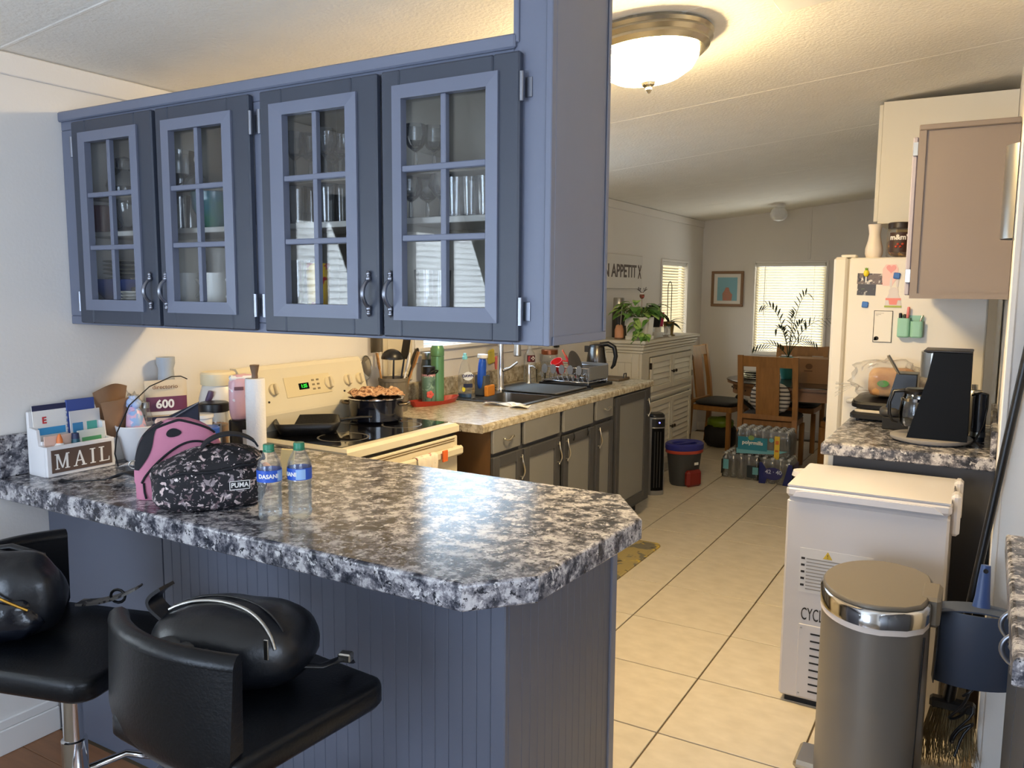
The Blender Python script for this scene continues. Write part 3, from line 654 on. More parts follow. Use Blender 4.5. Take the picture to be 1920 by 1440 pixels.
# sloping control panel
bx0, bx1, bz0, bz1 = .075, .030, 1.010, 1.185
m = MB(); m.prism([(bx0+.02, .919), (bx0+.03, .99), (bx0+.028, 1.0), (bx1+.022, 1.178), (bx1+.008, 1.192), (.004, 1.192), (.004, .919)][::1], 0, rw, 0, 'y'); 
m.v = [(x, -y, z) for x, y, z in m.v]; m.f = [tuple(f) for f in m.f]; m.f = [tuple(reversed(f)) for f in m.f]
m.v = [(x, -y if False else abs(y), z) for x, y, z in m.v]
m.obj('control_panel', BISQUE, rng_)
def onpanel(t, y): # t 0..1 up the sloping face
    x = bx0+.028+(bx1+.022-bx0-.028)*t; z = 1.0+.178*t; return (x, y, z)
ang = atan2((bx0+.028)-(bx1+.022), .178)
KN = mat('knob_bisque', '#d9cba8', .35); KP = mat('knob_pointer', '#8a7d63', .4)
for y in (.075, .165, .50, .628, .712):
    kk = MB(); r = .030 if y == .50 else .027
    kk.lathe([(r, 0), (r, .006), (r*.9, .010), (0, .011)], 24); kk.box(-r*.85, r*.85, -.006, .006, .010, .026, .003)
    o = kk.obj('knob', KN, rng_); o.location = onpanel(.52, y); o.rotation_euler = (0, pi/2-ang, 0)
dp = MB().box(-.045, .045, -.155, .125, 0, .0025, .001).obj('display_panel', mat('panel_tan', '#dccda6', .35), rng_); dp.location = onpanel(.52, .385); dp.rotation_euler = (0, pi/2-ang, 0)
GREEN = mat('green_clock', '#35ff4a', .5, emit=1.2)
MB().box(-.012, .016, -.03, .03, 0, .0015).obj('clock_window', BLACKG, dp).location = (0, -.045, .0026)
text(dp, '1:35', .022, (.002, -.045, .0045), (0, 0, pi/2), GREEN, 'clock_digits')
for y in (.125, .59): 
    o = MB().lathe([(.005, 0), (.004, .004), (0, .004)], 10).obj('pilot_light', DARKTXT, rng_); o.location = onpanel(.25, y); o.rotation_euler = (0, pi/2-ang, 0)
for q in range(3):
    for e in range(2): MB().box(-.004, .004, -.008, .008, 0, .001).obj('button', KP, dp).location = (-.02+.02*q, .015+.03*e, .0025)
# oven front
od = MB().box(.600, .622, .004, rw-.004, .12, .862, .004); od = od.obj('oven_door', BISQUE, rng_)
MB().box(.600, .612, .004, rw-.004, .864, .879, .002).obj('painted_gap_shade', mat('oven_gap', '#2a241b', .6), rng_)  # gap above the oven door, its shade painted as a dark brown strip
for z in (.838, .848): MB().box(.6215, .6235, .03, rw-.03, z, z+.004).obj('groove', mat('groove_brown', '#6d5a38', .6), od)
m = MB(); m.box(.642, .664, .012, rw-.012, .780, .822, .009); m.box(.62, .650, .014, .05, .783, .819, .004).box(.62, .650, rw-.05, rw-.014, .783, .819, .004); m.obj('handle', BISQUE, od)
MB().box(.600, .620, .004, rw-.004, .02, .115, .004).obj('drawer', BISQUE, rng_)
# dish towel over the oven handle
TOW = patterned('dish_towel_print', '#e6dccb', [('#c88a86', 40, .62), ('#8f9a6c', 46, .66)], rough=.95)
def tf(u, v):
    y = -.07+.14*u; s = v
    w = .004*sin(u*19+v*4)
    if s < .42: return (-.017+w, y, -.20+.20*s/.42)
    if s < .58: a = pi*(s-.42)/.16; return (-.017*cos(a)+w*.3, y, .006+.012*sin(a))
    return (.017+w, y, -.16*(s-.58)/.42)
single('dish_towel', 'patterned cream dish towel hung over the oven door handle', 'towel', MB().slab(tf, 20, 30, .003), TOW, (.672, RY0+.455, .806))
single('orange_tag', 'orange tag clipped at the oven handle beside the towel', 'tag', MB().box(-.004, .004, -.018, .018, -.03, .02, .002), mat('orange_card', '#e0692f', .6), (.694, RY0+.575, .806))

# ------------------------------------------------------------------ sink run: base cabinets
BF = .745
bc = thing('base_cabinet', 'grey sink base cabinet run with two-tone doors and drawers', 'cabinet', (0, 1.80, 0))
Y0 = 1.80
MB().box(.02, BF-.0205, 0.0005, 2.06, .10, .715).obj('carcass', BASE_D, bc)
MB().box(.02, BF-.09, 0.0, 2.06, 0, .10).obj('toe_kick', mat('toe_kick', '#1d1b1a', .8), bc)
fm = MB()
for a, b in ((1.80, 1.825), (2.045, 2.085), (2.47, 2.515), (2.897, 2.938), (3.19, 3.235), (3.775, 3.86)): fm.box(BF-.02, BF, a-Y0, b-Y0, .10, .875)
for a, b, z0, z1 in ((1.80, 3.20, .848, .875), (1.80, 3.20, .740, .768), (1.80, 3.86, .10, .125), (3.2, 3.86, .86, .875)): fm.box(BF-.02, BF-.0005, a-Y0, b-Y0, z0, z1)
fm.obj('face_frame', BASE_D, bc)
MB().box(.03, BF-.001, -.006, -.0005, .0, .874).obj('raw_side', mat('raw_brown_side', '#6a4c2c', .55, var=.15, vscale=5, stretch=(4, 4, .6)), bc)
SIL = mat('satin_silver', '#c9c3b6', .3, 1.0)
def front(name, ya, yb, za, zb, panel=True, handle=None, wv=True):
    fr = MB(); y0, y1 = ya-Y0, yb-Y0
    if not panel:
        d = MB().box(BF, BF+.018, y0, y1, za, zb, .004).obj(name, BASE_L, bc)
    else:
        w = .055
        for r in ((y0, y0+w, za, zb), (y1-w, y1, za, zb), (y0+w, y1-w, za, za+w), (y0+w, y1-w, zb-w, zb)): fr.box(BF, BF+.02, r[0], r[1], r[2], r[3], .003)
        d = fr.obj(name, BASE_D, bc); MB().box(BF, BF+.012, y0+w-.002, y1-w+.002, za+w-.002, zb-w+.002).obj('panel', BASE_L, d)
    if handle:
        h = (wave_handle(.115) if wv else wave_handle(.085)).obj('handle', SIL, d)
        h.location = (BF+.019, handle[0]-Y0, handle[1]); h.rotation_euler = (0, 0, pi/2) if wv else (0, pi/2, pi/2)
    return d
front('drawer', 1.795, 2.048, .764, .888, False, (1.92, .826), False)
front('false_drawer', 2.088, 2.470, .763, .890, False)
front('false_drawer', 2.518, 2.895, .757, .886, False)
front('drawer', 2.940, 3.182, .762, .884, False, (3.07, .824), False)
front('door', 1.795, 2.066, .13, .747, True, (2.045, .66))
front('door', 2.085, 2.468, .13, .744, True, (2.445, .66))
dm = front('door', 2.521, 2.905, .13, .738, True, (2.545, .66))
front('door', 2.938, 3.190, .13, .738, True, (2.965, .66))
front('door', 3.235, 3.765, .13, .866, True, (3.75, .745))
for y in (2.62, 2.80):
    h = MB(); h.tube([(BF+.024+.0, y-Y0, .742), (BF+.032, y-Y0, .744), (BF+.034, y-Y0, .72), (BF+.026, y-Y0+.005, .70)], .004, 6); h.obj('towel_hook', BLACK, dm)

# sink counter with a hole for the sink
SX0, SX1, SY0, SY1 = .150, .615, 2.335, 3.175
sc = thing('sink_countertop', 'beige speckled laminate countertop holding the kitchen sink', 'countertop', (0, 1.70, .876))
m = MB(); cy0, cy1 = 0.0, 3.865-1.70; FX = .766; zt = Z-.876
def sb(x0, x1, y0, y1): m.box(x0, x1, y0, y1, 0, zt)
sb(.002, SX0, cy0, cy1); sb(SX0, SX1, cy0, SY0-1.70); sb(SX0, SX1, SY1-1.70, cy1); sb(SX1, FX-.012, cy0, cy1)
m.prism([(FX-.012, 0), (FX-.004, 0.0), (FX, .004), (FX, zt-.012), (FX-.004, zt-.003), (FX-.012, zt)], 0, 1, 0, 'y')
m.v[-12:] = [(x, cy0 if abs(y) < .5 else cy1, z) for x, y, z in m.v[-12:]] if False else m.v[-12:]
for i in range(len(m.v)):
    x, y, z = m.v[i]
    if y < -0.5: m.v[i] = (x, cy1, z)
m.obj('top', STONE_B, sc)
MB().box(.001, .022, .005, cy1, zt, zt+.10, .004).obj('backsplash', STONE_B, sc)

sink = thing('kitchen_sink', 'double-bowl drop-in sink with dark rim and steel bowls', 'sink', (SX0, SY0, Z))
DSTEEL = mat('sink_steel', '#8f8b84', .3, 1.0); RIMM = mat('sink_rim', '#54524f', .3, .8)
w_, h_ = SX1-SX0, SY1-SY0; yd = h_*.47
m = MB(); e = .022; eb = .115
for r in ((-.012, eb, -.012, h_+.012), (w_-e, w_+.012, -.012, h_+.012), (eb, w_-e, -.012, e), (eb, w_-e, h_-e, h_+.012), (eb, w_-e, yd-.012, yd+.012)): m.box(r[0], r[1], r[2], r[3], .0005, .006, .002)
m.obj('rim', RIMM, sink)
for a, b in ((e, yd-.012), (yd+.012, h_-e)):
    q = [(x+(eb+w_-e)/2, y+(a+b)/2) for x, y in rrect(w_-e-eb, b-a, .06, 5)]; n_ = len(q); m = MB()
    dz = [(1, .005), (.985, -.03), (.95, -.16), (.86, -.185), (.0, -.19)]
    c = Vector(((eb+w_-e)/2, (a+b)/2)); vs = []; fs = []
    for k, zz in dz: vs += [tuple(c+(Vector(p)-c)*k)+(zz,) for p in q]
    for r in range(len(dz)-1):
        for i in range(n_): fs.append((r*n_+i, (r+1)*n_+i, (r+1)*n_+(i+1) % n_, r*n_+(i+1) % n_))
    m.add(vs, fs, True); m.obj('bowl', DSTEEL, sink)
# ------------------------------------------------------------------ right side: fridge, counter, cabinets, freezer, bin
FX0, FY0, FZ = 2.012, 2.985, 1.692
fr = thing('refrigerator', 'tall white refrigerator with magnets on its side', 'refrigerator', (FX0, FY0, 0))
MB().box(.075, 2.69-FX0, 0, .76, .03, FZ-.004, .006).obj('body', FRIDGE, fr)
d = MB().box(0, .066, .004, .40, .08, FZ, .012).obj('door', FRIDGE, fr); MB().box(0, .066, .406, .756, .08, FZ, .012).obj('door', FRIDGE, fr)
MB().box(.066, .075, .010, .75, .085, FZ-.008).obj('gasket', mat('fridge_gasket', '#a49c8d', .7), fr)
MB().box(.02, .075, .01, .75, .0, .078, .004).obj('kick_plate', mat('kick_grey', '#8d877d', .6), fr)
MB().box(.03, .10, .02, .10, FZ-.003, FZ+.012, .004).obj('hinge_cover', FRIDGE, fr)
MB().tube([(-.028, .36, .7), (-.035, .36, .9), (-.035, .36, 1.2), (-.028, .36, 1.45)], .012, 8).obj('handle', FRIDGE, fr)
def onfr(x, z, y=-.0006): return (x, FY0+y, z)
PHOTO = patterned('photo_print', '#6e5f55', [('#d8d2c8', 26, .56), ('#8a3c24', 30, .6), ('#29231f', 34, .56)], rough=.35)
single('photo_print', 'wide photo print held by the pineapple magnet on the fridge', 'photo', MB().box(-.062, .062, -.0008, 0, -.026, .026), PHOTO, onfr(2.188, 1.585), 0, None, 0, .03)
PHOTO2 = patterned('photo_print_dark', '#3b342d', [('#b9b3a8', 24, .6), ('#55633c', 30, .58)], rough=.35)
single('photo_print', 'dark photo print under the pineapple magnet photo', 'photo', MB().box(-.042, .042, -.0008, 0, -.027, .027), PHOTO2, onfr(2.170, 1.532), 0, None, 0, .03)
pine = thing('pineapple_magnet', 'yellow pineapple clip magnet at the top of the fridge side', 'magnet', onfr(2.166, 1.612, -.003))
MB().blob(0, -.004, 0, .013, .008, .017, 12, 8).obj('fruit', mat('pineapple_yellow', '#e6cf25', .4), pine)
m = MB()
for a in (-.5, 0, .5): m.at((0, -.004, .014), 0, 0, a).lathe([(.005, 0), (.003, .008), (0, .016)], 6)
m.obj('leaf_crown', mat('pineapple_green', '#6f9a2c', .5), pine)
MB().box(-.003, .003, -.004, 0, -.045, -.012).obj('clip', WHITEP, pine)
# pink mitten shape, bunny picture
MIT = mat('mitten_pink', '#e9a3a6', .6); MITL = mat('mitten_pale', '#efc9c7', .6)
t = thing('valentine_cutout', 'pale pink heart and hand paper cutout on the fridge', 'cutout', onfr(2.272, 1.612, -.001))
MB().prism([(-.03, -.06), (.012, -.06), (.032, -.02), (.036, .02), (.025, .042), (-.02, .042), (-.034, .02), (-.034, -.03)], 0, .001, 0, 'y').obj('hand', MITL, t)
hp = [(.022*(16*sin(a)**3)/16, .02*(13*cos(a)-5*cos(2*a)-2*cos(3*a)-cos(4*a))/14) for a in [2*pi*i/24 for i in range(24)]][::-1]
o = MB().prism(hp, 0, .0012, 0, 'y').obj('heart', MIT, t); o.location = (.004, -.001, .022)
t = thing('bunny_cutout', 'white bunny paper cutout with pink bow on the fridge', 'cutout', onfr(2.292, 1.495, -.001))
BW_ = mat('bunny_white', '#d9d3d6', .7)
MB().prism([(-.036, -.045), (.036, -.045), (.034, -.01), (.02, .02), (-.02, .02), (-.034, -.01)], 0, .001, 0, 'y').obj('body', BW_, t)
MB().prism([(.022*cos(2*pi*i/16), .03+.02*sin(2*pi*i/16)) for i in range(16)], 0, .0015, 0, 'y').obj('head', BW_, t)
for sg in (-1, 1): MB().prism([(sg*.010+.006*cos(2*pi*i/10)+.004*sg, .072+.026*sin(2*pi*i/10)) for i in range(10)], 0, .0015, 0, 'y').obj('ear', BW_, t)
MB().prism([(-.034, -.012), (.034, -.012), (.034, -.002), (-.034, -.002)], .001, .002, 0, 'y').prism([(-.016, -.034), (.016, -.034), (.02, -.012), (-.02, -.012)], .001, .002, 0, 'y').obj('bow', mat('bow_pink', '#e88f8a', .6), t)
MB().prism([(-.038, -.047), (.038, -.047), (.038, -.038), (-.038, -.038)], .001, .002, 0, 'y').obj('grass_strip', mat('grass_print', '#a9b85f', .7), t)
BLU = mat('blue_magnet', '#2f68b5', .35)
single('square_magnet', 'blue square magnet beside the heart cutout on the fridge', 'magnet', MB().box(-.0145, .0145, -.009, 0, -.0145, .0145, .003), BLU, onfr(2.302, 1.600, -.002), 0, None, 0, .1)
single('square_magnet', 'blue square magnet above the notepad on the fridge', 'magnet', MB().box(-.0145, .0145, -.009, 0, -.0145, .0145, .003), BLU, onfr(2.168, 1.460), 0, None, 0, .1)
t = thing('notepad', 'white magnetic notepad with thin black border on the fridge', 'notepad', onfr(2.253, 1.355))
MB().box(-.042, .042, -.003, 0, -.077, .077).obj('sheet', PAPER, t)
m = MB()
for r in ((-.042, .042, .0745, .077), (-.042, .042, -.077, -.0745), (-.042, -.0395, -.077, .077), (.0395, .042, -.077, .077)): m.box(r[0], r[1], -.0042, -.003, r[2], r[3])
m.obj('border', DARKTXT, t)
MB().prism([(-.026+.011*cos(2*pi*i/14), -.058+.010*sin(2*pi*i/14)) for i in range(14)], .003, .0042, 0, 'y').prism([(-.038, -.068), (-.028, -.068), (-.024, -.056), (-.034, -.052)], .003, .0042, 0, 'y').obj('drawing', DARKTXT, t)
for k in range(3): MB().box(-.034, .002-.012*k, -.0036, -.003, .064-.006*k, .0655-.006*k).obj('print_line', mat('grey_print', '#8c8884', .7), t)
t = thing('magnetic_pen_caddy', 'mint green double pen cup stuck to the fridge side', 'organizer', onfr(2.375, 1.352))
MINT = mat('mint_plastic', '#93c6b1', .4)
def cupshell(w, dpt, h):
    m = MB(); o = rrect(w, dpt, .014, 4); i = rrect(w-.006, dpt-.006, .011, 4); n_ = len(o)
    vs = [p+(0,) for p in inset(o, .004)]+[p+(.006,) for p in o]+[p+(h,) for p in o]+[p+(h,) for p in i]+[p+(.008,) for p in i]; fs = []
    for r in range(4):
        for k in range(n_): fs.append((r*n_+k, r*n_+(k+1) % n_, (r+1)*n_+(k+1) % n_, (r+1)*n_+k))
    fs.append(tuple(reversed(range(n_)))); fs.append(tuple(4*n_+k for k in range(n_))); m.add(vs, fs); return m
o = cupshell(.055, .042, .092).obj('cup', MINT, t); o.location = (-.028, -.0215, -.045)
o = cupshell(.055, .042, .078).obj('cup', MINT, t); o.location = (.028, -.0215, -.045)
MB().box(-.052, .055, -.001, .0005, -.04, .06).obj('back_plate', MINT, t)
def pen(label, x, y, z, r, h, m, capm, ry):
    t = thing('marker_pen', label, 'pen', (x, y, z), 0, None, 0, ry)
    MB().lathe([(0, 0), (r, 0), (r, h*.62), (0, h*.62)], 10).obj('barrel', m, t); MB().lathe([(r*1.15, h*.62), (r*1.15, h*.97), (r*.8, h), (0, h)], 10).obj('cap', capm, t)
RED = mat('red_plastic', '#c23b3f', .4)
pen('black marker in the mint pen cup', 2.333, FY0-.022, 1.318, .0065, .105, BLACK, BLACK, -.03)
pen('red marker standing tallest in the mint pen cup', 2.356, FY0-.022, 1.318, .0055, .135, RED, mat('light_red', '#d8797c', .4), .06)
pen('dark red marker in the mint pen cup', 2.347, FY0-.026, 1.318, .005, .10, RED, BLACK, .02)
pen('silver pen leaning in the shorter mint cup', 2.398, FY0-.02, 1.318, .004, .10, STEEL, STEEL, .28)
# on top of the fridge
single('ceramic_vase', 'white fluted bud vase on top of the fridge', 'vase', MB().lathe([(0, 0), (.034, 0), (.041, .02), (.041, .045), (.030, .085), (.026, .115), (.031, .15), (.033, .162), (.028, .162), (.022, .12), (0, .11)], 14, cap=False), mat('cream_ceramic', '#ece0d2', .45), (2.185, 3.06, FZ-.003))
t = thing('candy_jar', 'clear candy jar with dark lid and brown label atop fridge', 'jar', (2.30, 3.06, FZ-.003))
MB().lathe([(0, 0), (.058, 0), (.062, .008), (.062, .125), (.052, .142)], 24, cap=False).obj('jar', PET, t)
MB().lathe([(.055, .138), (.057, .140), (.057, .164), (.052, .168), (0, .168)], 28).obj('lid', mat('dark_brown_lid', '#2b211c', .4), t)
m = MB()
m.blob(0, 0, .05, .055, .055, .048, 16, 8, 3, 3); m.obj('candy', patterned('candy_mix', '#5a3a22', [('#c58f2f', 60, .55), ('#9c3526', 70, .62), ('#3d5f3a', 66, .64)], rough=.3), t)
lb = MB(); lb.lathe([(.0628, .025), (.0628, .118)], 10, cap=False, a0=-2.3, a1=-.75); lb.obj('label', mat('label_brown', '#3a2117', .5), t)
text(t, "m&m's", .034, None, None, PAPER, 'lettering', cyl=(.0628, -1.50, .094), bold=.0012)
m = MB()
for k, c in enumerate((-1.75, -1.62, -1.45, -1.3)): m.at((.0632*cos(c), .0632*sin(c), .05+.012*(k % 2)), 0).blob(0, 0, 0, .007, .007, .006, 8, 6)
m.obj('candy_picture', mat('candy_red', '#b8452f', .4), t)
t = thing('snack_box', 'yellow and brown snack box lying behind the candy jar', 'box', (2.36, 3.20, FZ-.003), .05)
MB().box(-.09, .09, -.05, .05, 0, .205, .004).obj('carton', mat('snack_yellow', '#d9a93a', .5), t)
m = MB(); m.box(-.09, .09, -.0515, -.0505, .0, .06).prism([(.02*cos(a)*(1.6 if i % 2 else 1)+.01, .145+.018*sin(a)*(1.6 if i % 2 else 1)) for i, a in enumerate([2*pi*k/20 for k in range(20)])], .0505, .0515, 0, 'y'); m.obj('print', mat('snack_brown', '#5d3116', .5), t)
text(t, 'SUN', .032, (.045, -.0525, .175), (pi/2, 0, 0), DARKTXT)

WCAB = mat('white_cabinet', '#dcd9d0', .5)
t = thing('wall_cabinet', 'white cabinet above the refrigerator', 'cabinet', (2.165, 3.13, 1.86))
MB().box(.02, XR-2.165-.002, 0, .66, 0, zc(2.2)-1.86-.012).obj('body', WCAB, t); MB().box(0, .02, .004, .656, .01, zc(2.17)-1.86-.02, .003).obj('door', WCAB, t)
TAUPE = mat('taupe_paint', '#786d66', .5)
t = thing('wall_cabinet', 'taupe wall cabinet hanging over the coffee maker', 'cabinet', (2.41, 2.10, 1.50))
MB().box(.02, XR-2.41-.002, 0.0, .80, 0, .62).obj('body', TAUPE, t)
MB().box(.020, XR-2.41-.002, -.006, -.0005, 0, .02).box(.020, .045, -.006, -.0005, .02, .62).box(.020, XR-2.41-.002, -.012, .80, .62, .640, .003).obj('edging', TAUPE, t)
dd = MB().box(0, .0185, .006, .395, .012, .60, .004).obj('door', mat('lilac_grey_door', '#9d97a3', .45), t); MB().box(0, .0185, .402, .796, .012, .60, .004).obj('door', mat('lilac_grey_door', '#9d97a3', .45), t)
for z in (.06, .53): MB().box(.002, .0195, -.0035, .006, z, z+.05, .001).obj('hinge', SIL, dd)

RX, RY = 2.140, 2.10
t = thing('coffee_countertop', 'charcoal and tan speckled countertop under the coffee maker', 'countertop', (RX, RY, .876))
m = MB(); slabtop(m, [(0, 0), (XR-RX-.001, 0), (XR-RX-.001, FY0-RY-.004), (0, FY0-RY-.004)], -.012, .039, .010); m.obj('top', STONE, t)
MB().box(XR-RX-.022, XR-RX-.001, .006, FY0-RY-.006, .0392, .14, .004).obj('backsplash', STONE, t)
t = thing('base_cabinet', 'charcoal base cabinet behind the white chest freezer', 'cabinet', (RX, RY+.03, 0))
CH = mat('charcoal_panel', '#3c3d42', .5)
MB().box(.045, XR-RX-.002, 0.006, .84, .10, .862).obj('carcass', CH, t); MB().box(.045, XR-RX-.002, 0, .0055, 0.0, .862).obj('end_panel', CH, t); MB().box(.10, XR-RX-.002, .006, .84, 0, .10).obj('toe_kick', BLACKM, t)
for a, b in ((.01, .42), (.43, .835)):
    MB().box(.026, .0445, a, b, .12, .70, .004).obj('door', CH, t); MB().box(.026, .0445, a, b, .71, .85, .004).obj('drawer', CH, t)
MB().box(.026, .0445, .0, .0095, .1, .862).obj('pale_stile', WCAB, t)

# chest freezer
fz = thing('chest_freezer', 'small white chest freezer with slotted front vent', 'freezer', (2.105, 1.655, 0)); fw, fd = .525, .425
MB().box(0, fw, 0, fd, .025, .775, .008).obj('body', FREEZ, fz)
m = MB(); m.box(-.004, fw+.004, -.004, fd+.004, .783, .822, .010)
lid = m.obj('lid', FREEZ, fz)
m = MB(); m.slab(lambda u, v: (fw*u, fd*v, .824+.012*sin(pi*u)**.5*sin(pi*v)**.5), 10, 10, .006); m.obj('lid_top', FREEZ, lid)
m = MB(); m.prism([(.02, 0), (.03, .016), (.06, .022), (fw-.05, .022), (fw-.02, .0)], .004, .010, 0, 'y'); o = m.obj('lid_recess', mat('freezer_recess', '#d5d3d8', .35), lid); o.location = (0, 0, .788); 
MB().lathe([(0, 0), (.045, 0), (.04, .02), (0, .022)], 20).obj('lid_handle', FREEZ, lid).location = (0.0, .30, .80)
MB().box(.008, fw-.008, .008, fd-.008, .775, .783).obj('gasket', mat('freezer_gasket', '#b9b6b8', .7), fz)
for y in (.10, .33): MB().box(fw-.002, fw+.028, y-.035, y+.035, .70, .845, .010).obj('hinge', FREEZ, fz)
MB().box(.02, fw-.02, .02, fd-.02, .0, .025).obj('foot_plinth', BLACKM, fz)
m = MB()
for k in range(9): m.box(.14, .36, -.0015, .002, .066+.0265*k, .072+.0265*k)
vp = MB().box(.062, .42, -.004, .001, .035, .315, .004).obj('vent_panel', FREEZ, fz)
for k in range(9): MB().box(.105, .36, -.0052, -.0035, .060+.0275*k, .066+.0275*k).obj('vent_slot', BLACKM, vp)
for z in (.05, .30): MB().lathe([(.004, 0), (.003, .002), (0, .002)], 8).at().obj('screw', STEEL, vp).location = (.072, -.005, z)
text(fz, 'CYCL', .066, (.106, -.002, .352), (pi/2, 0, 0), DARKTXT, sx=.47)
st = MB().box(.055, .30, -.0012, 0, .435, .60).obj('warning_label', mat('sticker_white', '#cfcdcd', .5), fz)
o = MB().prism([(-.016, 0), (.016, 0), (0, .028)], .0012, .0022, 0, 'y').obj('warning_triangle', mat('warn_yellow', '#c9a92a', .5), st); o.location = (.150, 0, .570)
text(st, '!', .02, (.150, -.0026, .580), (pi/2, 0, 0), DARKTXT)
GP = mat('grey_print', '#8c8884', .7)
random.seed(3)
for k in range(10):
    z = .560-.0125*k; MB().box(.078, .078+.10+.10*random.random(), -.0020, -.0012, z, z+.004).obj('print_line', GP, st)
    if k % 2 == 0: MB().box(.060, .073, -.0020, -.0012, z-.002, z+.006).obj('flag_mark', DARKTXT, st)

# step bin (D-shaped)
BINM = mat('bin_grey', '#77726c', .42, .25); BINL = mat('bin_lid', '#776f63', .45, .2)
def dshape(cx, w, d, n=30):
    """D outline: flat at +x, round towards -x"""
    o = [(w*.5-.04, -d/2)]; pts = []
    for i in range(n+1):
        a = pi/2+pi*i/n; pts.append((w*.06+(w*.56)*cos(a), d/2*sin(a)))
    pts = [(w/2, d*.20), (w/2-.012, d*.33), (w/2-.05, d*.43), (w*.06+.02, d*.492)]+pts[1:-1]+[(w*.06+.02, -d*.492), (w/2-.05, -d*.43), (w/2-.012, -d*.33), (w/2, -d*.20)]
    return pts
bn = thing('step_bin', 'grey step-open kitchen bin with steel rim', 'bin', (2.455, 1.265, 0)); D = dshape(0, .300, .45)
MB().prism(D, .012, .588, 0, 'z', True).obj('body', BINM, bn)
MB().prism([(x*1.015, y*1.015) for x, y in D], 0, .03, .004, 'z', True).obj('base', BLACK, bn)
MB().prism([(x*1.035, y*1.035) for x, y in D], .590, .640, .006, 'z', True).obj('rim', CHROME, bn)
MB().prism([(x*.985-.001, y*.965) for x, y in D], .6405, .652, .005, 'z', True).obj('lid', BINL, bn)
MB().box(.120, .178, -.075, .075, .565, .654, .010).obj('hinge_box', BINL, bn)
MB().box(-.205, -.13, -.07, .07, .015, .045, .010).obj('pedal', STEEL, bn)
m = MB(); m.prism([(x*1.022, y*1.022) for x, y in D], .572, .5895, 0, 'z', True); m.obj('liner_edge', mat('liner_white', '#e2d8d2', .6), bn)
# broom, dustpan, cables
br = thing('broom', 'black-handled angle broom leaning in the corner behind the bin', 'broom', (2.662, 1.482, 0))
a0, a1 = Vector((.001, 0, .21)), Vector((2.822-2.662, .02, 1.50))
MB().tube([a0, a1], .0125, 10).obj('handle', BLACK, br)
MB().tube([a0, a0+(a1-a0)*.12], .019, 10).obj('socket', BLACK, br)
m = MB(); random.seed(5)
m.box(-.05, .08, -.020, .020, .20, .235, .008); m.obj('head', BLACK, br)
m = MB()
for k in range(230):
    u = random.random(); v = random.random(); x = -.045+.12*u; y = -.02+.04*v
    m.tube([(x, y, .205), (x*1.25-.01+random.uniform(-.008, .008), y*1.6, .10), (x*1.35-.005+random.uniform(-.012, .012), y*2.2, .004+.03*u+random.uniform(0, .012))], [.0012, .0011, .0007], 3, False)
o = m.obj('bristles', mat('straw', '#8b7a57', .8, var=.3, vscale=40), br); o['kind'] = 'stuff'
dp_ = thing('dustpan', 'blue grey upright dustpan clipped to the broom handle', 'dustpan', (2.722, 1.400, .33), .12)
DP = mat('dustpan_blue', '#414b5e', .45)
m = MB()
m.slab(lambda u, v: (-.103+.206*u+(.0 if v < .8 else 0), -.030-.055*sin(pi*v*.55)+.03*(2*u-1)**2, .0+.25*v), 12, 10, .004)
m.slab(lambda u, v: ((-.115 if u < .5 else .115)*(1 if True else 0), -.03-.06*v+.05*v, .25*u), 2, 2, .003) if False else None
m.obj('tray', DP, dp_)
m = MB(); m.slab(lambda u, v: (-.106+.212*u, -.075+.085*v, .245+.012*sin(pi*u)), 12, 3, .004); m.obj('top_wall', DP, dp_)
for sg in (-1, 1):
    m = MB(); m.slab(lambda u, v: (sg*.104, -.03-.048*sin(pi*v*.55)+.06*u, .25*v), 3, 8, .003); m.obj('side_wall', DP, dp_)
m = MB(); m.tube([(.01, -.02, .25), (.012, -.015, .29), (.014, -.01, .34), (.016, -.008, .385)], [.026, .020, .017, .013], 12, True, False, .6); hh = m.obj('grip', mat('grip_blue', '#3f5588', .4), dp_)
o = MB().lathe([(.007, 0), (.007, .003), (0, .003)], 10).obj('hang_hole', BLACKM, dp_); o.location = (.015, -.019, .37); o.rotation_euler = (pi/2, 0, 0)
m = MB(); pts = [(2.715, 1.40, .30)]
for i in range(40):
    a = i*.42; pts.append((2.705+.028*sin(a)+.006*sin(i), 1.40-.02*cos(a*.7), .30-.0045*i+.05*sin(a)))
single('power_cord', 'black power cord looped behind the bin below the dustpan', 'cord', MB().tube(pts, .0042, 6), BLACK)
single('bin_cord', 'thin black cord hanging straight behind the bin', 'cord', MB().tube([(2.600, 1.12, .56), (2.594, 1.12, .3), (2.588, 1.11, .008)], .003, 6), BLACK)
# near counter at the right edge
t = thing('side_countertop', 'speckled countertop edge at the right side of the picture', 'countertop', (2.772, .20, .876))
m = MB(); slabtop(m, [(0, 0), (.75, 0), (.75, .826), (0, .826)], -.012, .039, .010); m.obj('top', STONE, t)
t = thing('side_cabinet', 'dark grey base cabinet at the right edge with two bow handles', 'cabinet', (2.80, .20, 0))
MB().box(.02, .70, .004, .826, .10, .862).obj('carcass', GRAY_D, t); MB().box(.08, .70, .004, .826, 0, .10).obj('toe_kick', BLACKM, t)
for a, b, hy in ((.01, .405, .36), (.415, .82, .46)):
    d = MB().box(0, .0195, a, b, .12, .855, .004).obj('door', GRAY_D, t); h = bow_handle(.12).obj('handle', PEWTER, d); h.location = (0, hy+(.12 if hy < .4 else .17), .745); h.rotation_euler = (0, 0, -pi/2)
t = thing('steel_holder', 'curved brushed steel holder on the wall end by the taupe cabinet', 'holder', (XR-.001, 1.82, 1.70))
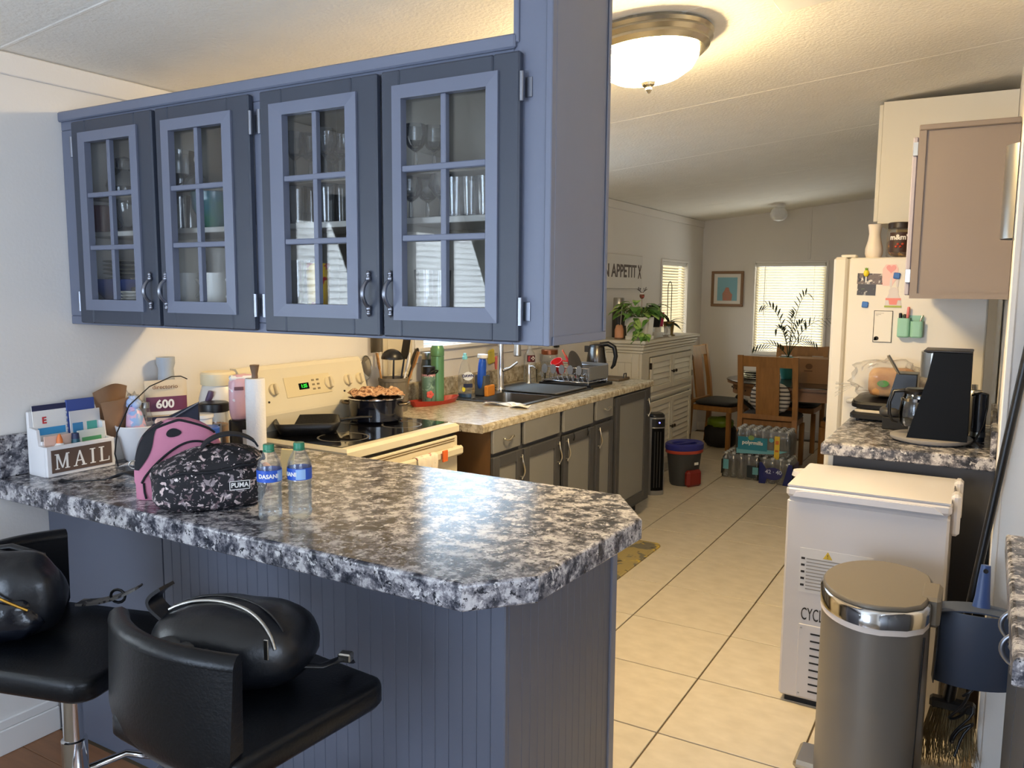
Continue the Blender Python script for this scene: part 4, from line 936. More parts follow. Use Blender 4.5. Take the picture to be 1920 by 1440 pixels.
m = MB(); m.slab(lambda u, v: (-.006-.036*sin(pi*u)**.8, -.07+.14*u, .30*v), 14, 6, .0025); m.obj('shell', STEEL, t); MB().box(-.004, 0, -.075, .075, 0, .30).obj('back_plate', STEEL, t)
# ------------------------------------------------------------------ things on the peninsula
ZP = Z+.0005
# mail box: long side faces +x
mx = thing('mail_organizer', 'white wooden letter holder with brown MAIL plaque', 'organizer', (.034, .095, ZP))
MW = mat('mail_white', '#e4e2e2', .6); MBR = mat('mail_brown', '#5d4a40', .6)
D_, L_ = .105, .235
MB().box(0, .012, 0, L_, 0, .205, .002).obj('back_panel', MW, mx)
MB().box(D_-.012, D_, 0, L_, 0, .098, .002).obj('front_panel', MW, mx)
for y in (0, L_-.010):
    m = MB(); m.prism([(.012, 0), (D_-.012, 0), (D_-.012, .097), (.062, .100), (.055, .150), (.012, .155)], 0, .010, 0, 'y'); m.v = [(a, -b+y, c) for a, b, c in m.v]; m.f = [tuple(reversed(f)) for f in m.f]; m.obj('side_panel', MW, mx)
MB().box(.012, D_-.012, .010, L_-.010, 0, .008).obj('bottom', MW, mx)
MB().box(.058, .066, .010, L_-.010, .008, .112, .001).obj('divider', MW, mx)
MB().box(D_-.0005, D_+.003, .014, L_-.014, .012, .086).obj('plaque', MBR, mx)
GL = {'M': (1.05, [[(.10, 0), (.20, 0), (.20, 1), (.10, 1)], [(.80, 0), (.95, 0), (.95, 1), (.80, 1)], [(.10, 1), (.48, .06), (.56, .06), (.28, 1)], [(.48, .06), (.56, .06), (.95, 1), (.82, 1)], [(0, 0), (.30, 0), (.30, .06), (0, .06)], [(.70, 0), (1.05, 0), (1.05, .06), (.70, .06)], [(0, .94), (.24, .94), (.24, 1), (0, 1)], [(.84, .94), (1.05, .94), (1.05, 1), (.84, 1)]]),
      'A': (.98, [[(.10, 0), (.19, 0), (.53, .98), (.46, 1.02)], [(.70, 0), (.88, 0), (.54, 1.02), (.44, .98)], [(.25, .32), (.72, .32), (.72, .39), (.25, .39)], [(0, 0), (.30, 0), (.30, .06), (0, .06)], [(.60, 0), (.98, 0), (.98, .06), (.60, .06)]]),
      'I': (.42, [[(.13, 0), (.29, 0), (.29, 1), (.13, 1)], [(0, 0), (.42, 0), (.42, .06), (0, .06)], [(0, .94), (.42, .94), (.42, 1), (0, 1)]]),
      'L': (.80, [[(.13, 0), (.29, 0), (.29, 1), (.13, 1)], [(0, 0), (.80, 0), (.80, .06), (0, .06)], [(0, .94), (.42, .94), (.42, 1), (0, 1)], [(.70, 0), (.80, 0), (.80, .28), (.76, .28)]])}
yl = .024
for chx in 'MAIL':
    wl, polys = GL[chx]; m = MB()
    for i_, pl_ in enumerate(polys): m.prism([(yl+x*.046, .023+z*.050) for x, z in pl_], D_+.0030, D_+.0038+.00004*i_, 0, 'x')
    m.obj('letter', PAPER, mx); yl += wl*.046+.0125
def upright(name, label, cat, mats, x, y, z, w, h, t=.004, lean=.06, extra=None):
    o = thing(name, label, cat, (x, y, z), 0, None, 0, -lean)
    MB().box(0, t, -w/2, w/2, 0, h, .0008).obj('sheet', mats, o)
    if extra: extra(o, t, w, h)
    return o
NAVY = mat('navy_print', '#232a4d', .5); SKY = mat('sky_print', '#3f9ad0', .5); REDP = mat('red_print', '#c8353a', .5)
def ex1(o, t, w, h):
    MB().box(t, t+.0008, -w/2, w/2, h-.018, h).obj('top_band', NAVY, o); MB().box(t, t+.0008, -w*.38, w*.42, h*.54, h*.65).obj('blue_band', SKY, o)
    text(o, 'E', .030, (t+.001, -w*.18, h*.76), (pi/2, 0, pi/2), REDP, bold=.001)
upright('mail_flyer', 'white flyer with navy top band standing in the mail holder', 'flyer', PAPER, .034+.025, .095+.068, ZP+.009, .115, .215, .003, .05, ex1)
def ex2(o, t, w, h):
    m = MB()
    for k in range(10): m.at((t/2, -w/2, .02+.018*k)).tube([(.006*cos(a), -.002, .006*sin(a)) for a in [2*pi*i/8 for i in range(8)]], .0012, 4, closed=True)
    m.obj('spiral', STEEL, o)
upright('spiral_notebook', 'blue spiral notebook standing in the mail holder', 'notebook', mat('notebook_blue', '#3c5299', .5), .034+.025, .095+.172, ZP+.009, .098, .222, .008, .05, ex2)
def ex3(o, t, w, h):
    for k, (c, yy) in enumerate((('#3f86b8', -.028), ('#4aa39c', .022))): MB().box(t, t+.001, yy-.018, yy+.018, h*.45, h*.78).obj('picture', mat('card_pic%s' % ('_blue' if k == 0 else '_teal'), c, .4), o)
    MB().box(t, t+.001, -w*.48, w*.48, .0, h*.12).obj('red_band', mat('salmon_print', '#d58a7d', .5), o)
upright('sticker_pack', 'clear sticker pack in front of the blue notebook', 'packet', mat('pack_pale', '#d5d4d6', .3), .034+.040, .095+.178, ZP+.009, .108, .185, .003, .05, ex3)
def ex4(o, t, w, h):
    MB().box(t, t+.001, -w*.35, w*.35, h*.25, h*.8).obj('green_panel', mat('leaf_green_print', '#4f9a68', .5), o); MB().box(t+.001, t+.002, -.012, .012, h*.3, h*.6).obj('dark_mark', DARKTXT, o)
upright('craft_pack', 'clear pack with green card at the front of the mail holder', 'packet', mat('pack_clear', '#cfd6d2', .25), .034+.072, .095+.175, ZP+.009, .098, .122, .004, .05, ex4)
upright('envelope', 'pale peach envelope in the front slot of the mail holder', 'envelope', mat('peach_paper', '#e0bfae', .7), .034+.069, .095+.066, ZP+.009, .10, .118, .003, .04)
t = thing('glue_bottle', 'white glue bottle with orange twist cap in the mail holder', 'bottle', (.034+.082, .095+.058, ZP+.009))
MB().lathe([(0, 0), (.0165, 0), (.0165, .085), (.010, .094), (0, .094)], 18).obj('body', WHITEP, t); MB().lathe([(.010, .094), (.0095, .105), (.004, .122), (0, .124)], 14).obj('cap', mat('orange_cap', '#e07a3a', .4), t)
t = thing('ink_bottle', 'small dark teal bottle beside the glue bottle', 'bottle', (.034+.080, .095+.113, ZP+.009))
MB().lathe([(0, 0), (.014, 0), (.015, .075), (.012, .10), (0, .10)], 16).obj('body', mat('teal_dark', '#1f5566', .35), t); MB().lathe([(.0125, .10), (.011, .118), (0, .118)], 14).obj('cap', NAVY, t)

# white bowl with pastel toy bottle, packets behind
single('white_bowl', 'tall white tapered bowl between the mail holder and pink bag', 'bowl', MB().lathe([(0, 0), (.040, 0), (.048, .008), (.075, .125), (.072, .128), (.069, .122), (.044, .012), (0, .010)], 32, cap=False), mat('bowl_white', '#dfe0e4', .3), (.135, .425, ZP))
PAST = patterned('pastel_print', '#d9b3cf', [('#8fb1e0', 30, .5), ('#e9d9ea', 34, .6), ('#c48aa8', 40, .66)], rough=.35)
t = thing('pastel_bottle', 'pastel pink and blue flower-topped bottle standing in white bowl', 'bottle', (.130, .425, ZP+.055), 0, None, 0, -.12)
MB().lathe([(0, 0), (.033, 0), (.036, .05), (.026, .11), (.014, .135), (0, .136)], 20).obj('body', PAST, t)
m = MB()
for k in range(6): m.at((.014*cos(k), .014*sin(k), .14+.006*(k % 3))).blob(0, 0, 0, .014, .014, .014, 8, 6)
for k in range(5): m.at((.008*cos(k*1.3), .008*sin(k*1.3), .162)).blob(0, 0, 0, .009, .009, .012, 8, 6)
m.obj('flower_top', mat('pastel_blue', '#a9bfe6', .4), t)
single('brown_paper_bag', 'open brown paper bag leaning behind the white bowl', 'bag', MB().slab(lambda u, v: (.012*sin(5*u)+.03*v, -.065+.13*u*(.55+.45*v)+.03*(1-v), .165*v+.02*sin(3*u)*v), 12, 8, .003).slab(lambda u, v: (.04+.012*sin(4*u)+.035*v, -.065+.13*u*(.55+.45*v)+.03*(1-v), .135*v), 12, 8, .003), mat('kraft_paper', '#8d6c50', .8, var=.1), (.030, .395, ZP+.085), -.1, None, .08)
single('stacked_carton', 'small white carton under the brown paper bag by the splash', 'carton', MB().box(-.004, .05, -.05, .06, 0, .085, .003), PAPER, (.030, .385, ZP))
CLP = glass('crinkle_plastic', (.96, .96, .96), .5, .2, .2, .16, .03, .25)
single('clear_packet', 'crinkled clear packet between the brown bag and beige sack', 'packet', MB().blob(0, 0, .11, .020, .055, .11, 18, 14, 2.6, 2.6, None, .35, 6), CLP, (.036, .468, ZP+.001))
t = thing('spice_bottle', 'ribbed clear bottle standing left of the beige 600 sack', 'bottle', (.120, .468, ZP))
MB().lathe([(0, 0), (.022, 0)]+[(.023 if k % 2 else .0205, .01+.009*k) for k in range(16)]+[(.016, .165), (.012, .185)], 18, cap=False).obj('body', PET, t)
MB().lathe([(.0135, .18), (.0135, .20), (0, .201)], 14).obj('cap', STEEL, t)
t = thing('spray_bottle', 'tall translucent bottle with grey collar against the left wall', 'bottle', (.050, .610, ZP))
MB().lathe([(0, 0), (.042, 0), (.045, .02), (.045, .20), (.03, .255), (.027, .27)], 22, cap=False).obj('body', glass('milky_plastic', (.82, .84, .85), .8, .25, .3), t); MB().lathe([(.030, .262), (.027, .305), (.033, .325), (.033, .348), (.029, .348), (.0, .34)], 20).obj('collar', mat('collar_grey', '#a9b0b8', .4), t)
# beige 600 sack
t = thing('tea_sack', 'beige paper sack with purple band reading 600', 'bag', (.118, .555, ZP), -.42)
SACK = mat('sack_beige', '#d3c0a2', .6); hw_ = .073
m = MB()
m.surf(lambda u, v: (.030*(1-v)**.7*sqrt(max(0, 1-(2*abs(u-.5)*1.0)**4))*1.0+.003, -hw_+2*hw_*u, .272*v), 16, 12)
m.surf(lambda u, v: (-.030*(1-v)**.7*sqrt(max(0, 1-(2*abs(u-.5))**4)), -hw_+2*hw_*u, .272*v), 16, 12, flip=True)
m.obj('sack', SACK, t)
def band(v0, v1, mt_, name, u0=0.02, u1=.98):
    MB().surf(lambda u, v: (.030*(1-(v0+(v1-v0)*v))**.7*sqrt(max(0, 1-(2*abs(u0+(u1-u0)*u-.5))**4))+.0045, -hw_+2*hw_*(u0+(u1-u0)*u), .272*(v0+(v1-v0)*v)), 14, 4).obj(name, mt_, t)
band(.59, .78, mat('plum_print', '#6b3152', .5), 'purple_band'); band(.18, .52, mat('deep_navy', '#22264a', .5), 'navy_band'); band(.54, .585, PAPER, 'white_band')
text(t, '600', .042, (.0268, -.010, .186), (pi/2, 0, pi/2), PAPER, bold=.0014)
text(t, 'directorio', .0215, (.016, -.005, .248), (pi/2, 0, pi/2), mat('brown_print', '#6a3a22', .6), 'lettering')
# tall jars behind
t = thing('protein_jar', 'large white plastic jar with cream lid beside the range', 'jar', (.185, .735, ZP))
MB().lathe([(0, 0), (.068, 0), (.072, .01), (.072, .19), (.060, .235), (.052, .245)], 32, cap=False).obj('body', mat('jar_white', '#dcd7ce', .35), t)
MB().lathe([(.062, .242), (.064, .246), (.064, .284), (.058, .291), (0, .291)], 32).obj('lid', mat('cream_lid', '#ead9b2', .35), t)
m = MB(); m.tube([(.074*cos(a), .074*sin(a), .225-.015*k) for k, a in enumerate((-1.05, -1.1, -1.2, -1.3))], [.010, .012, .011, .009], 8); m.obj('side_stripe', mat('dusk_purple', '#54425e', .5), t)
text(t, 'NUTRITION', .024, None, None, DARKTXT, cyl=(.072, -1.22, .10), sx=.8)
t = thing('storage_jar', 'clear jar of brown powder with wide black lid', 'jar', (.272, .640, ZP))
MB().lathe([(0, 0), (.046, 0), (.050, .008), (.050, .155), (.045, .163)], 28, cap=False).obj('jar', PET, t)
MB().lathe([(0, .006), (.046, .006), (.047, .11), (0, .112)], 24).obj('contents', mat('spice_contents', '#b07a44', .7, hex2='#6f6a63', vscale=22), t)
MB().lathe([(.050, .158), (.053, .160), (.053, .188), (.048, .192), (0, .192)], 32).obj('lid', BLACK, t)
lb = MB(); lb.lathe([(.0506, .04), (.0506, .12)], 12, cap=False, a0=-1.9, a1=-.2); lb.obj('label', patterned('jar_label', '#b9b3aa', [('#2f2c2b', 40, .6)], rough=.5), t)
t = thing('margarine_tub', 'white and green plastic tub behind the pink bag', 'tub', (.315, .545, ZP))
MB().lathe([(0, .0), (.034, 0), (.040, .15), (.045, .152), (.045, .163), (0, .163)], 26).obj('tub', WHITEP, t)
lb = MB(); lb.lathe([(.0385, .10), (.0405, .145)], 10, cap=False, a0=-2.6, a1=-1.25); lb.obj('label', mat('lime_print', '#7fae34', .5), t)
t = thing('supplement_tub', 'white tub with bright blue lid behind the floral bag', 'tub', (.402, .492, ZP))
MB().lathe([(0, 0), (.046, 0), (.048, .006), (.048, .095), (.042, .104)], 28, cap=False).obj('body', mat('tub_cream', '#e8e2cf', .4), t)
MB().lathe([(.046, .100), (.0475, .103), (.0475, .130), (.043, .134), (0, .134)], 32).obj('lid', mat('blue_lid', '#2b57b5', .35), t)
t = thing('black_canister', 'black canister standing behind the paper towel roll', 'canister', (.408, .652, ZP))
MB().lathe([(0, 0), (.045, 0), (.047, .006), (.047, .095), (.044, .10)], 28, cap=False).obj('body', mat('canister_dark', '#1b191b', .4), t); MB().lathe([(.048, .098), (.0485, .10), (.0485, .135), (.045, .139), (0, .139)], 28).obj('lid', BLACK, t)
t = thing('wipes_pack', 'pink and white soft pack on top of the black canister', 'packet', (.408, .652, ZP+.1395), .9)
PK = patterned('pink_pack_print', '#dcaeb4', [('#efe6e6', 26, .60), ('#b98d96', 50, .66)], rough=.3)
MB().blob(0, 0, .078, .046, .030, .084, 24, 16, 3.2, 4.5, .0, .06, 4).obj('pack', PK, t)
MB().box(-.028, .004, -.0345, -.0315, .108, .120, .001).obj('dark_tab', mat('mauve_tab', '#6d4a55', .5), t)
MB().box(-.043, .043, -.026, .026, .140, .158, .006).obj('white_top', PAPER, t)
single('silver_packet', 'silver grey foil packet leaning against the black canister', 'packet', MB().slab(lambda u, v: (.006*sin(3*u), -.026+.052*u, .115*v), 6, 6, .004), mat('foil_grey', '#a8a6a3', .35, .5), (.495, .610, ZP), -.5, None, 0, -.14)
# paper towel
pt = thing('paper_towel_roll', 'white paper towel roll on brown wooden stand', 'paper towel', (.615, .525, ZP))
TW = mat('towel_paper', '#e3dfda', .9, bump=.5, bscale=120)
BRW = mat('towel_wood', '#6f563f', .5, var=.12, vscale=10)
MB().lathe([(0, 0), (.060, 0), (.060, .012), (0, .012)], 28).obj('base', BRW, pt)
MB().lathe([(0, .013), (.031, .013), (.032, .02), (.032, .305), (.030, .311), (0, .311)], 28).obj('roll', TW, pt)
MB().lathe([(0, .312), (.014, .312), (.013, .325), (.021, .355), (0, .357)], 4).obj('finial', BRW, pt)
single('yellow_card', 'small yellow carton standing between the two water bottles', 'carton', MB().box(-.022, .022, -.006, .006, 0, .088, .001).box(-.014, .014, -.0068, -.006, .065, .076), mat('card_yellow', '#d9c58a', .6), (.750, .520, ZP), .8, None, .0, .12)
t = thing('peach_clip', 'peach coloured hair clip beside the yellow carton', 'clip', (.735, .450, ZP))
MB().blob(0, 0, .028, .024, .016, .028, 14, 10).obj('shell', mat('peach_plastic', '#d8946a', .35), t)

# pink neoprene lunch bag
ang_n = atan2(-.6, .8)
PINK = mat('pink_neoprene', '#c07a92', .9, bump=.15, bscale=250); BLKF = mat('black_fabric', '#15151b', .85, bump=.2, bscale=200)
pb = thing('lunch_bag', 'pink neoprene lunch bag with black trim standing by the mail holder', 'bag', (.655, .195, ZP), ang_n+pi/2)
# local: x across the face (width), -y toward the camera
def pw(v): return .125*(1-.03*(1-v)) if v < .2 else .125*sqrt(max(.02, 1-((v-.2)/.815)**3))
def face(side):
    def fn(u, v):
        w = pw(v); x = -w+2*w*u; bul = sqrt(max(0, 1-abs(2*u-1)**3)); th = .062*(1-.55*v**1.5)
        z = .224*v
        return (x, side*th*(.35+.65*bul)*(1-.08*sin(pi*v)), max(z, .0))
    return fn
m = MB(); m.surf(face(-1), 28, 22); m.surf(face(1), 28, 22, flip=True)
m.surf(lambda u, v: [a*(1-v)+b*v for a, b in zip(face(-1)(0, u), face(1)(0, u))], 22, 3, flip=False)
m.surf(lambda u, v: [a*(1-v)+b*v for a, b in zip(face(-1)(1, u), face(1)(1, u))], 22, 3, flip=True)
m.surf(lambda u, v: [a*(1-v)+b*v for a, b in zip(face(-1)(u, 1), face(1)(u, 1))], 28, 3); m.obj('shell', PINK, pb)
def onf(u, v, o=.003):
    p = face(-1)(u, v); return (p[0], p[1]-o, p[2])
MB().surf(lambda u, v: onf(.40+(.30*(v**.5))*.62*cos(2*pi*u)*.62+.02, .845+.055*v*sin(2*pi*u)*(1-.25*cos(2*pi*u)), .0035), 26, 4, closeu=True).obj('handle_hole', BLKF, pb)
m = MB(); m.tube([onf(.08+.84*t_, .22+.50*sin(pi*.70*t_)**.8, .002) for t_ in [i/26 for i in range(27)]], .0055, 8, True, False, .6)
m.tube([onf(.10, .22, .003), onf(.095, .10, .004), onf(.11, .02, .006)], .003, 6); m.obj('zipper', BLKF, pb)
MB().surf(lambda u, v: onf(0.0+.17*u*(.3+.7*sin(pi*v)), .38+.60*v, .0025), 6, 16).surf(lambda u, v: [a*(1-u)+b*u-(.002 if k == 0 else 0) for k, (a, b) in enumerate(zip(face(-1)(0, .38+.6*v), face(1)(0, .38+.6*v)))], 4, 16).obj('side_gusset', BLKF, pb)
m = MB(); m.tube([face(-1)(.5+.5*cos(a), .80+.2*sin(a)) for a in [pi*(i/20) for i in range(21)]], .004, 6); m.obj('edge_binding', BLKF, pb)
m = MB(); m.tube([(-.125+.012*cos(a), -.02, .10+.012*sin(a)) for a in [2*pi*i/12 for i in range(12)]], .0025, 6, closed=True); m.obj('ring', STEEL, pb)
t = thing('navy_pouch', 'dark navy pouch with pointed flap behind the pink bag', 'pouch', (.442, .348, ZP), ang_n+pi/2)
m = MB(); m.slab(lambda u, v: (-.07+.14*u, .01*sin(3*u), .168*v+.068*u*v), 10, 8, .020); m.obj('pouch', mat('navy_fabric', '#141a2e', .7), t)
MB().tube([(-.07, -.014, .160), (0, -.016, .196), (.07, -.014, .236)], .0022, 6).obj('piping', mat('grey_piping', '#6b6e78', .5), t)
single('peach_pouch', 'small cream pouch peeking out behind the pink bag', 'pouch', MB().box(-.032, .032, -.008, .008, 0, .212, .006), mat('cream_fabric', '#dcb7a2', .8), (.545, .235, ZP), ang_n+pi/2)
single('black_strap', 'flat black strap lying between MAIL box and pink bag', 'strap', MB().slab(lambda u, v: (.13*u, -.02+.04*v, .010+.03*sin(pi*u*.8)*(1-.4*u)), 14, 4, .004), BLKF, (.345, .185, ZP), .15)
single('earphone_cable', 'thin black cable lying on the bar before the MAIL box', 'cable', MB().tube([(.36, .19, ZP+.02), (.33, .165, ZP+.006), (.29, .13, ZP+.003), (.25, .10, ZP+.003), (.215, .085, ZP+.003), (.205, .10, ZP+.003), (.23, .105, ZP+.003), (.245, .112, ZP+.006)], .0025, 6), BLACK)
single('charging_cable', 'thin black cable rising from the pink bag over the sack', 'cable', MB().tube([(.535, .075, ZP+.09), (.50, .09, ZP+.12), (.44, .14, ZP+.17), (.36, .24, ZP+.235), (.27, .38, ZP+.275), (.20, .52, ZP+.292), (.185, .57, ZP+.288), (.18, .60, ZP+.275)], .0022, 6), BLACK)
single('foil_sheet', 'pale folded sheet lying behind the black strap', 'sheet', MB().slab(lambda u, v: (.12*u, .10*v, .006+.012*sin(3*u+2*v)), 8, 6, .002), mat('pale_sheet', '#bfc0c4', .5), (.20, .30, ZP), .1)

# floral lunch bag
FLOR = patterned('floral_fabric', '#17151a', [('#8f8385', 42, .585), ('#c7b3b0', 55, .605), ('#6e5a5e', 48, .62), ('#e0d3cf', 80, .65)], rough=.8)
fb = thing('lunch_bag', 'black floral lunch bag with white logo patch in front of pink bag', 'bag', (.826, .160, ZP), ang_n+pi/2)
MB().blob(0, 0, .062, .152, .098, .074, 44, 24, 3.4, 3.2, .0005, .07, 3).obj('body', FLOR, fb)
def lidp(u, v):
    a = 2*pi*u; r = v
    return (.140*r*math.copysign(abs(cos(a))**.6, cos(a)), .088*r*math.copysign(abs(sin(a))**.6, sin(a)), .118+.050*(1-r**2)**.8+.004*sin(9*u*2*pi)*r+.016*(cos(a)*r))
MB().surf(lidp, 40, 10, closeu=True).obj('lid', FLOR, fb)
m = MB(); m.tube([(lambda p: (p[0]*1.045, p[1]*1.06, p[2]-.004))(lidp(i/44, 1)) for i in range(44)], .0042, 6, closed=True); m.obj('zipper', BLKF, fb)
m = MB(); m.slab(lambda u, v: (-.02+.15*u, -.028+.056*v, .160+.038*sin(pi*u)**.6), 18, 4, .005); m.obj('handle', BLKF, fb)
lg = thing_ = None
pt_ = MB().box(-.027, .027, -.0012, .001, -.0125, .0125, .0005).obj('logo_patch', mat('patch_black', '#0e0d10', .6), fb); pt_.location = (.072, -.0985, .070); pt_.rotation_euler = (0, 0, .08)
m = MB()
for r in ((-.027, .027, .0108, .0125), (-.027, .027, -.0125, -.0108), (-.027, -.0253, -.0125, .0125), (.0253, .027, -.0125, .0125)): m.box(r[0], r[1], -.002, -.0012, r[2], r[3])
m.obj('logo_border', PAPER, pt_)
text(pt_, 'PUMA', .019, (0, -.0016, 0), (pi/2, 0, 0), PAPER, bold=.0004, sx=.92)

# two water bottles
BLUEL = mat('label_blue', '#2554b8', .35); BLUED = mat('label_light', '#8fb2dd', .35); GCAP = mat('green_cap', '#1f7a5a', .4)
def water_bottle(label, x, y, rz, h=.202):
    t = thing('water_bottle', label, 'bottle', (x, y, ZP), rz, 'half-litre water bottles on the bar'); r = .0322
    pr = [(0, .004), (.018, 0), (.026, .0), (.0305, .010)]
    for k in range(5): z = .018+.016*k; pr += [(.0318, z), (.0295, z+.008)]
    pr += [(r, .100), (r*.985, .104), (r*.985, .138), (r, .142), (.030, .152), (.022, .170), (.0135, .184), (.0135, .190)]
    MB().lathe(pr, 30, cap=False).obj('bottle', PET, t)
    MB().lathe([(0, .0035), (.024, .004)]+[(p[0]-.0015, p[1]) for p in pr[3:-5]]+[(.027, .150), (0, .150)], 24, cap=False).obj('water', glass('water_fill', (.93, .96, .98), .5, .04, .25), t)
    MB().lathe([(r+.0004, .106), (r+.0004, .137)], 30, cap=False).obj('label', BLUEL, t)
    MB().lathe([(r+.0008, .108), (r+.0008, .135)], 8, cap=False, a0=-.35, a1=.45).obj('label_panel', BLUED, t)
    text(t, 'DASANI', .015, None, None, PAPER, cyl=(r+.0006, -1.1, .1215), bold=.0005)
    MB().lathe([(.0145, .187), (.0145, .200), (.0135, .2025), (0, .2025)], 24).obj('cap', GCAP, t); MB().lathe([(.0135, .182), (.0155, .183), (.0155, .1855), (.0135, .1862)], 20, cap=False).obj('neck_ring', GCAP, t)
    return t
water_bottle('water bottle nearer the floral bag, green cap and blue label', 1.088, .136, .25)
water_bottle('water bottle further along the bar, its pale label panel facing', 1.137, .196, -.75)
# ------------------------------------------------------------------ on the range
IRON = mat('cast_iron', '#17171a', .45, .2, bump=.2, bscale=150); RT = .9225
t = thing('skillet', 'black square griddle pan on the range beside the paper towels', 'pan', (.235, 1.150, RT), .776)
o_ = rrect(.27, .27, .045, 5); i_ = rrect(.255, .255, .040, 5); b_ = rrect(.225, .225, .04, 5); n_ = len(o_)
m = MB(); vs = [p+(0,) for p in b_]+[p+(.048,) for p in o_]+[p+(.050,) for p in i_]+[(p[0]*.97, p[1]*.97, .006) for p in b_]; fs = []
for r in range(3):
    for k in range(n_): fs.append((r*n_+k, r*n_+(k+1) % n_, (r+1)*n_+(k+1) % n_, (r+1)*n_+k))
fs.append(tuple(reversed(range(n_)))); fs.append(tuple(3*n_+k for k in range(n_))); m.add(vs, fs, True); m.obj('pan', IRON, t)
m = MB(); m.tube([(.125, .0, .040), (.16, .0, .045), (.22, .0, .050), (.27, .0, .050)], [.016, .012, .013, .010], 10, True, False, .45); m.obj('handle', IRON, t)
pot = thing('stock_pot', 'dark blue enamel pot with steel rim on the back burner', 'pot', (.300, 1.520, RT), .4)
MB().lathe([(0, 0), (.112, 0), (.122, .010), (.124, .100), (.127, .104), (.122, .104), (.119, .012), (0, .010)], 40, cap=False).obj('body', mat('pot_navy', '#12141f', .15, coat=.6), pot)
MB().lathe([(.1235, .1035), (.130, .105), (.130, .110), (.10, .114), (0, .118)], 40).obj('lid_rim', CHROME, pot)
for sg in (-1, 1):
    MB().tube([(sg*.118, -.03, .078), (sg*.150, -.026, .082), (sg*.155, 0, .084), (sg*.150, .026, .082), (sg*.118, .03, .078)], .006, 8).obj('handle', mat('pot_handle', '#6a5d4a', .3, .6), pot)
TEAT = patterned('tea_towel_print', '#b98f6c', [('#6f4a33', 70, .53), ('#d3b594', 50, .57)], rough=.95)
single('folded_tea_towel', 'crumpled tan patterned cloth lying on the pot lid', 'cloth', MB().slab(lambda u, v: (-.115+.23*u, -.085+.17*v, .003+.034*abs(noise.noise(Vector((u*5, v*5, 1))))+.014*sin(pi*u)**.6*sin(pi*v)**.6), 26, 20, .004), TEAT, (.300, 1.520, RT+.1175), .9)
# utensil crock
CROCK = mat('crock_taupe', '#6f675a', .45); t = thing('utensil_crock', 'taupe ribbed crock full of cooking utensils', 'crock', (.150, 1.835, ZP))
m = MB(); n_ = 44; P_ = []
m.surf(lambda u, v: (.072*(1+.02*(math.cos(22*2*pi*u)))*cos(2*pi*u)*(.93+.07*v), .072*(1+.02*math.cos(22*2*pi*u))*sin(2*pi*u)*(.93+.07*v), .165*v), 88, 4, closeu=True)
m.lathe([(0, .0005), (.066, .0005)], 32, cap=False).lathe([(.0725, .148), (.075, .150), (.075, .166), (.070, .166), (.066, .02), (0, .02)], 40, cap=False); m.obj('crock', CROCK, t)
UT = (.150, 1.835, ZP+.02)
def utensil(name, label, dx, dy, lean_dir, lean, L, head, mm, hm=None, hw=.006):
    t = thing(name, label, 'utensil', (UT[0]+dx, UT[1]+dy, UT[2]+.004), lean_dir, None, 0, lean)
    MB().tube([(0, 0, 0), (0, 0, L*.62), (0, 0, L*.75)], [hw, hw*.8, hw*.7], 8).obj('handle', mm, t)
    head(L).obj('head', hm or mm, t); return t
def ladle(L): return MB().at((0, 0, L*.82)).surf(lambda u, v: (.055*sin(pi*.5*v)*cos(2*pi*u)*1.0-.01, .055*sin(pi*.5*v)*sin(2*pi*u), .05*cos(pi*.5*v)-.02), 18, 8, closeu=True)
def spat(L, w=.03): return MB().prism([(-w*.6, L*.70), (w*.6, L*.70), (w, L*.80), (w*.95, L), (-w*.95, L), (-w, L*.80)], -.003, .003, 0, 'x')
def spoon(L): return MB().blob(0, 0, L*.86, .007, .024, .05, 14, 10)
OLIVE = mat('olive_wood', '#9a6b38', .5, var=.2, vscale=14)
utensil('ladle', 'black ladle, round bowl up, in the crock', -.005, .0, 0, .04, .31, ladle, BLACK)
utensil('turner', 'black square-headed turner standing tallest in the crock', .0, .03, 1.2, .18, .335, lambda L: spat(L, .033), BLACK)
utensil('wooden_fork', 'slotted wooden spatula leaning right in the crock', .02, .03, .9, .34, .285, lambda L: spat(L, .022), OLIVE)
utensil('wooden_spoon', 'carved wooden spoon at the left of the crock', -.02, -.035, -2.2, .16, .27, lambda L: spat(L, .020), mat('carved_wood', '#8a5a2c', .5, hex2='#c9954f', vscale=60))
utensil('black_spoon', 'black serving spoon leaning right in the crock', .0, .045, 1.35, .42, .30, spoon, BLACK)
utensil('skimmer', 'white handled spoon in the middle of the crock', .02, .015, .8, .22, .26, lambda L: spoon(L), WHITEP)
t = thing('mesh_strainer', 'round mesh strainer leaning behind the crock by the range', 'strainer', (.055, 1.755, ZP+.0), .2, None, 0, -.05)
m = MB(); m.tube([(0, .055*cos(a), .215+.060*sin(a)) for a in [2*pi*i/24 for i in range(24)]], .003, 6, closed=True); m.tube([(0, 0, .155), (0, 0, .001)], .005, 6); m.obj('hoop', STEEL, t)
MB().surf(lambda u, v: (-.03*(1-v*v), .053*v*cos(2*pi*u), .215+.058*v*sin(2*pi*u)), 20, 6, closeu=True).obj('mesh_bowl', glass('wire_mesh', (.55, .52, .47), .6, .4, .3), t)
t = thing('window_side_panel', 'cream panelled board on the wall left of the sink window', 'panel', (.0, 1.93, 1.03))
MB().box(.001, .014, 0, .245, 0, .95, .003).obj('board', mat('cream_board', '#d8ccb2', .5), t); m = MB()
for r in ((.03, .215, .03, .045), (.03, .215, .90, .915), (.03, .045, .045, .90), (.20, .215, .045, .90)): m.box(.014, .020, r[0], r[1], r[2], r[3], .003)
m.obj('bead', mat('cream_board', '#d8ccb2', .5), t)
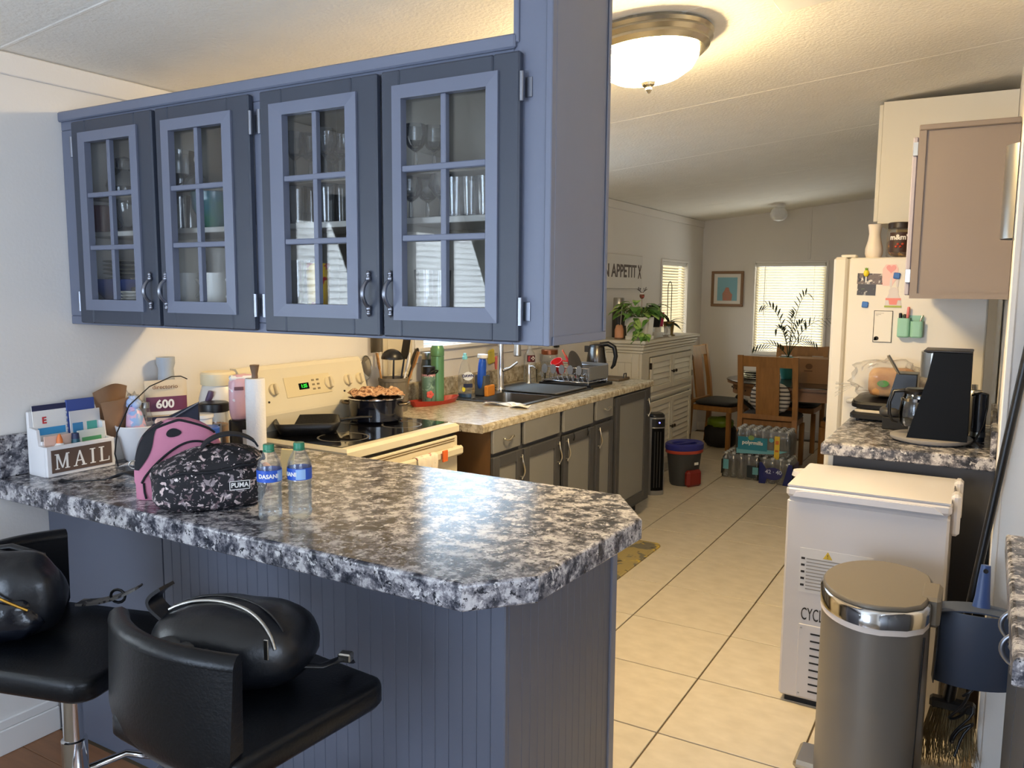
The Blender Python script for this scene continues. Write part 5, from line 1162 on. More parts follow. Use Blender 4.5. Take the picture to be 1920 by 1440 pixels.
t = thing('paddle', 'clear plastic paddle hanging on the wall above the crock', 'paddle', (.020, 1.86, 1.16))
MB().slab(lambda u, v: (.006, -.045+.09*u, .04+.25*v), 6, 8, .006).obj('blade', glass('smoke_plastic', (.72, .68, .60), .8, .15, .3), t); MB().tube([(.006, 0, .04), (.006, 0, -.04)], .008, 8).obj('handle', WHITEP, t)

# red tray with flasks
tr = thing('spoon_tray', 'red boat-shaped tray carrying two flasks', 'tray', (.185, 2.135, ZP), 1.42)
m = MB(); q = [(.175*cos(a)*(1 if abs(cos(a)) < .9 else 1.03), .060*sin(a)) for a in [2*pi*i/36 for i in range(36)]]; n_ = 36
vs = [(x*.86, y*.82, 0) for x, y in q]+[(x, y, .020+.012*abs(x)/.175) for x, y in q]+[(x*.97, y*.95, .020+.012*abs(x)/.175) for x, y in q]+[(x*.84, y*.78, .004) for x, y in q]; fs = []
for r in range(3):
    for k in range(n_): fs.append((r*n_+k, r*n_+(k+1) % n_, (r+1)*n_+(k+1) % n_, (r+1)*n_+k))
fs.append(tuple(reversed(range(n_)))); fs.append(tuple(3*n_+k for k in range(n_))); m.add(vs, fs); m.obj('tray', mat('tray_red', '#a8352a', .4), tr)
FL = patterned('flower_flask_print', '#5f7f74', [('#3e5e5a', 22, .55), ('#8aa79a', 30, .62)], rough=.35)
t = thing('drink_flask', 'teal floral flask with black flip lid on the red tray', 'flask', (.185, 2.085, ZP+.0045))
MB().lathe([(0, 0), (.034, 0), (.036, .006), (.036, .150), (.031, .160), (0, .160)], 26).obj('body', FL, t); MB().lathe([(.032, .158), (.034, .160), (.034, .196), (.031, .2), (0, .2)], 24).obj('lid', BLACK, t)
m = MB(); m.tube([(.036*cos(a)*.6+.026, .036*sin(a), .165+.016*cos(a)) for a in [2*pi*i/14 for i in range(14)]], .004, 6, closed=True); m.obj('carry_loop', BLACK, t)
m = MB(); cA = -.75
for k in range(5): a = 2*pi*k/5; m.at((.0365*cos(cA), .0365*sin(cA), .055), cA).blob(0, .011*cos(a), .011*sin(a), .0015, .010, .010, 10, 6)
m.obj('flower_print', mat('coral_flower', '#d4584f', .5), t)
m = MB(); m.lathe([(.0362, .145), (.0362, .160)], 16, cap=False); m.obj('pink_band', patterned('pink_flower_band', '#b98a93', [('#e6c9cc', 40, .55)], rough=.5), t)
FGRN = mat('flask_green', '#5e8f68', .3, .2)
t = thing('drink_flask', 'tall fluted green flask on the red tray', 'flask', (.170, 2.185, ZP+.0045))
m = MB(); m.surf(lambda u, v: (.036*(1-.035*abs(cos(8*pi*u)))*cos(2*pi*u), .036*(1-.035*abs(cos(8*pi*u)))*sin(2*pi*u), .245*v), 64, 3, closeu=True).lathe([(0, .245), (.035, .245)], 24, cap=False); m.obj('body', FGRN, t)
MB().lathe([(.036, .247), (.0365, .249), (.0365, .285), (.028, .303), (0, .306)], 28).obj('cup_lid', FGRN, t)
t = thing('drink_flask', 'grey and silver flask behind the tall green one', 'flask', (.070, 2.225, ZP))
MB().lathe([(0, 0), (.030, 0), (.031, .19), (.026, .215), (.026, .225), (0, .225)], 24).obj('body', mat('flask_grey', '#4e5458', .35, .4), t); MB().lathe([(.026, .226), (.027, .228), (.027, .262), (0, .264)], 20).obj('cap', STEEL, t)

# at the sink
t = thing('dish_soap_bottle', 'clear squeeze bottle of blue dish soap by the sink', 'bottle', (.200, 2.405, ZP+.006), .0)
MB().lathe([(0, 0), (.040, 0), (.043, .01), (.043, .10), (.038, .14), (.026, .185), (.013, .208), (.013, .215)], 26, cap=False, sy=.62).obj('bottle', PET, t)
MB().lathe([(0, .002), (.041, .002), (.041, .022), (0, .022)], 24, sy=.60).obj('soap', mat('soap_blue', '#0f4f86', .1), t)
MB().lathe([(.0145, .212), (.0145, .228), (.010, .232), (.009, .246), (0, .247)], 16).obj('cap', mat('cap_aqua', '#7fcfe0', .4), t)
lb = MB().box(-.0288, .0288, -.0012, .0008, .052, .142, .0004)
m = MB(); m.prism([(.030*cos(a), .122+.024*sin(a)) for a in [2*pi*i/22 for i in range(22)]], 0, .0012, 0, 'y'); o = m.obj('label_badge', mat('badge_white', '#dfe6ee', .4), t); o.location = (.0275*.97, -.012, 0); o.rotation_euler = (0, 0, .95)
o.location = (.034, -.020, 0); text(o, 'DAWN', .021, (0, -.0022, .123), (pi/2, 0, 0), mat('dawn_navy', '#1d2c66', .5), bold=.001)
MB().box(-.026, .026, -.0012, 0, .058, .080).obj('label_band', mat('dawn_band', '#16224a', .5), o); MB().prism([(-.026+.01*cos(a), .05+.014*sin(a)) for a in [2*pi*i/14 for i in range(14)]], .0, .0012, 0, 'y').obj('label_drop', mat('dawn_yellow', '#d9cf3c', .5), o)
t = thing('sponge_caddy', 'grey sponge caddy behind the dish soap', 'caddy', (.235, 2.530, ZP+.006), .0)
o = cupshell(.075, .06, .115); o.obj('cup', mat('caddy_grey', '#4d5257', .45), t)
t = thing('scrub_brush', 'blue dish brush standing bristles up in the grey caddy', 'brush', (.235, 2.515, ZP+.02), 0, None, .0, .06)
MB().blob(0, 0, .115, .020, .026, .095, 16, 12, 3, 3).obj('grip', mat('brush_blue', '#1f56c4', .35), t); MB().lathe([(.024, .198), (.030, .204), (.030, .221), (0, .223)], 18).obj('bristles', WHITEP, t)
single('sponge', 'orange sponge resting before the grey caddy', 'sponge', MB().box(-.012, .012, -.048, .048, 0, .062, .005), mat('sponge_orange', '#d98a32', .95, bump=.6, bscale=300), (.287, 2.525, ZP+.006), .1)
fc = thing('kitchen_faucet', 'tall chrome pull-down faucet behind the sink', 'faucet', (.205, 2.780, ZP+.006))
MB().lathe([(0, 0), (.030, 0), (.028, .010), (.021, .02), (.019, .14), (.016, .30), (0, .30)], 22).obj('column', CHROME, fc)
m = MB(); m.tube([(0, 0, .28), (0, 0, .40), (.012, 0, .455), (.04, .001, .49), (.075, .003, .49), (.10, .004, .455), (.112, .006, .40)], .0135, 12); m.obj('spout', CHROME, fc)
MB().at((.112, .006, .0)).lathe([(.014, .41), (.016, .40), (.017, .30), (.023, .235), (.024, .215), (.020, .210), (0, .210)], 18).obj('spray_head', STEEL, fc)
MB().tube([(.018, .0, .12), (.055, .02, .135), (.095, .04, .170)], [.010, .007, .006], 8).obj('lever', CHROME, fc)
for (lab, col, y, z, sh) in (('yellow brush hanging on the wall behind the faucet', '#dccb5a', 2.985, 1.10, .035), ('pink sponge hanging on the wall behind the faucet', '#d9767a', 3.065, 1.055, .028)):
    single('wall_sponge', lab, 'sponge', MB().box(0.001, .022, -sh, sh, -.045, .045, .008), mat('hang_'+lab.split()[0], col, .9), (0.0, y, z), 0, None, .15)
t = thing('soap_dispenser', 'slim steel soap pump beside the faucet', 'dispenser', (.205, 3.130, ZP+.006))
MB().lathe([(0, 0), (.020, 0), (.016, .012), (.011, .02), (.011, .10), (.008, .125), (0, .127)], 16).obj('body', CHROME, t); MB().tube([(0, 0, .115), (.03, 0, .118), (.045, 0, .108)], .005, 8).obj('spout', CHROME, t)
# roll-up rack over the right bowl
t = thing('rollup_drying_rack', 'dark roll-up drying rack laid across the right sink bowl', 'rack', (SX0-.01, 2.755, Z+.0065)); RK = mat('rack_dark', '#4b4843', .4, .6)
me = None
for k in range(26):
    if me is None: o = MB().tube([(0, 0, .005), (.455, 0, .005)], .0045, 6).obj('rod', RK, t); me = o.data
    else: o = bpy.data.objects.new('rod', me); COL.objects.link(o); o.parent = t
    o.location = (0, .008+.0155*k, 0)
for x in (.004, .448):
    m = MB(); m.box(x-.010, x+.010, 0, .404, .003, .011, .002); m.obj('rubber_end', mat('rack_rubber', '#57534e', .7), t)
# white wraps at the front left of sink
for k, (lab, x, y, rz, sx) in enumerate((('white plastic strip lying across the left sink corner', .50, 2.275, .25, .16), ('crumpled white wrapper beside the sink front edge', .585, 2.300, -.35, .11), ('cream wrapper lying nearest the counter front', .640, 2.255, .1, .10))):
    single('plastic_wrapper', lab, 'wrapper', MB().slab(lambda u, v, k=k, sx=sx: (-sx/2+sx*u, -.028+.056*v, .010+.008*sin(5*u+k)*cos(4*v+k)), 10, 6, .002), mat('wrapper_white' if k < 2 else 'wrapper_cream', '#e6e6e8' if k < 2 else '#e4dcc6', .4), (x, y, ZP), rz)
# dish rack
dr = thing('dish_rack', 'steel wire dish rack with grey side panels on black drip tray', 'dish rack', (.240, 3.240, ZP), -.06)
w1, d1 = .335, .255       # along x, along y
m = MB(); m.box(-.01, w1+.03, -.02, d1+.02, .0, .006, .002).box(-.01, w1+.03, -.02, -.012, .006, .018).box(-.01, w1+.03, d1+.012, d1+.02, .006, .018).box(-.01, -.002, -.012, d1+.012, .006, .018).box(w1+.022, w1+.03, -.012, d1+.012, .006, .018); m.obj('drip_tray', BLACK, dr)
m = MB(); hz = .118
for z in (.03, hz):
    m.tube([(0, 0, z), (w1, 0, z), (w1, d1, z), (0, d1, z)], .0032, 6, closed=True)
for x, y in ((0, 0), (w1, 0), (w1, d1), (0, d1)): m.tube([(x, y, .007), (x, y, hz)], .0036, 6)
for k in range(11): m.tube([(w1*(k+.5)/11, 0, .03), (w1*(k+.5)/11, d1, .03)], .0018, 5)
for k in range(9): x = .03+w1*.85*k/8; m.tube([(x, .04, .03), (x, .045, .075), (x+.012, .05, .085), (x+.018, .06, .03)], .002, 5)
m.obj('wire_frame', CHROME, dr)
RG = mat('rack_grey', '#6f7072', .45)
MB().box(w1+.004, w1+.010, .0, d1, .045, .128, .002).obj('side_panel', RG, dr); MB().box(.06, w1+.004, d1+.002, d1+.008, .045, .135, .002).obj('back_panel', RG, dr)
for k in range(5):
    m = MB(); m.prism([(.021*cos(a), .115+.030*sin(a)) for a in [2*pi*i/18 for i in range(18)]], .0, .004, 0, 'y'); o = m.obj('cup_paddle', RG, dr); o.location = (.025+.062*k, -.006, -.01)
t = thing('measuring_cup', 'red measuring cup upside down in the dish rack', 'cup', (.330, 3.335, ZP+.075), .3, None, .5, -.35)
RC = mat('cup_red', '#d2343a', .35)
MB().lathe([(.028, 0), (.040, .09), (.037, .09), (.025, .004), (0, .004)], 22, cap=False).lathe([(0, 0), (.028, 0)], 22, cap=False).obj('cup', RC, t); MB().tube([(.038, 0, .08), (.07, 0, .06), (.065, 0, .02), (.032, 0, .02)], .005, 8).obj('handle', RC, t)
single('pot_lid', 'grey round pan lid standing in the dish rack', 'lid', MB().lathe([(0, .0), (.085, .006), (.09, .010), (.085, .012), (0, .006)], 30, cap=False), mat('lid_grey', '#595654', .4, .3), (.400, 3.38, ZP+.125), 0, None, 0, 1.25)
t = thing('red_spatula', 'red-handled spatula leaning in the dish rack', 'utensil', (.43, 3.36, ZP+.045), .4, None, 0, -.5)
MB().tube([(0, 0, 0), (0, 0, .16)], .008, 8).obj('handle', RC, t); MB().box(-.004, .004, -.025, .025, .15, .20, .002).obj('blade', mat('coral_blade', '#d66a57', .5), t)
t = thing('spirit_bottle', 'clear glass bottle with dark red cross label by rack', 'bottle', (.115, 3.300, ZP))
MB().lathe([(0, 0), (.038, 0), (.040, .01), (.040, .165), (.030, .195), (.015, .215), (.014, .245)], 26, cap=False).obj('bottle', PET, t); MB().lathe([(.016, .24), (.016, .262), (0, .263)], 16).obj('cap', STEEL, t)
lb = MB(); lb.lathe([(.0405, .135), (.0405, .18)], 8, cap=False, a0=-1.5, a1=-.1); lb.obj('label', mat('label_maroon', '#4d0f18', .5), t)
text(t, '+', .05, None, None, PAPER, 'cross_mark', cyl=(.041, -.5, .157), bold=.002); text(t, '[', .03, None, None, mat('label_red', '#c23a3a', .5), 'bracket_mark', cyl=(.041, -1.15, .159), bold=.002)
t = thing('water_glass', 'small clear glass beside the spirit bottle', 'glass', (.175, 3.345, ZP)); MB().lathe([(0, 0), (.03, 0), (.034, .085), (.031, .085), (.028, .006), (0, .006)], 20, cap=False).obj('glass', GLASS, t)
t = thing('preserve_jar', 'glass jar with copper lid behind the dish rack', 'jar', (.105, 3.600, ZP))
MB().lathe([(0, 0), (.055, 0), (.058, .01), (.058, .15), (.05, .165)], 26, cap=False).obj('jar', PET, t); MB().lathe([(.055, .162), (.057, .164), (.057, .192), (.054, .195), (0, .195)], 28).obj('lid', mat('copper_lid', '#a8684a', .3, .9), t)
t = thing('small_cup', 'small clear cup beside the copper-lidded jar', 'cup', (.15, 3.74, ZP)); MB().lathe([(0, 0), (.03, 0), (.036, .085), (.033, .085), (.028, .005), (0, .005)], 18, cap=False).obj('cup', CLP, t)
t = thing('wall_outlet', 'white wall outlet with two black plugs behind the kettle', 'outlet', (.0, 3.86, 1.145))
MB().box(.001, .007, -.04, .04, -.062, .062, .002).obj('plate', WHITEP, t)
for z in (-.025, .025): MB().box(.007, .040, -.018, .018, z-.014, z+.014, .004).obj('plug', BLACK, t)
t = thing('serving_tray', 'dark wooden tray under the electric kettle', 'tray', (.430, 3.755, ZP))
MB().box(-.13, .17, -.10, .085, 0, .016, .003).obj('board', mat('tray_dark_wood', '#5a4a35', .5, var=.2), t); MB().tube([(.165, -.02, .012), (.168, -.015, .045), (.168, .025, .045), (.165, .03, .012)], .004, 8).obj('handle', BLACK, t)
k_ = thing('electric_kettle', 'steel and black electric kettle at the counter end', 'kettle', (.395, 3.740, ZP+.0165), .35)
MB().lathe([(0, 0), (.075, 0), (.078, .018), (0, .018)], 32).obj('power_base', BLACK, k_)
MB().lathe([(.072, .020), (.074, .024), (.068, .12), (.056, .195), (.05, .205)], 36, cap=False).obj('body', mat('kettle_steel', '#5f5c59', .25, 1.0), k_)
MB().lathe([(.053, .200), (.050, .214), (.02, .222), (0, .222)], 28).obj('lid', BLACK, k_); MB().lathe([(.0725, .045), (.0735, .04), (.0735, .022)], 30, cap=False).obj('lower_band', BLACK, k_)
MB().tube([(.020, 0, .217), (.075, 0, .224), (.118, 0, .200), (.130, 0, .14), (.118, 0, .08), (.100, 0, .055)], [.016, .018, .017, .015, .013, .008], 10).obj('handle', BLACK, k_)
MB().prism([(-.045, -.02), (-.045, .02), (-.085, 0)], .165, .208, .002).obj('spout', mat('kettle_steel', '#7d7a76', .22, 1.0), k_)
# ------------------------------------------------------------------ coffee counter
t = thing('turntable', 'round grey turntable under the coffee maker', 'turntable', (2.522, 2.365, ZP))
MB().lathe([(0, 0), (.12, 0), (.12, .006), (.150, .008), (.153, .014), (.153, .021), (.150, .023), (0, .023)], 44).obj('disc', mat('turntable_grey', '#8a8683', .45), t)
cm = thing('coffee_maker', 'black drip coffee maker with steel front and glass carafe', 'coffee maker', (2.445, 2.270, ZP+.0235))
SP = [(-.006, 0), (.210, 0), (.207, .348), (.072, .348), (.056, .240)]
for y in (0, .178):
    m = MB(); m.prism(SP, 0, .012, 0, 'y'); m.v = [(a, -b+y-.0 if False else y+(-b), c) for a, b, c in m.v]; m.f = [tuple(reversed(f)) for f in m.f]; m.v = [(a, 2*y-b, c) for a, b, c in m.v]; m.obj('side_panel', BLACKG, cm)
MB().box(.105, .205, .012, .178, .0, .345).obj('water_tank', BLACK, cm)
MB().box(-.004, .11, .012, .178, .0, .030, .003).obj('hot_plate', BLACK, cm)
MB().box(.062, .11, .012, .178, .225, .2425, .002).obj('brew_head', BLACK, cm)
MB().prism([(.100, .190)]+[(.064-.042*sin(pi*i/12), .190-.190*i/12) for i in range(13)]+[(.100, 0)], .243, .346, .002, 'z').obj('steel_front', STEEL, cm)
MB().box(.036, .209, -.001, .191, .348, .356, .003).obj('lid', mat('coffee_lid', '#2a2829', .35), cm)
MB().box(.118, .128, -.0012, .0, .11, .29).obj('water_gauge', mat('gauge_grey', '#8d8a83', .4), cm)
MB().lathe([(.014, 0), (.014, .030), (0, .032)], 20).obj('steel_knob', STEEL, cm).location = (.012, .004, .012)
cf_ = thing('coffee_carafe', 'glass carafe with black handle on the coffee maker plate', 'carafe', (2.462, 2.365, ZP+.0545))
MB().lathe([(0, 0), (.050, 0), (.062, .02), (.066, .055), (.058, .11), (.048, .140), (.046, .142), (.056, .11), (.063, .055), (.048, .004), (0, .003)], 30, cap=False).obj('glass', GLASS, cf_)
MB().lathe([(.050, .138), (.052, .15), (.040, .160), (0, .162)], 26).obj('lid', BLACK, cf_); MB().lathe([(.060, .108), (.0605, .120), (.0555, .121)], 28, cap=False).obj('band', CHROME, cf_)
MB().tube([(-.045, -.01, .150), (-.085, -.02, .145), (-.100, -.024, .10), (-.098, -.024, .05), (-.085, -.02, .02), (-.066, -.014, .015)], [.012, .011, .010, .010, .009, .007], 8, True, False, .7).obj('handle', BLACK, cf_)
pc = thing('pod_brewer', 'small black pod coffee machine with steel lever behind the carafe', 'coffee maker', (2.315, 2.575, ZP))
MB().box(.0, .13, 0, .17, .0, .055, .004).obj('drip_tray', BLACKM, pc); MB().prism([(.0, .055), (.13, .055), (.13, .25), (.045, .25)], -.15, -.02, .004, 'y').obj('body', BLACK, pc)
MB().blob(.03, .06, .072, .05, .06, .030, 16, 8, 2.4, 2.4, .055).obj('cup_rest', mat('dark_grey_plastic', '#3a3836', .5), pc); MB().tube([(.06, .03, .24), (.01, .0, .33)], .007, 8).obj('lever', STEEL, pc)
wm = thing('sandwich_press', 'open black sandwich press with cream plate left of the carafe', 'grill', (2.275, 2.855, ZP), -.12)
q = rrect(.24, .20, .05, 5)
MB().prism(q, .012, .040, .010).obj('base', BLACKM, wm); MB().prism([(x*.86, y*.84) for x, y in q], .0405, .052, .006).obj('lower_plate', mat('press_cream', '#c9bda8', .5), wm)
o = MB().prism(q, .0, .028, .010).obj('lid', BLACK, wm); o.location = (0, .02, .075); o.rotation_euler = (.16, 0, 0)
MB().tube([(-.11, -.03, .085), (-.140, -.02, .08), (-.142, .02, .075), (-.12, .05, .08)], .012, 8).obj('handle', mat('pale_handle', '#cfcbc4', .4), wm)
for sx in (-1, 1): MB().lathe([(.012, 0), (.012, .012)], 10).obj('foot', BLACK, wm).location = (sx*.08, -.06, 0)
bb = thing('bread_bag', 'loaf of bread in a clear bag heaped on the sandwich press', 'bread', (2.290, 2.880, ZP+.112), .1)
MB().blob(.03, .0, .068, .105, .054, .068, 26, 16, 4.5, 4.5, 0.0, .03, 4).obj('loaf', mat('bread_crust', '#a9692f', .7, hex2='#dcae70', vscale=14), bb)
MB().blob(.0, 0, .085, .150, .068, .088, 30, 18, 2.3, 2.3, 0.001, .30, 5).obj('bag', WRAP, bb)
m = MB()
for k in range(7): a = k*.7; m.slab(lambda u, v, a=a, k=k: (-.13-.09*u, .03*cos(a)*u+.012*(v-.5)*4*u, .05+.06*sin(a)*u*.6-.03*u), 6, 3, .0008)
m.obj('bag_tail', WRAP, bb)
MB().prism([(.026*cos(2*pi*i/14)-.01, .066+.016*sin(2*pi*i/14)) for i in range(14)], .0675, .0685, 0, 'y').obj('green_print', mat('bag_green', '#4f8a45', .5), bb)
t = thing('storage_canister', 'steel and white canister behind the coffee maker', 'canister', (2.664, 2.700, ZP)); MB().lathe([(0, 0), (.04, 0), (.04, .16), (.03, .185), (0, .19)], 24).obj('body', STEEL, t); MB().lathe([(.012, .19), (.012, .21), (0, .212)], 12).obj('knob', STEEL, t)
t = thing('water_jug', 'dark cylindrical jug between the coffee maker and the wall', 'jug', (2.688, 2.465, ZP)); MB().lathe([(0, 0), (.026, 0), (.027, .17), (.024, .20), (0, .202)], 22).obj('body', mat('dark_blue_grey', '#23262e', .25), t); MB().lathe([(.0275, .02), (.0275, .04)], 20, cap=False).obj('band', STEEL, t)
single('appliance_cord', 'black cord looped beside the coffee maker by the wall', 'cord', MB().tube([(2.66, 2.36, ZP+.20), (2.69, 2.33, ZP+.215), (2.715, 2.33, ZP+.21), (2.715, 2.38, ZP+.15), (2.705, 2.36, ZP+.08), (2.68, 2.30, ZP+.025), (2.70, 2.26, ZP+.012)], .004, 6), BLACK)

# ------------------------------------------------------------------ floor: mat, air purifier, mop bucket, water packs
MATP = patterned('kitchen_mat_print', '#a08f5e', [('#6f6a5c', 9, .53), ('#4f4a40', 16, .60), ('#c2a84e', 12, .63)], rough=.8)
single('kitchen_mat', 'cushioned kitchen mat with olive leaf print before the sink', 'mat', MB().prism([(x+.215, y+.75) for x, y in rrect(.43, 1.50, .04, 4)], 0, .012, .005), MATP, (.662, 1.700, .0006))
ap = thing('air_purifier', 'slim grey tower air purifier with blue light by the cabinets', 'air purifier', (.600, 4.370, .0006), -.85)
APG = mat('purifier_silver', '#8a8987', .4, .3)
q = [(x, y) for x, y in rrect(.125, .135, .05, 6)]
MB().prism(q, .0, .585, .006, 'z', True).obj('body', APG, ap); MB().prism([(x*.96, y*.94) for x, y in q], .5855, .612, .012, 'z', True).obj('top', BLACK, ap)
MB().slab(lambda u, v: (.0645-.010*(2*u-1)**2, -.048+.096*u, .035+.47*v), 10, 2, .003).obj('front_window', BLACKG, ap)
MB().slab(lambda u, v: (.0655-.010*(2*u-1)**2, -.05+.10*u, .515+.06*v), 10, 2, .003).obj('control_strip', BLACK, ap)
MB().at((0, 0, 0), 0, 0, pi/2).lathe([(.006, 0), (.006, .001), (0, .001)], 12).obj('status_light', mat('blue_light', '#6a6cff', .4, emit=5), ap).location = (.0672, .005, .548)
for k in range(3): MB().box(.066, .0675, -.030+.022*k, -.024+.022*k, .06, .48).obj('grille_bar', mat('grille_dark', '#2d2e30', .5), ap)
bk = thing('mop_bucket', 'grey mop bucket with blue wringer rim and red spout', 'bucket', (.690, 4.790, .0006), -.5)
BKG = mat('bucket_grey', '#3b3d40', .5); BKB = mat('wringer_blue', '#2b2f86', .45)
MB().lathe([(0, 0), (.088, 0), (.095, .02), (.118, .265), (.126, .27), (.126, .285), (.116, .285), (.09, .02), (0, .012)], 32, cap=False, sy=1.25).obj('tub', BKG, bk)
MB().lathe([(.128, .284), (.131, .292), (.131, .325), (.120, .335), (.085, .325), (.075, .26)], 32, cap=False, sy=1.25).obj('wringer', BKB, bk)
m = MB()
for k in range(3): m.tube([(-.09+.09*k, -.10, .322), (-.09+.09*k, .10, .322)], .008, 6)
m.obj('wringer_bar', BKB, bk); MB().lathe([(.1265, .258), (.1285, .262), (.1285, .283)], 32, cap=False, sy=1.25).obj('red_band', mat('bucket_red', '#b0442f', .45), bk)
MB().box(.075, .135, -.075, .075, .0, .13, .02).obj('red_pedal', mat('pedal_red', '#7d2018', .45), bk); MB().box(.136, .139, -.02, .02, .175, .195).obj('badge', PAPER, bk)
SB = MB().lathe([(0, 0), (.029, .0), (.031, .012), (.029, .05), (.031, .075), (.031, .125), (.024, .165), (.0125, .182), (.0125, .195)], 12, cap=False)
SCAP = MB().lathe([(.0135, .190), (.0135, .204), (0, .205)], 10)
PET2 = glass('bottle_pet_far', (.86, .90, .93), 1.3, .12, .4)
def water_pack(label, x0, y0, z0, nx, ny, capm, deco, rz=0.0):
    t = thing('water_bottle_pack', label, 'water pack', (x0, y0, z0), rz, 'shrink-wrapped water packs'); s = .0632
    b0 = SB.obj('bottle', PET2, t); c0 = SCAP.obj('cap', capm, b0)
    for i in range(nx):
        for j in range(ny):
            if i == 0 and j == 0: b = b0
            else:
                b = b0.copy(); COL.objects.link(b); b.parent = t; c = c0.copy(); COL.objects.link(c); c.parent = b
            b.location = (s*(i+.5), s*(j+.5), .002)
    w, d = nx*s, ny*s
    m = MB(); m.surf(lambda u, v: (w/2+(w/2+.004)*math.copysign(abs(cos(2*pi*u))**.35, cos(2*pi*u))*(1-.18*max(0, v-.82)/.18+.006*sin(40*u)), d/2+(d/2+.004)*math.copysign(abs(sin(2*pi*u))**.35, sin(2*pi*u))*(1-.18*max(0, v-.82)/.18+.006*sin(31*u)), .001+.196*v), 48, 10, closeu=True)
    for i in range(nx):
        for j in range(ny): m.at((s*(i+.5), s*(j+.5), 0)).lathe([(.036, .188), (.022, .204), (.010, .209), (0, .209)], 8, cap=False)
    m.M = Matrix.Identity(4); m.obj('shrink_wrap', WRAP, t); deco(t, w, d); return t
TEAL = mat('pack_teal', '#2f7f95', .3); TEAL2 = mat('pack_teal_pale', '#6aa9b8', .3); NAV2 = mat('pack_navy', '#18246b', .3); YEL = mat('pack_yellow', '#d8b83c', .4); INDI = mat('pack_indigo', '#2a2d6a', .35)
def dec1(t, w, d):
    MB().box(.03, w-.18, -.0075, -.0055, .035, .14, .0005).obj('teal_panel', TEAL, t); MB().prism([(.02, 0), (w-.10, .02), (w-.02, .05), (.02, .045)], .0058, .0068, 0, 'y').obj('wave_panel', TEAL2, t)
    MB().prism([(.135+.025*cos(a), .135+.02*sin(a)) for a in [2*pi*i/14 for i in range(14)]], .0078, .0088, 0, 'y').obj('green_crest', mat('crest_green', '#7f9a55', .5), t)
    text(t, 'polyrmills', .042, (.03+(w-.21)/2, -.0085, .095), (pi/2, 0, 0), PAPER, bold=.001)
    MB().box(w-.125, w-.085, -.0085, -.0065, -.02, .165, .0005).obj('yellow_strip', YEL, t); MB().box(w-.118, w-.092, -.0095, -.0085, .04, .055).box(w-.118, w-.092, -.0095, -.0085, .10, .13).obj('strip_print', mat('strip_orange', '#c46a25', .5), t)
    MB().prism([(w-.15+.018*cos(a), .13+.018*sin(a)) for a in [2*pi*i/14 for i in range(14)]], .0066, .0076, 0, 'y').obj('round_badge', TEAL2, t)
def dec2(t, w, d):
    MB().box(.02, .065, -.0065, -.0055, .07, .15, .0005).obj('blue_label', TEAL2, t); MB().box(-.0065, -.0055, .03, .12, .02, .14).obj('side_print', mat('pack_grey_print', '#39424a', .5), t)
    MB().box(w-.10, w-.03, -.0065, -.0055, .02, .12, .0005).obj('dark_label', mat('pack_dark', '#26323c', .5), t); MB().box(w-.055, w-.01, -.0072, -.0062, .05, .11, .0005).obj('teal_label', TEAL2, t)
def dec3(t, w, d):
    MB().prism([(0, .0), (.05, .0), (.075, .09), (.02, .17), (0, .17)], .0056, .0066, 0, 'y').obj('blue_end_print', NAV2, t)
    MB().prism([(w-.07, .0), (w, 0), (w, .17), (w-.03, .17)], .0056, .0066, 0, 'y').obj('blue_end_print', NAV2, t)
    MB().prism([(w/2-.02+.075*cos(a), .085+.05*sin(a)) for a in [2*pi*i/20 for i in range(20)]], .0058, .0068, 0, 'y').obj('indigo_panel', INDI, t)
    text(t, '42 · 40', .045, (w/2-.015, -.0085, .098), (pi/2, 0, 0), mat('pack_pale_text', '#b9c2dd', .5), bold=.001); MB().box(w+.0055, w+.0065, .02, d-.02, .01, .16).obj('blue_side_print', NAV2, t)
CLR = mat('cap_white', '#d5d8da', .4)
water_pack('lower left water pack with mostly clear wrap on the tiles', .870, 5.195, .0008, 5, 4, CLR, dec2, -.03)
water_pack('lower right water pack with dark blue wrap on the tiles', 1.195, 5.135, .0008, 4, 4, CLR, dec3, .02)
water_pack('upper water pack with teal wrap and yellow strip stacked on top', .975, 5.190, .2125, 7, 4, CLR, dec1, .01)

# ------------------------------------------------------------------ louvred buffet
BUF = mat('antique_white', '#d6d0c0', .5, var=.02)
bf = thing('louvered_buffet', 'antique white buffet with louvred doors against the left wall', 'buffet', (0.004, 4.53, 0)); bl = 1.25; bd = .412; H = 1.135
MB().box(.0, bd-.02, .0, bl, .07, H-.10).obj('body', BUF, bf); MB().box(.0, bd-.03, .03, bl-.03, 0, .07).obj('plinth', BUF, bf)
MB().box(0, bd+.045, -.055, bl+.055, H-.028, H, .008).obj('top', BUF, bf)
for k, (z0, z1, e) in enumerate(((H-.050, H-.028, .038), (H-.078, H-.050, .024), (H-.100, H-.078, .012))): MB().box(0, bd+e*.8, -e, bl+e, z0, z1, .006).obj('cornice_moulding', BUF, bf)
MB().box(bd-.0195, bd, 0, .165, .07, H-.10, .003).box(bd-.0195, bd, bl-.06, bl, .07, H-.10, .003).box(bd-.0195, bd, .165, bl-.06, .995, H-.10, .003).box(bd-.0195, bd, .165, bl-.06, .640, .712, .003).box(bd-.0195, bd, .165, bl-.06, .07, .13, .003).obj('face_frame', BUF, bf)
MB().box(bd-.001, bd+.014, .15, bl-.045, .655, .680, .005).obj('waist_moulding', BUF, bf)
m = MB()
for r in ((.0, .055, .07, 1.03), (bd-.08, bd-.022, .07, 1.03), (.055, bd-.08, .96, 1.03), (.055, bd-.08, .07, .14)): m.box(r[0], r[1], -.009, -.0005, r[2], r[3], .003)
m.obj('side_frame', BUF, bf)
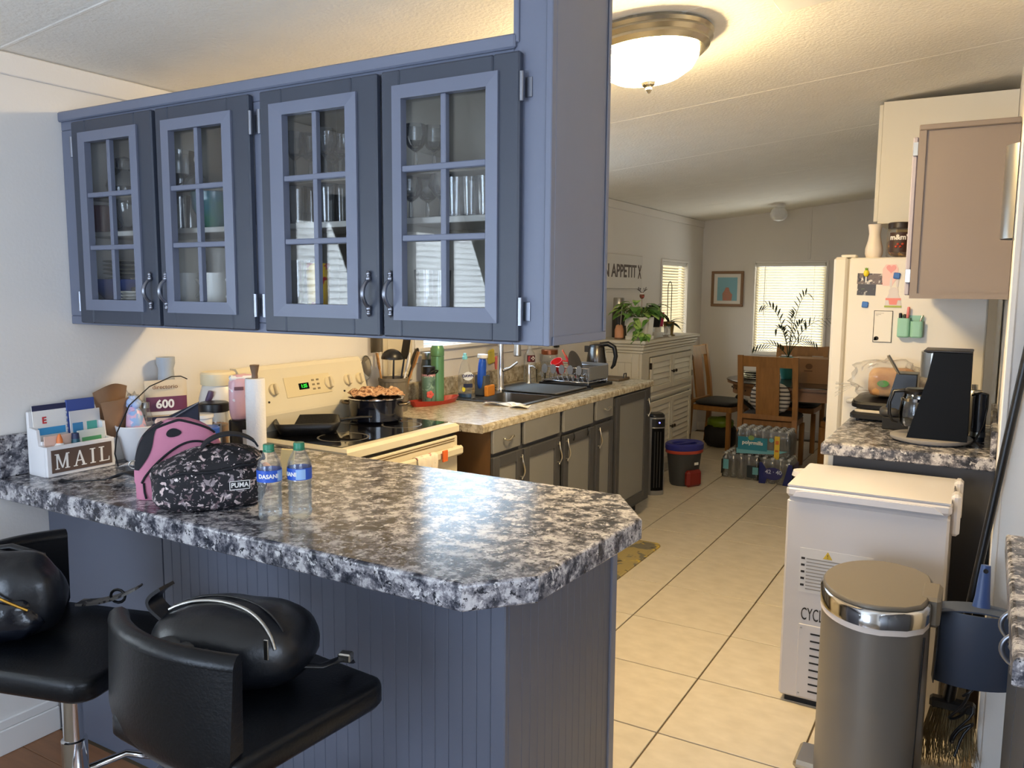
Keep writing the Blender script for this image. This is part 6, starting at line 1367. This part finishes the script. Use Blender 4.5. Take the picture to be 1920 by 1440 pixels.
for k in range(5): MB().box(.057+k*.0548, .057+(k+1)*.0548-.002, -.004, -.0003, .14, .96, .001).obj('side_board', BUF, bf)
KNB = mat('dark_bronze', '#33291f', .4, .7)
for (ya, yb, za, zb, ky) in ((.170, .667, .715, .990, .640), (.673, 1.185, .715, .990, .70), (.170, .667, .135, .635, .640), (.673, 1.185, .135, .635, .70)):
    w = .045; m = MB()
    for r in ((ya, ya+w, za, zb), (yb-w, yb, za, zb), (ya+w, yb-w, za, za+w), (ya+w, yb-w, zb-w, zb)): m.box(bd, bd+.018, r[0], r[1], r[2], r[3], .003)
    d = m.obj('door', BUF, bf); n_ = int(round((zb-za-2*w)/.046)); pz = (zb-za-2*w)/n_
    for k in range(n_): z = za+w+pz*k; MB().add([(bd+.001, ya+w, z+pz), (bd+.001, yb-w, z+pz), (bd+.014, yb-w, z+.004), (bd+.014, ya+w, z+.004), (bd-.004, ya+w, z+pz-.004), (bd-.004, yb-w, z+pz-.004), (bd+.008, yb-w, z), (bd+.008, ya+w, z)], [(0, 3, 2, 1), (4, 5, 6, 7), (0, 4, 7, 3), (1, 2, 6, 5), (0, 1, 5, 4), (2, 3, 7, 6)]).obj('slat', BUF, d)
    MB().at((bd+.018, ky, (za+zb)/2), 0, 0, pi/2).lathe([(.006, 0), (.006, .012), (.014, .018), (.012, .028), (0, .03)], 12).obj('knob', KNB, d)
    hy = ya if ky > (ya+yb)/2 else yb
    for z in (za+.05, zb-.09): MB().box(bd+.002, bd+.020, hy-.006, hy+.006, z, z+.05).obj('hinge', KNB, d)
ZB = H+.001
t = thing('brush_jar', 'peach ceramic jar holding brushes on the buffet', 'jar', (.195, 4.600, ZB))
MB().lathe([(0, .012), (.036, .012), (.036, .07), (.026, .105), (.018, .113), (.014, .108)], 22, cap=False).obj('jar', mat('peach_ceramic', '#d99d76', .5), t); MB().lathe([(0, 0), (.036, 0), (.036, .0115), (0, .0118)], 22).obj('base', BRW, t)
for k, (dx, dy, c) in enumerate(((-.012, -.01, BLACK), (.01, -.016, BLACK), (.004, .012, WHITEP))): MB().tube([(dx*.3, dy*.3, .05), (dx*2.2, dy*2.2, .21+.02*k)], .004, 6).obj('brush', c, t)
t = thing('pencil_cup', 'dark cup with red and white pencils beside the peach jar', 'cup', (.215, 4.720, ZB)); MB().lathe([(0, 0), (.03, 0), (.032, .10), (.029, .10), (.026, .006), (0, .006)], 18, cap=False).obj('cup', mat('cup_dark', '#4b4741', .6), t)
for k, (dx, dy, c) in enumerate(((.02, .0, RED), (.012, .02, WHITEP), (-.01, .01, mat('pencil_pink', '#c9798a', .5)), (.02, -.014, PAPER))): MB().tube([(dx*.4, dy*.4, .01), (dx*1.9, dy*1.9, .19+.015*k)], .004, 6).obj('pencil', c, t)
t = thing('thermos', 'dark thermos with steel cup behind the pencil cup', 'thermos', (.095, 4.820, ZB)); MB().lathe([(0, 0), (.052, 0), (.054, .21), (.044, .235), (0, .235)], 24).obj('body', mat('thermos_dark', '#4a443c', .35, .4), t); MB().lathe([(.045, .237), (.047, .24), (.045, .315), (.040, .322), (0, .323)], 24).obj('cup_lid', STEEL, t)
def leafmesh(m, base, d, L, wd, droop=.5, fold=.15, n=6):
    base = Vector(base); d = Vector(d).normalized(); s = d.cross(Vector((0, 0, 1))); s = s.normalized() if s.length > .05 else Vector((1, 0, 0)); up = s.cross(d).normalized()
    def fn(u, v):
        w = wd*sin(pi*min(1, (v*.94+.06))**.75)*(1 if v < .98 else .3); c = base+d*L*v-Vector((0, 0, 1))*droop*L*v*v; return c+s*w*(2*u-1)+up*fold*w*abs(2*u-1)
    m.surf(fn, 2, n)
PLANTM = patterned('pothos_leaf', '#5c8a36', [('#a9c66a', 12, .53), ('#3f6c24', 20, .62)], rough=.45); DARKL = mat('orchid_leaf', '#26331f', .4, var=.2)
pp = thing('potted_pothos', 'bright green trailing pothos in a white square pot on the buffet', 'potted plant', (.345, 4.650, ZB), .1)
POTW = mat('pot_white', '#dcd7c8', .45)
m = MB(); a_, b_ = rrect(.17, .17, .02, 3), rrect(.19, .19, .025, 3); m.prism(rrect(.185, .185, .02, 3), 0, .03, .004); n_ = len(a_)
m.add([p+(.03,) for p in a_]+[p+(.175,) for p in b_]+[(p[0]*.92, p[1]*.92, .175) for p in b_]+[(p[0]*.9, p[1]*.9, .155) for p in b_], [f for r in range(3) for f in [(r*n_+k, r*n_+(k+1) % n_, (r+1)*n_+(k+1) % n_, (r+1)*n_+k) for k in range(n_)]]); m.obj('pot', POTW, pp)
MB().box(-.084, .084, -.084, .084, .150, .156).obj('soil', mat('soil', '#33261b', .9), pp)
random.seed(11)
for k in range(46):
    a = random.uniform(0, 2*pi); el = random.uniform(.15, 1.2); r0 = random.uniform(.0, .07); b0 = (r0*cos(a), r0*sin(a), .165+random.uniform(0, .03)); tip = (cos(a)*cos(el), sin(a)*cos(el), sin(el)); L1 = random.uniform(.05, .13)
    m = MB(); b1 = Vector(b0)+Vector(tip)*L1; m.tube([b0, b1], .0018, 4, False); a2 = a+random.uniform(-.8, .8); leafmesh(m, b1, (cos(a2), sin(a2), .15), random.uniform(.085, .125), random.uniform(.032, .046), .55); m.obj('leaf', PLANTM, pp)
for k in range(16):
    x = -.02+.13*random.random(); z = .17-.15*k/15; y = -.115-.015*random.random(); m = MB(); leafmesh(m, (x, y, z), (random.uniform(-.7, .7), -.6, -.2), .07, .026, .6); m.obj('leaf', PLANTM, pp)
rp = thing('reindeer_pick', 'small brown reindeer head on a stick in the pothos', 'ornament', (.325, 4.735, ZB+.16)); RDB = mat('reindeer_brown', '#7d4a31', .7)
MB().tube([(0, 0, 0), (0, 0, .16)], .002, 5).obj('stick', WOOD, rp); MB().blob(0, 0, .180, .020, .016, .026, 14, 10).obj('head', RDB, rp); MB().lathe([(.019, .190), (.017, .198), (0, .205)], 14).obj('hat_brim', WHITEP, rp); MB().blob(.014, -.010, .172, .006, .006, .006, 8, 6).obj('nose', RED, rp)
for sg in (-1, 1): MB().tube([(sg*.008, 0, .205), (sg*.026, 0, .222), (sg*.032, 0, .246)], .0028, 5).tube([(sg*.022, 0, .218), (sg*.042, 0, .230)], .0024, 5).tube([(sg*.018, 0, .216), (sg*.014, 0, .240)], .0024, 5).obj('antler', mat('antler_dark', '#3c2a20', .7), rp)
single('clear_box', 'clear plastic box on the buffet under the black planter', 'box', MB().box(-.07, .07, -.16, .16, 0, .085, .006), CLP, (.335, 5.040, ZB))
t = thing('black_planter', 'black planter with dark succulent standing on the clear box', 'planter', (.325, 4.985, ZB+.0855)); MB().lathe([(0, 0), (.06, 0), (.075, .10), (.08, .102), (.08, .118), (.07, .118), (0, .10)], 24, cap=False).obj('pot', BLACKM, t)
m = MB(); random.seed(4)
for k in range(12): a = k*.55; leafmesh(m, (0, 0, .11), (cos(a)*.5, sin(a)*.5, .9), .09, .016, .1)
m.obj('succulent', mat('dark_succulent', '#2b2a2c', .5), t)
single('pink_pot', 'bright pink pot beside the black planter', 'pot', MB().lathe([(0, 0), (.036, 0), (.046, .115), (.042, .115), (.032, .006), (0, .006)], 22, cap=False), mat('hot_pink', '#c8305f', .4), (.330, 5.115, ZB+.0855))
op = thing('potted_orchid', 'orchid with dark leaves in a brass pot and wire hoop', 'potted plant', (.350, 5.310, ZB)); MB().lathe([(0, 0), (.052, 0), (.055, .008), (.04, .012), (.038, .02), (.048, .115), (.044, .118), (.036, .1), (0, .1)], 24, cap=False).obj('pot', mat('brass_pot', '#8a6f35', .4, .5), op)
for (a, el, L) in ((-2.2, .95, .20), (.6, .25, .16), (-.3, -.1, .13), (2.6, .1, .13), (.2, .6, .15), (-1.2, -.1, .12)): 
    m = MB(); leafmesh(m, (0, 0, .11), (cos(a)*cos(el), sin(a)*cos(el), sin(el)), L, .030, .35, .2, 8); m.obj('leaf', DARKL, op)
m = MB(); m.tube([(0, -.045, .1), (0, -.047, .38)]+[(0, .001-.048*cos(a), .40+.055*sin(a)) for a in [pi*i/10 for i in range(11)]]+[(0, .048, .36), (0, .045, .1)], .0035, 6); m.obj('wire_hoop', mat('wire_dark', '#4a4a48', .4, .6), op)
single('white_pebble', 'small white cap lying on the buffet edge', 'cap', MB().lathe([(0, 0), (.014, 0), (.012, .012), (0, .014)], 14), WHITEP, (.425, 5.130, ZB))

# ------------------------------------------------------------------ sign, picture, dining
sg_ = thing('wall_sign', 'white sign reading BON APPETIT with crossed cutlery on left wall', 'sign', (.001, 4.98, 1.672))
MB().box(0, .018, -.54, .54, -.142, .142, .004).obj('board', mat('sign_white', '#d9d4ce', .6), sg_)
tt = text(sg_, 'BON APPETIT', .145, (.0185, -.06, .0), (pi/2, 0, pi/2), mat('sign_brown', '#54463f', .7), bold=.004)
wx = max(v.co.x for v in tt.data.vertices)-min(v.co.x for v in tt.data.vertices)
for v in tt.data.vertices: v.co.x *= .90/wx
SGB = MATS['sign_brown']
for s_ in (-1, 1): m = MB(); m.tube([(.0192, .465-.030*s_, -.055), (.0192, .465+.026*s_, .05)], [.004, .0055], 6, True, False, .3); m.at((.0192, .465+.028*s_, .052)).blob(0, 0, 0, .0015, .010, .014, 8, 6); m.obj('cutlery_mark', SGB, sg_)
pf = thing('framed_picture', 'framed blue picture with coral shape on the far wall', 'picture', (.280, YF-.001, 1.535))
m = MB()
for r in ((-.17, .17, .158, .186), (-.17, .17, -.186, -.158), (-.17, -.142, -.158, .158), (.142, .17, -.158, .158)): m.box(r[0], r[1], -.022, 0, r[2], r[3], .004)
m.obj('frame', mat('oak_frame', '#8a6a4c', .5), pf); MB().box(-.142, .142, -.008, -.002, -.158, .158).obj('mat_board', PAPER, pf)
MB().box(-.105, .105, -.0095, -.008, -.125, .120).obj('blue_print', mat('print_blue', '#86b9cc', .6), pf)
MB().prism([(-.045, -.124), (.05, -.124), (.055, -.06), (.03, -.03), (.015, .015), (-.015, .015), (-.03, -.02), (-.05, -.05)], .0096, .0106, 0, 'y').obj('coral_print', patterned('coral_print', '#b98a78', [('#cf7d78', 30, .55)], rough=.7), pf)
tb = thing('dining_table', 'oval wooden dining table with dark rim and curved iron legs', 'table', (1.36, 6.27, 0)); TH = .712
q = [(.745*cos(2*pi*i/56), .52*sin(2*pi*i/56)) for i in range(56)]
MB().prism(q, TH-.032, TH-.008, .0, 'z', True).obj('tabletop', mat('table_wood', '#7d5a3c', .35, var=.2, vscale=5, stretch=(1, 6, 1)), tb); MB().prism([(x*1.01, y*1.01) for x, y in q], TH-.008, TH, .003, 'z', True).obj('dark_rim', mat('dark_rim', '#2a211b', .2), tb)
MB().prism([(x*.93, y*.92) for x, y in q], TH-.125, TH-.0325, 0, 'z', True).obj('apron', mat('apron_wood', '#8b6545', .45, var=.2, vscale=5), tb)
IR = mat('iron_leg', '#1d1a19', .5, .4)
for sx in (-1, 1):
    for sy in (-1, 1): MB().tube([(sx*(.58-.30*sin(pi*v*.8)), sy*(.34-.12*sin(pi*v*.8)), (TH-.13)*(1-v)) for v in [i/10 for i in range(11)]], .018, 8).obj('leg', IR, tb)
random.seed(8)
m = MB()
for k in range(14): a = pi+(.9*(k-7)/7); m.at((.70*cos(a), .485*sin(a), TH-.08)).blob(0, 0, 0, .006, .006, .006, 6, 4)
m.obj('studs', IR, tb)
SEATB = mat('seat_black', '#1b1b1e', .6)
def dining_chair(name, label, loc, rz, grp='dining chairs'):
    """faces +y in its own frame"""
    t = thing(name, label, 'chair', loc, rz, grp); w = .225
    def post(sx):
        m = MB(); vs = []; P_ = [(0.0, .0), (.02, .22), (.03, .45), (.01, .65), (-.045, .98)]
        ring = []
        for y, z in P_: ring += [(sx*w-.021, -.02+y-.0, z), (sx*w+.021, -.02+y, z), (sx*w+.021, .02+y, z), (sx*w-.021, .02+y, z)]
        fs = [(r*4+k, r*4+(k+1) % 4, (r+1)*4+(k+1) % 4, (r+1)*4+k) for r in range(4) for k in range(4)]+[(3, 2, 1, 0), (16, 17, 18, 19)]; m.add(ring, fs); return m
    for sx in (-1, 1): post(sx).obj('back_post', WOOD, t)
    MB().add([(x, y+dy, z) for z, y in ((.885, -.027), (.975, -.043)) for dy in (-.014, .014) for x in (-w+.0205, w-.0205)], [(0, 2, 3, 1), (4, 5, 7, 6), (0, 1, 5, 4), (2, 6, 7, 3), (0, 4, 6, 2), (1, 3, 7, 5)]).obj('top_rail', WOOD, t)
    MB().add([(x, y+dy, z) for z, y in ((.475, .028), (.885, -.027)) for dy in (-.008, .008) for x in (-.095, .095)], [(0, 2, 3, 1), (4, 5, 7, 6), (0, 1, 5, 4), (2, 6, 7, 3), (0, 4, 6, 2), (1, 3, 7, 5)]).obj('splat', WOOD, t)
    MB().box(-w+.0205, w-.0205, .010, .040, .435, .475, .003).obj('lower_rail', WOOD, t)
    MB().box(-w, w, .052, .44, .375, .425, .004).obj('seat_frame', WOOD, t)
    MB().blob(0, .250, .448, w+.015, .205, .034, 28, 10, 5, 2.6).obj('seat', SEATB, t)
    for sx in (-1, 1): MB().box(sx*(w-.004)-.02, sx*(w-.004)+.02, .395, .435, 0, .375, .003).obj('leg', WOOD, t)
    return t
ch = dining_chair('dining_chair', 'honey wood dining chair with its back to the water packs', (1.128, 5.60, .0006), .02)
dup(ch, (.255, 6.49, .0006), -pi/2-.12, 'honey wood dining chair side-on at the table end near the wall')
dup(ch, (1.12, 7.02, .0006), pi-.02, 'honey wood dining chair across the table before the tall window')
dup(ch, (1.98, 5.70, .0006), .75, 'honey wood dining chair half hidden behind the refrigerator door')
STR = mat('striped_cloth', '#cfcac2', .9)
sb_ = thing('striped_bag', 'grey and white striped cloth bag on the seat of the nearest dining chair', 'bag', (1.128, 5.712, .478))
MB().blob(0, 0, .135, .165, .056, .135, 26, 16, 2.6, 2.6, 0.0, .02, 3).obj('bag', STR, sb_)
m = MB()
for k in range(7):
    z = .02+.034*k; f = max(.05, 1-abs((z+.006-.135)/.135)**2.6)**(1/2.6)
    m.surf(lambda u, v, z=z, f=f: (.167*f*math.copysign(abs(cos(2*pi*u))**.77, cos(2*pi*u))*1.02, .058*f*math.copysign(abs(sin(2*pi*u))**.77, sin(2*pi*u))*1.04, z+.013*v), 30, 1, closeu=True)
m.obj('stripe', mat('stripe_grey', '#4f4d4d', .9), sb_)
cb = thing('cardboard_box', 'brown cardboard box with open flap on the dining table', 'box', (1.385, 6.24, TH+.001), .03); KR = mat('cardboard', '#9a7450', .8, var=.05)
MB().box(-.17, .17, -.13, .13, 0, .215).obj('carton', KR, cb); MB().prism([(-.17, .2152), (.17, .2152), (.17, .2172), (-.17, .2172)], -.125, .125, 0, 'y').obj('top_flap', KR, cb)
m = MB(); m.add([(.17, -.13, .215), (.17, .13, .215), (.26, .13, .255), (.26, -.13, .255), (.17, -.13, .219), (.17, .13, .219), (.26, .13, .259), (.26, -.13, .259)], [(0, 3, 2, 1), (4, 5, 6, 7), (0, 1, 5, 4), (2, 3, 7, 6), (1, 2, 6, 5), (0, 4, 7, 3)]); m.obj('side_flap', KR, cb)
m = MB(); m.prism([(-.03+.03*cos(a), .15+.025*sin(a)) for a in [2*pi*i/12 for i in range(12)]], .1302, .1310, 0, 'y').box(-.07, -.0, -.131, -.1302, .105, .115); m.obj('print', mat('box_print', '#6a4a30', .8), cb)
pl = thing('palm_plant', 'dark feathery palm in a teal pot on the dining table', 'potted plant', (1.120, 6.40, TH+.001))
MB().lathe([(0, 0), (.055, 0), (.075, .10), (.085, .20), (.08, .20), (.07, .18), (0, .18)], 24, cap=False).obj('pot', mat('teal_glaze', '#2f7a80', .3), pl); PALM = mat('palm_green', '#2c3d22', .55, var=.2)
for (dx, dy, dz, L) in ((-.26, .02, .62, 1), (.16, .0, .74, 1), (.40, -.02, .50, 1), (-.30, -.05, .22, .9), (.25, -.08, .28, .8), (.02, .10, .55, 1), (-.10, -.10, .40, .8), (.12, .10, .45, .8)):
    m = MB(); P_ = [Vector((dx*s_**1.5, dy*s_, .18+dz*s_*(1.35-.35*s_*s_)*.95-.10*s_**3)) for s_ in [i/14 for i in range(15)]]; m.tube(P_, [.004-.003*i/14 for i in range(15)], 5, False)
    for i in range(4, 15):
        for sgn in (-1, 1):
            d = (P_[min(i+1, 14)]-P_[i-1]).normalized(); sd = d.cross(Vector((0, 1, .2))).normalized(); leafmesh(m, P_[i], sd*sgn*.8+d*.75+Vector((0, .25*sgn, 0)), .10*L*(1.1-.5*abs(i-8)/8), .0095, .25, .1, 3)
    m.obj('frond', PALM, pl)
gt = thing('glass_platter', 'stacked clear glass plates at the left end of the table', 'plates', (.82, 6.30, TH+.001))
for k in range(3): MB().lathe([(0, .0), (.07, 0), (.12-.01*k, .02), (.118-.01*k, .023), (.07, .005), (0, .005)], 26, cap=False).obj('plate', GLASS, gt).location = (0, 0, .018*k)
tb2 = thing('black_tote', 'black tote with green bag inside under the chair near the wall', 'tote', (.50, 6.47, .001)); MB().blob(0, 0, .11, .15, .13, .115, 24, 14, 3.2, 3.2, 0.0, .1).obj('tote', BLACKM, tb2); MB().blob(.0, -.02, .24, .13, .10, .06, 20, 12, 2.2, 2.2, None, .25).obj('green_bag', mat('green_plastic', '#6f8a24', .4), tb2)
single('white_appliance', 'white panel standing between the buffet and the dining chair', 'panel', MB().box(.004, .17, 0, .12, 0, .74, .01), mat('appliance_white', '#c9c4ba', .5), (0, 5.98, .001))
t = thing('floral_box', 'black and white patterned box beside the buffet on the floor', 'box', (.16, 6.14, .001)); MB().box(-.12, .12, -.02, .02, 0, .42, .005).obj('box', patterned('scroll_print', '#cfcac2', [('#2a2826', 14, .56)], rough=.7), t)

# ------------------------------------------------------------------ stools and bags in the foreground
def stool(label, loc, rz):
    """faces +y in its own frame; seat 0.66 m high"""
    t = thing('bar_stool', label, 'stool', loc, rz, 'black leather bar stools')
    MB().lathe([(0, 0), (.20, 0), (.20, .012), (.06, .030), (.04, .045), (0, .045)], 40).obj('base_plate', CHROME, t)
    MB().lathe([(.030, .044), (.030, .40), (.024, .402), (.024, .600)], 24).obj('pole', CHROME, t)
    m = MB(); m.tube([(.028, 0, .30), (.12, .05, .30), (.13, .17, .30), (0, .20, .30), (-.13, .17, .30), (-.12, .05, .30), (-.028, 0, .30)], .010, 8); m.obj('footrest', CHROME, t)
    MB().box(-.09, .09, -.09, .09, .598, .612, .003).obj('seat_plate', BLACK, t)
    def sq(u, v): # seat cushion upper sheet: from the front edge back, curving up to meet the back
        return None
    q = rrect(.39, .435, .045, 5); n_ = len(q); ring = [(.97, .613), (1, .622), (1, .652), (.985, .664), (.95, .668)]
    m = MB(); m.add([(x*k, y*k, z-(.010*(1-abs(x)/.21) if z > .66 else 0)) for k, z in ring for x, y in q], [f for r in range(4) for f in [(r*n_+k, r*n_+(k+1) % n_, (r+1)*n_+(k+1) % n_, (r+1)*n_+k) for k in range(n_)]]+[tuple(reversed(range(n_))), tuple(4*n_+k for k in range(n_))], True); m.obj('seat', LEATHER, t)
    def bk(u, v):
        wv = .193*(.62+.38*min(1, v/.35)**.6) if v < .35 else .193; x = wv*(2*u-1); return (x, -.205-.028*v+.058*(2*u-1)**2*(.3+.7*v)+(.05*(1-v/.25)**2 if v < .25 else 0), .585+.272*v-.010*(2*u-1)**2*v)
    MB().slab(bk, 20, 14, .040).obj('backrest', LEATHER, t)
    m = MB(); m.tube([Vector(bk(i/24, 1))+Vector((0, 0, .002)) for i in range(25)], .021, 10); m.obj('top_roll', LEATHER, t)
    return t
st = stool('black leather bar stool holding the black backpack', (1.395, -.215, .0015), -.075)
dup(st, (.790, -.250, .0015), radians(16)-pi/2, 'black leather bar stool against the wall holding the gold-zip bag')
LB = mat('bag_leather', '#0f1116', .33, bump=.12, bscale=120)
bp = thing('leather_backpack', 'small black leather backpack with silver zip slumped on the stool', 'backpack', (1.300, -.175, .669), .28)
MB().blob(0, 0, .080, .185, .125, .088, 36, 20, 2.7, 2.4, 0.0, .05, 3).obj('body', LB, bp)
def bs(x, y): return .080+.088*max(0, 1-(abs(x/.185)**2.7+abs(y/.125)**2.7)**(2.4/2.7))**(1/2.4)+.003
MB().blob(-.05, -.085, .060, .120, .065, .060, 30, 18, 2.6, 2.4, 0.002, .22, 5).obj('front_pocket', LB, bp)
zp = [(-.150+.33*s_, -.085+.04*sin(pi*s_)-.06*s_*s_, .120+.062*sin(pi*(s_*.75+.12))-.055*s_) for s_ in [i/22 for i in range(23)]]
zp = [(-.15+.30*s_, -.02-.065*s_*s_+.02*sin(pi*s_)) for s_ in [i/22 for i in range(23)]]; zp = [(x, y, bs(x, y)) for x, y in zp]
MB().tube(zp, .0042, 6).obj('zipper', STEEL, bp)
MB().tube([(x, y+.035, bs(x, y+.035)-.001) for x, y, z in zp[2:]], .0028, 6).obj('seam', BLACK, bp)
x, y, z = zp[-2]; MB().box(x-.005, x+.005, y-.022, y-.018, z-.040, z+.004, .001).obj('zip_pull', STEEL, bp)
MB().slab(lambda u, v: (-.165-.035*sin(pi*u), -.03+.05*v, .12+.07*u), 12, 3, .008).obj('top_handle', LB, bp)
MB().tube([(.15, -.02, .05), (.20, .02, .035), (.245, .06, .045), (.23, .10, .012)], [.014, .013, .012, .012], 8, True, False, .35).obj('shoulder_strap', LB, bp)
MB().box(.225, .255, .045, .068, .035, .055, .003).obj('buckle', STEEL, bp)
o = MB().prism([(-.014, -.012), (.014, -.012), (0, .014)], 0, .001, 0, 'y').obj('emblem', mat('emblem_dark', '#23262e', .25), bp); o.location = (.0, -.072, .152); o.rotation_euler = (-.95, 0, 0)
hb = thing('shoulder_bag', 'glossy black shoulder bag with gold zip on the wall-side stool', 'bag', (.660, -.325, .669), .55)
MB().blob(0, 0, .105, .145, .080, .108, 32, 20, 2.5, 2.3, 0.0, .10, 3).obj('body', LB, hb); MB().blob(0, -.045, .070, .115, .055, .062, 26, 16, 2.5, 2.3, 0.002, .15, 4).obj('front_pocket', mat('gloss_leather', '#0c0f17', .18, bump=.2, bscale=60), hb)
GOLD = mat('gold_zip', '#c99a45', .3, 1.0)
MB().tube([(-.03+.13*s_, -.080-.01*sin(pi*s_), .172-.075*s_) for s_ in [i/12 for i in range(13)]], .0035, 6).obj('zipper', GOLD, hb); MB().blob(-.03, -.082, .174, .008, .008, .008, 8, 6).obj('zip_pull', GOLD, hb)
MB().tube([(-.12, .0, .16), (-.09, .03, .205), (.0, .04, .215), (.08, .03, .195), (.11, 0, .15)], .009, 8, True, False, .5).obj('strap', LB, hb)
t = thing('patterned_strap', 'snakeskin patterned strap lying at the back of the wall-side stool', 'strap', (.700, -.085, .672), .45); MB().slab(lambda u, v: (-.08+.17*u, -.02+.04*v, .006+.05*u*u), 12, 3, .006).obj('band', patterned('snake_print', '#6e6a66', [('#1f1d1e', 40, .52)], rough=.5), t); MB().tube([(.02*cos(a)+.03, .0, .028+.018*sin(a)) for a in [2*pi*i/12 for i in range(12)]], .004, 6, closed=True).obj('loop', BLACK, t)
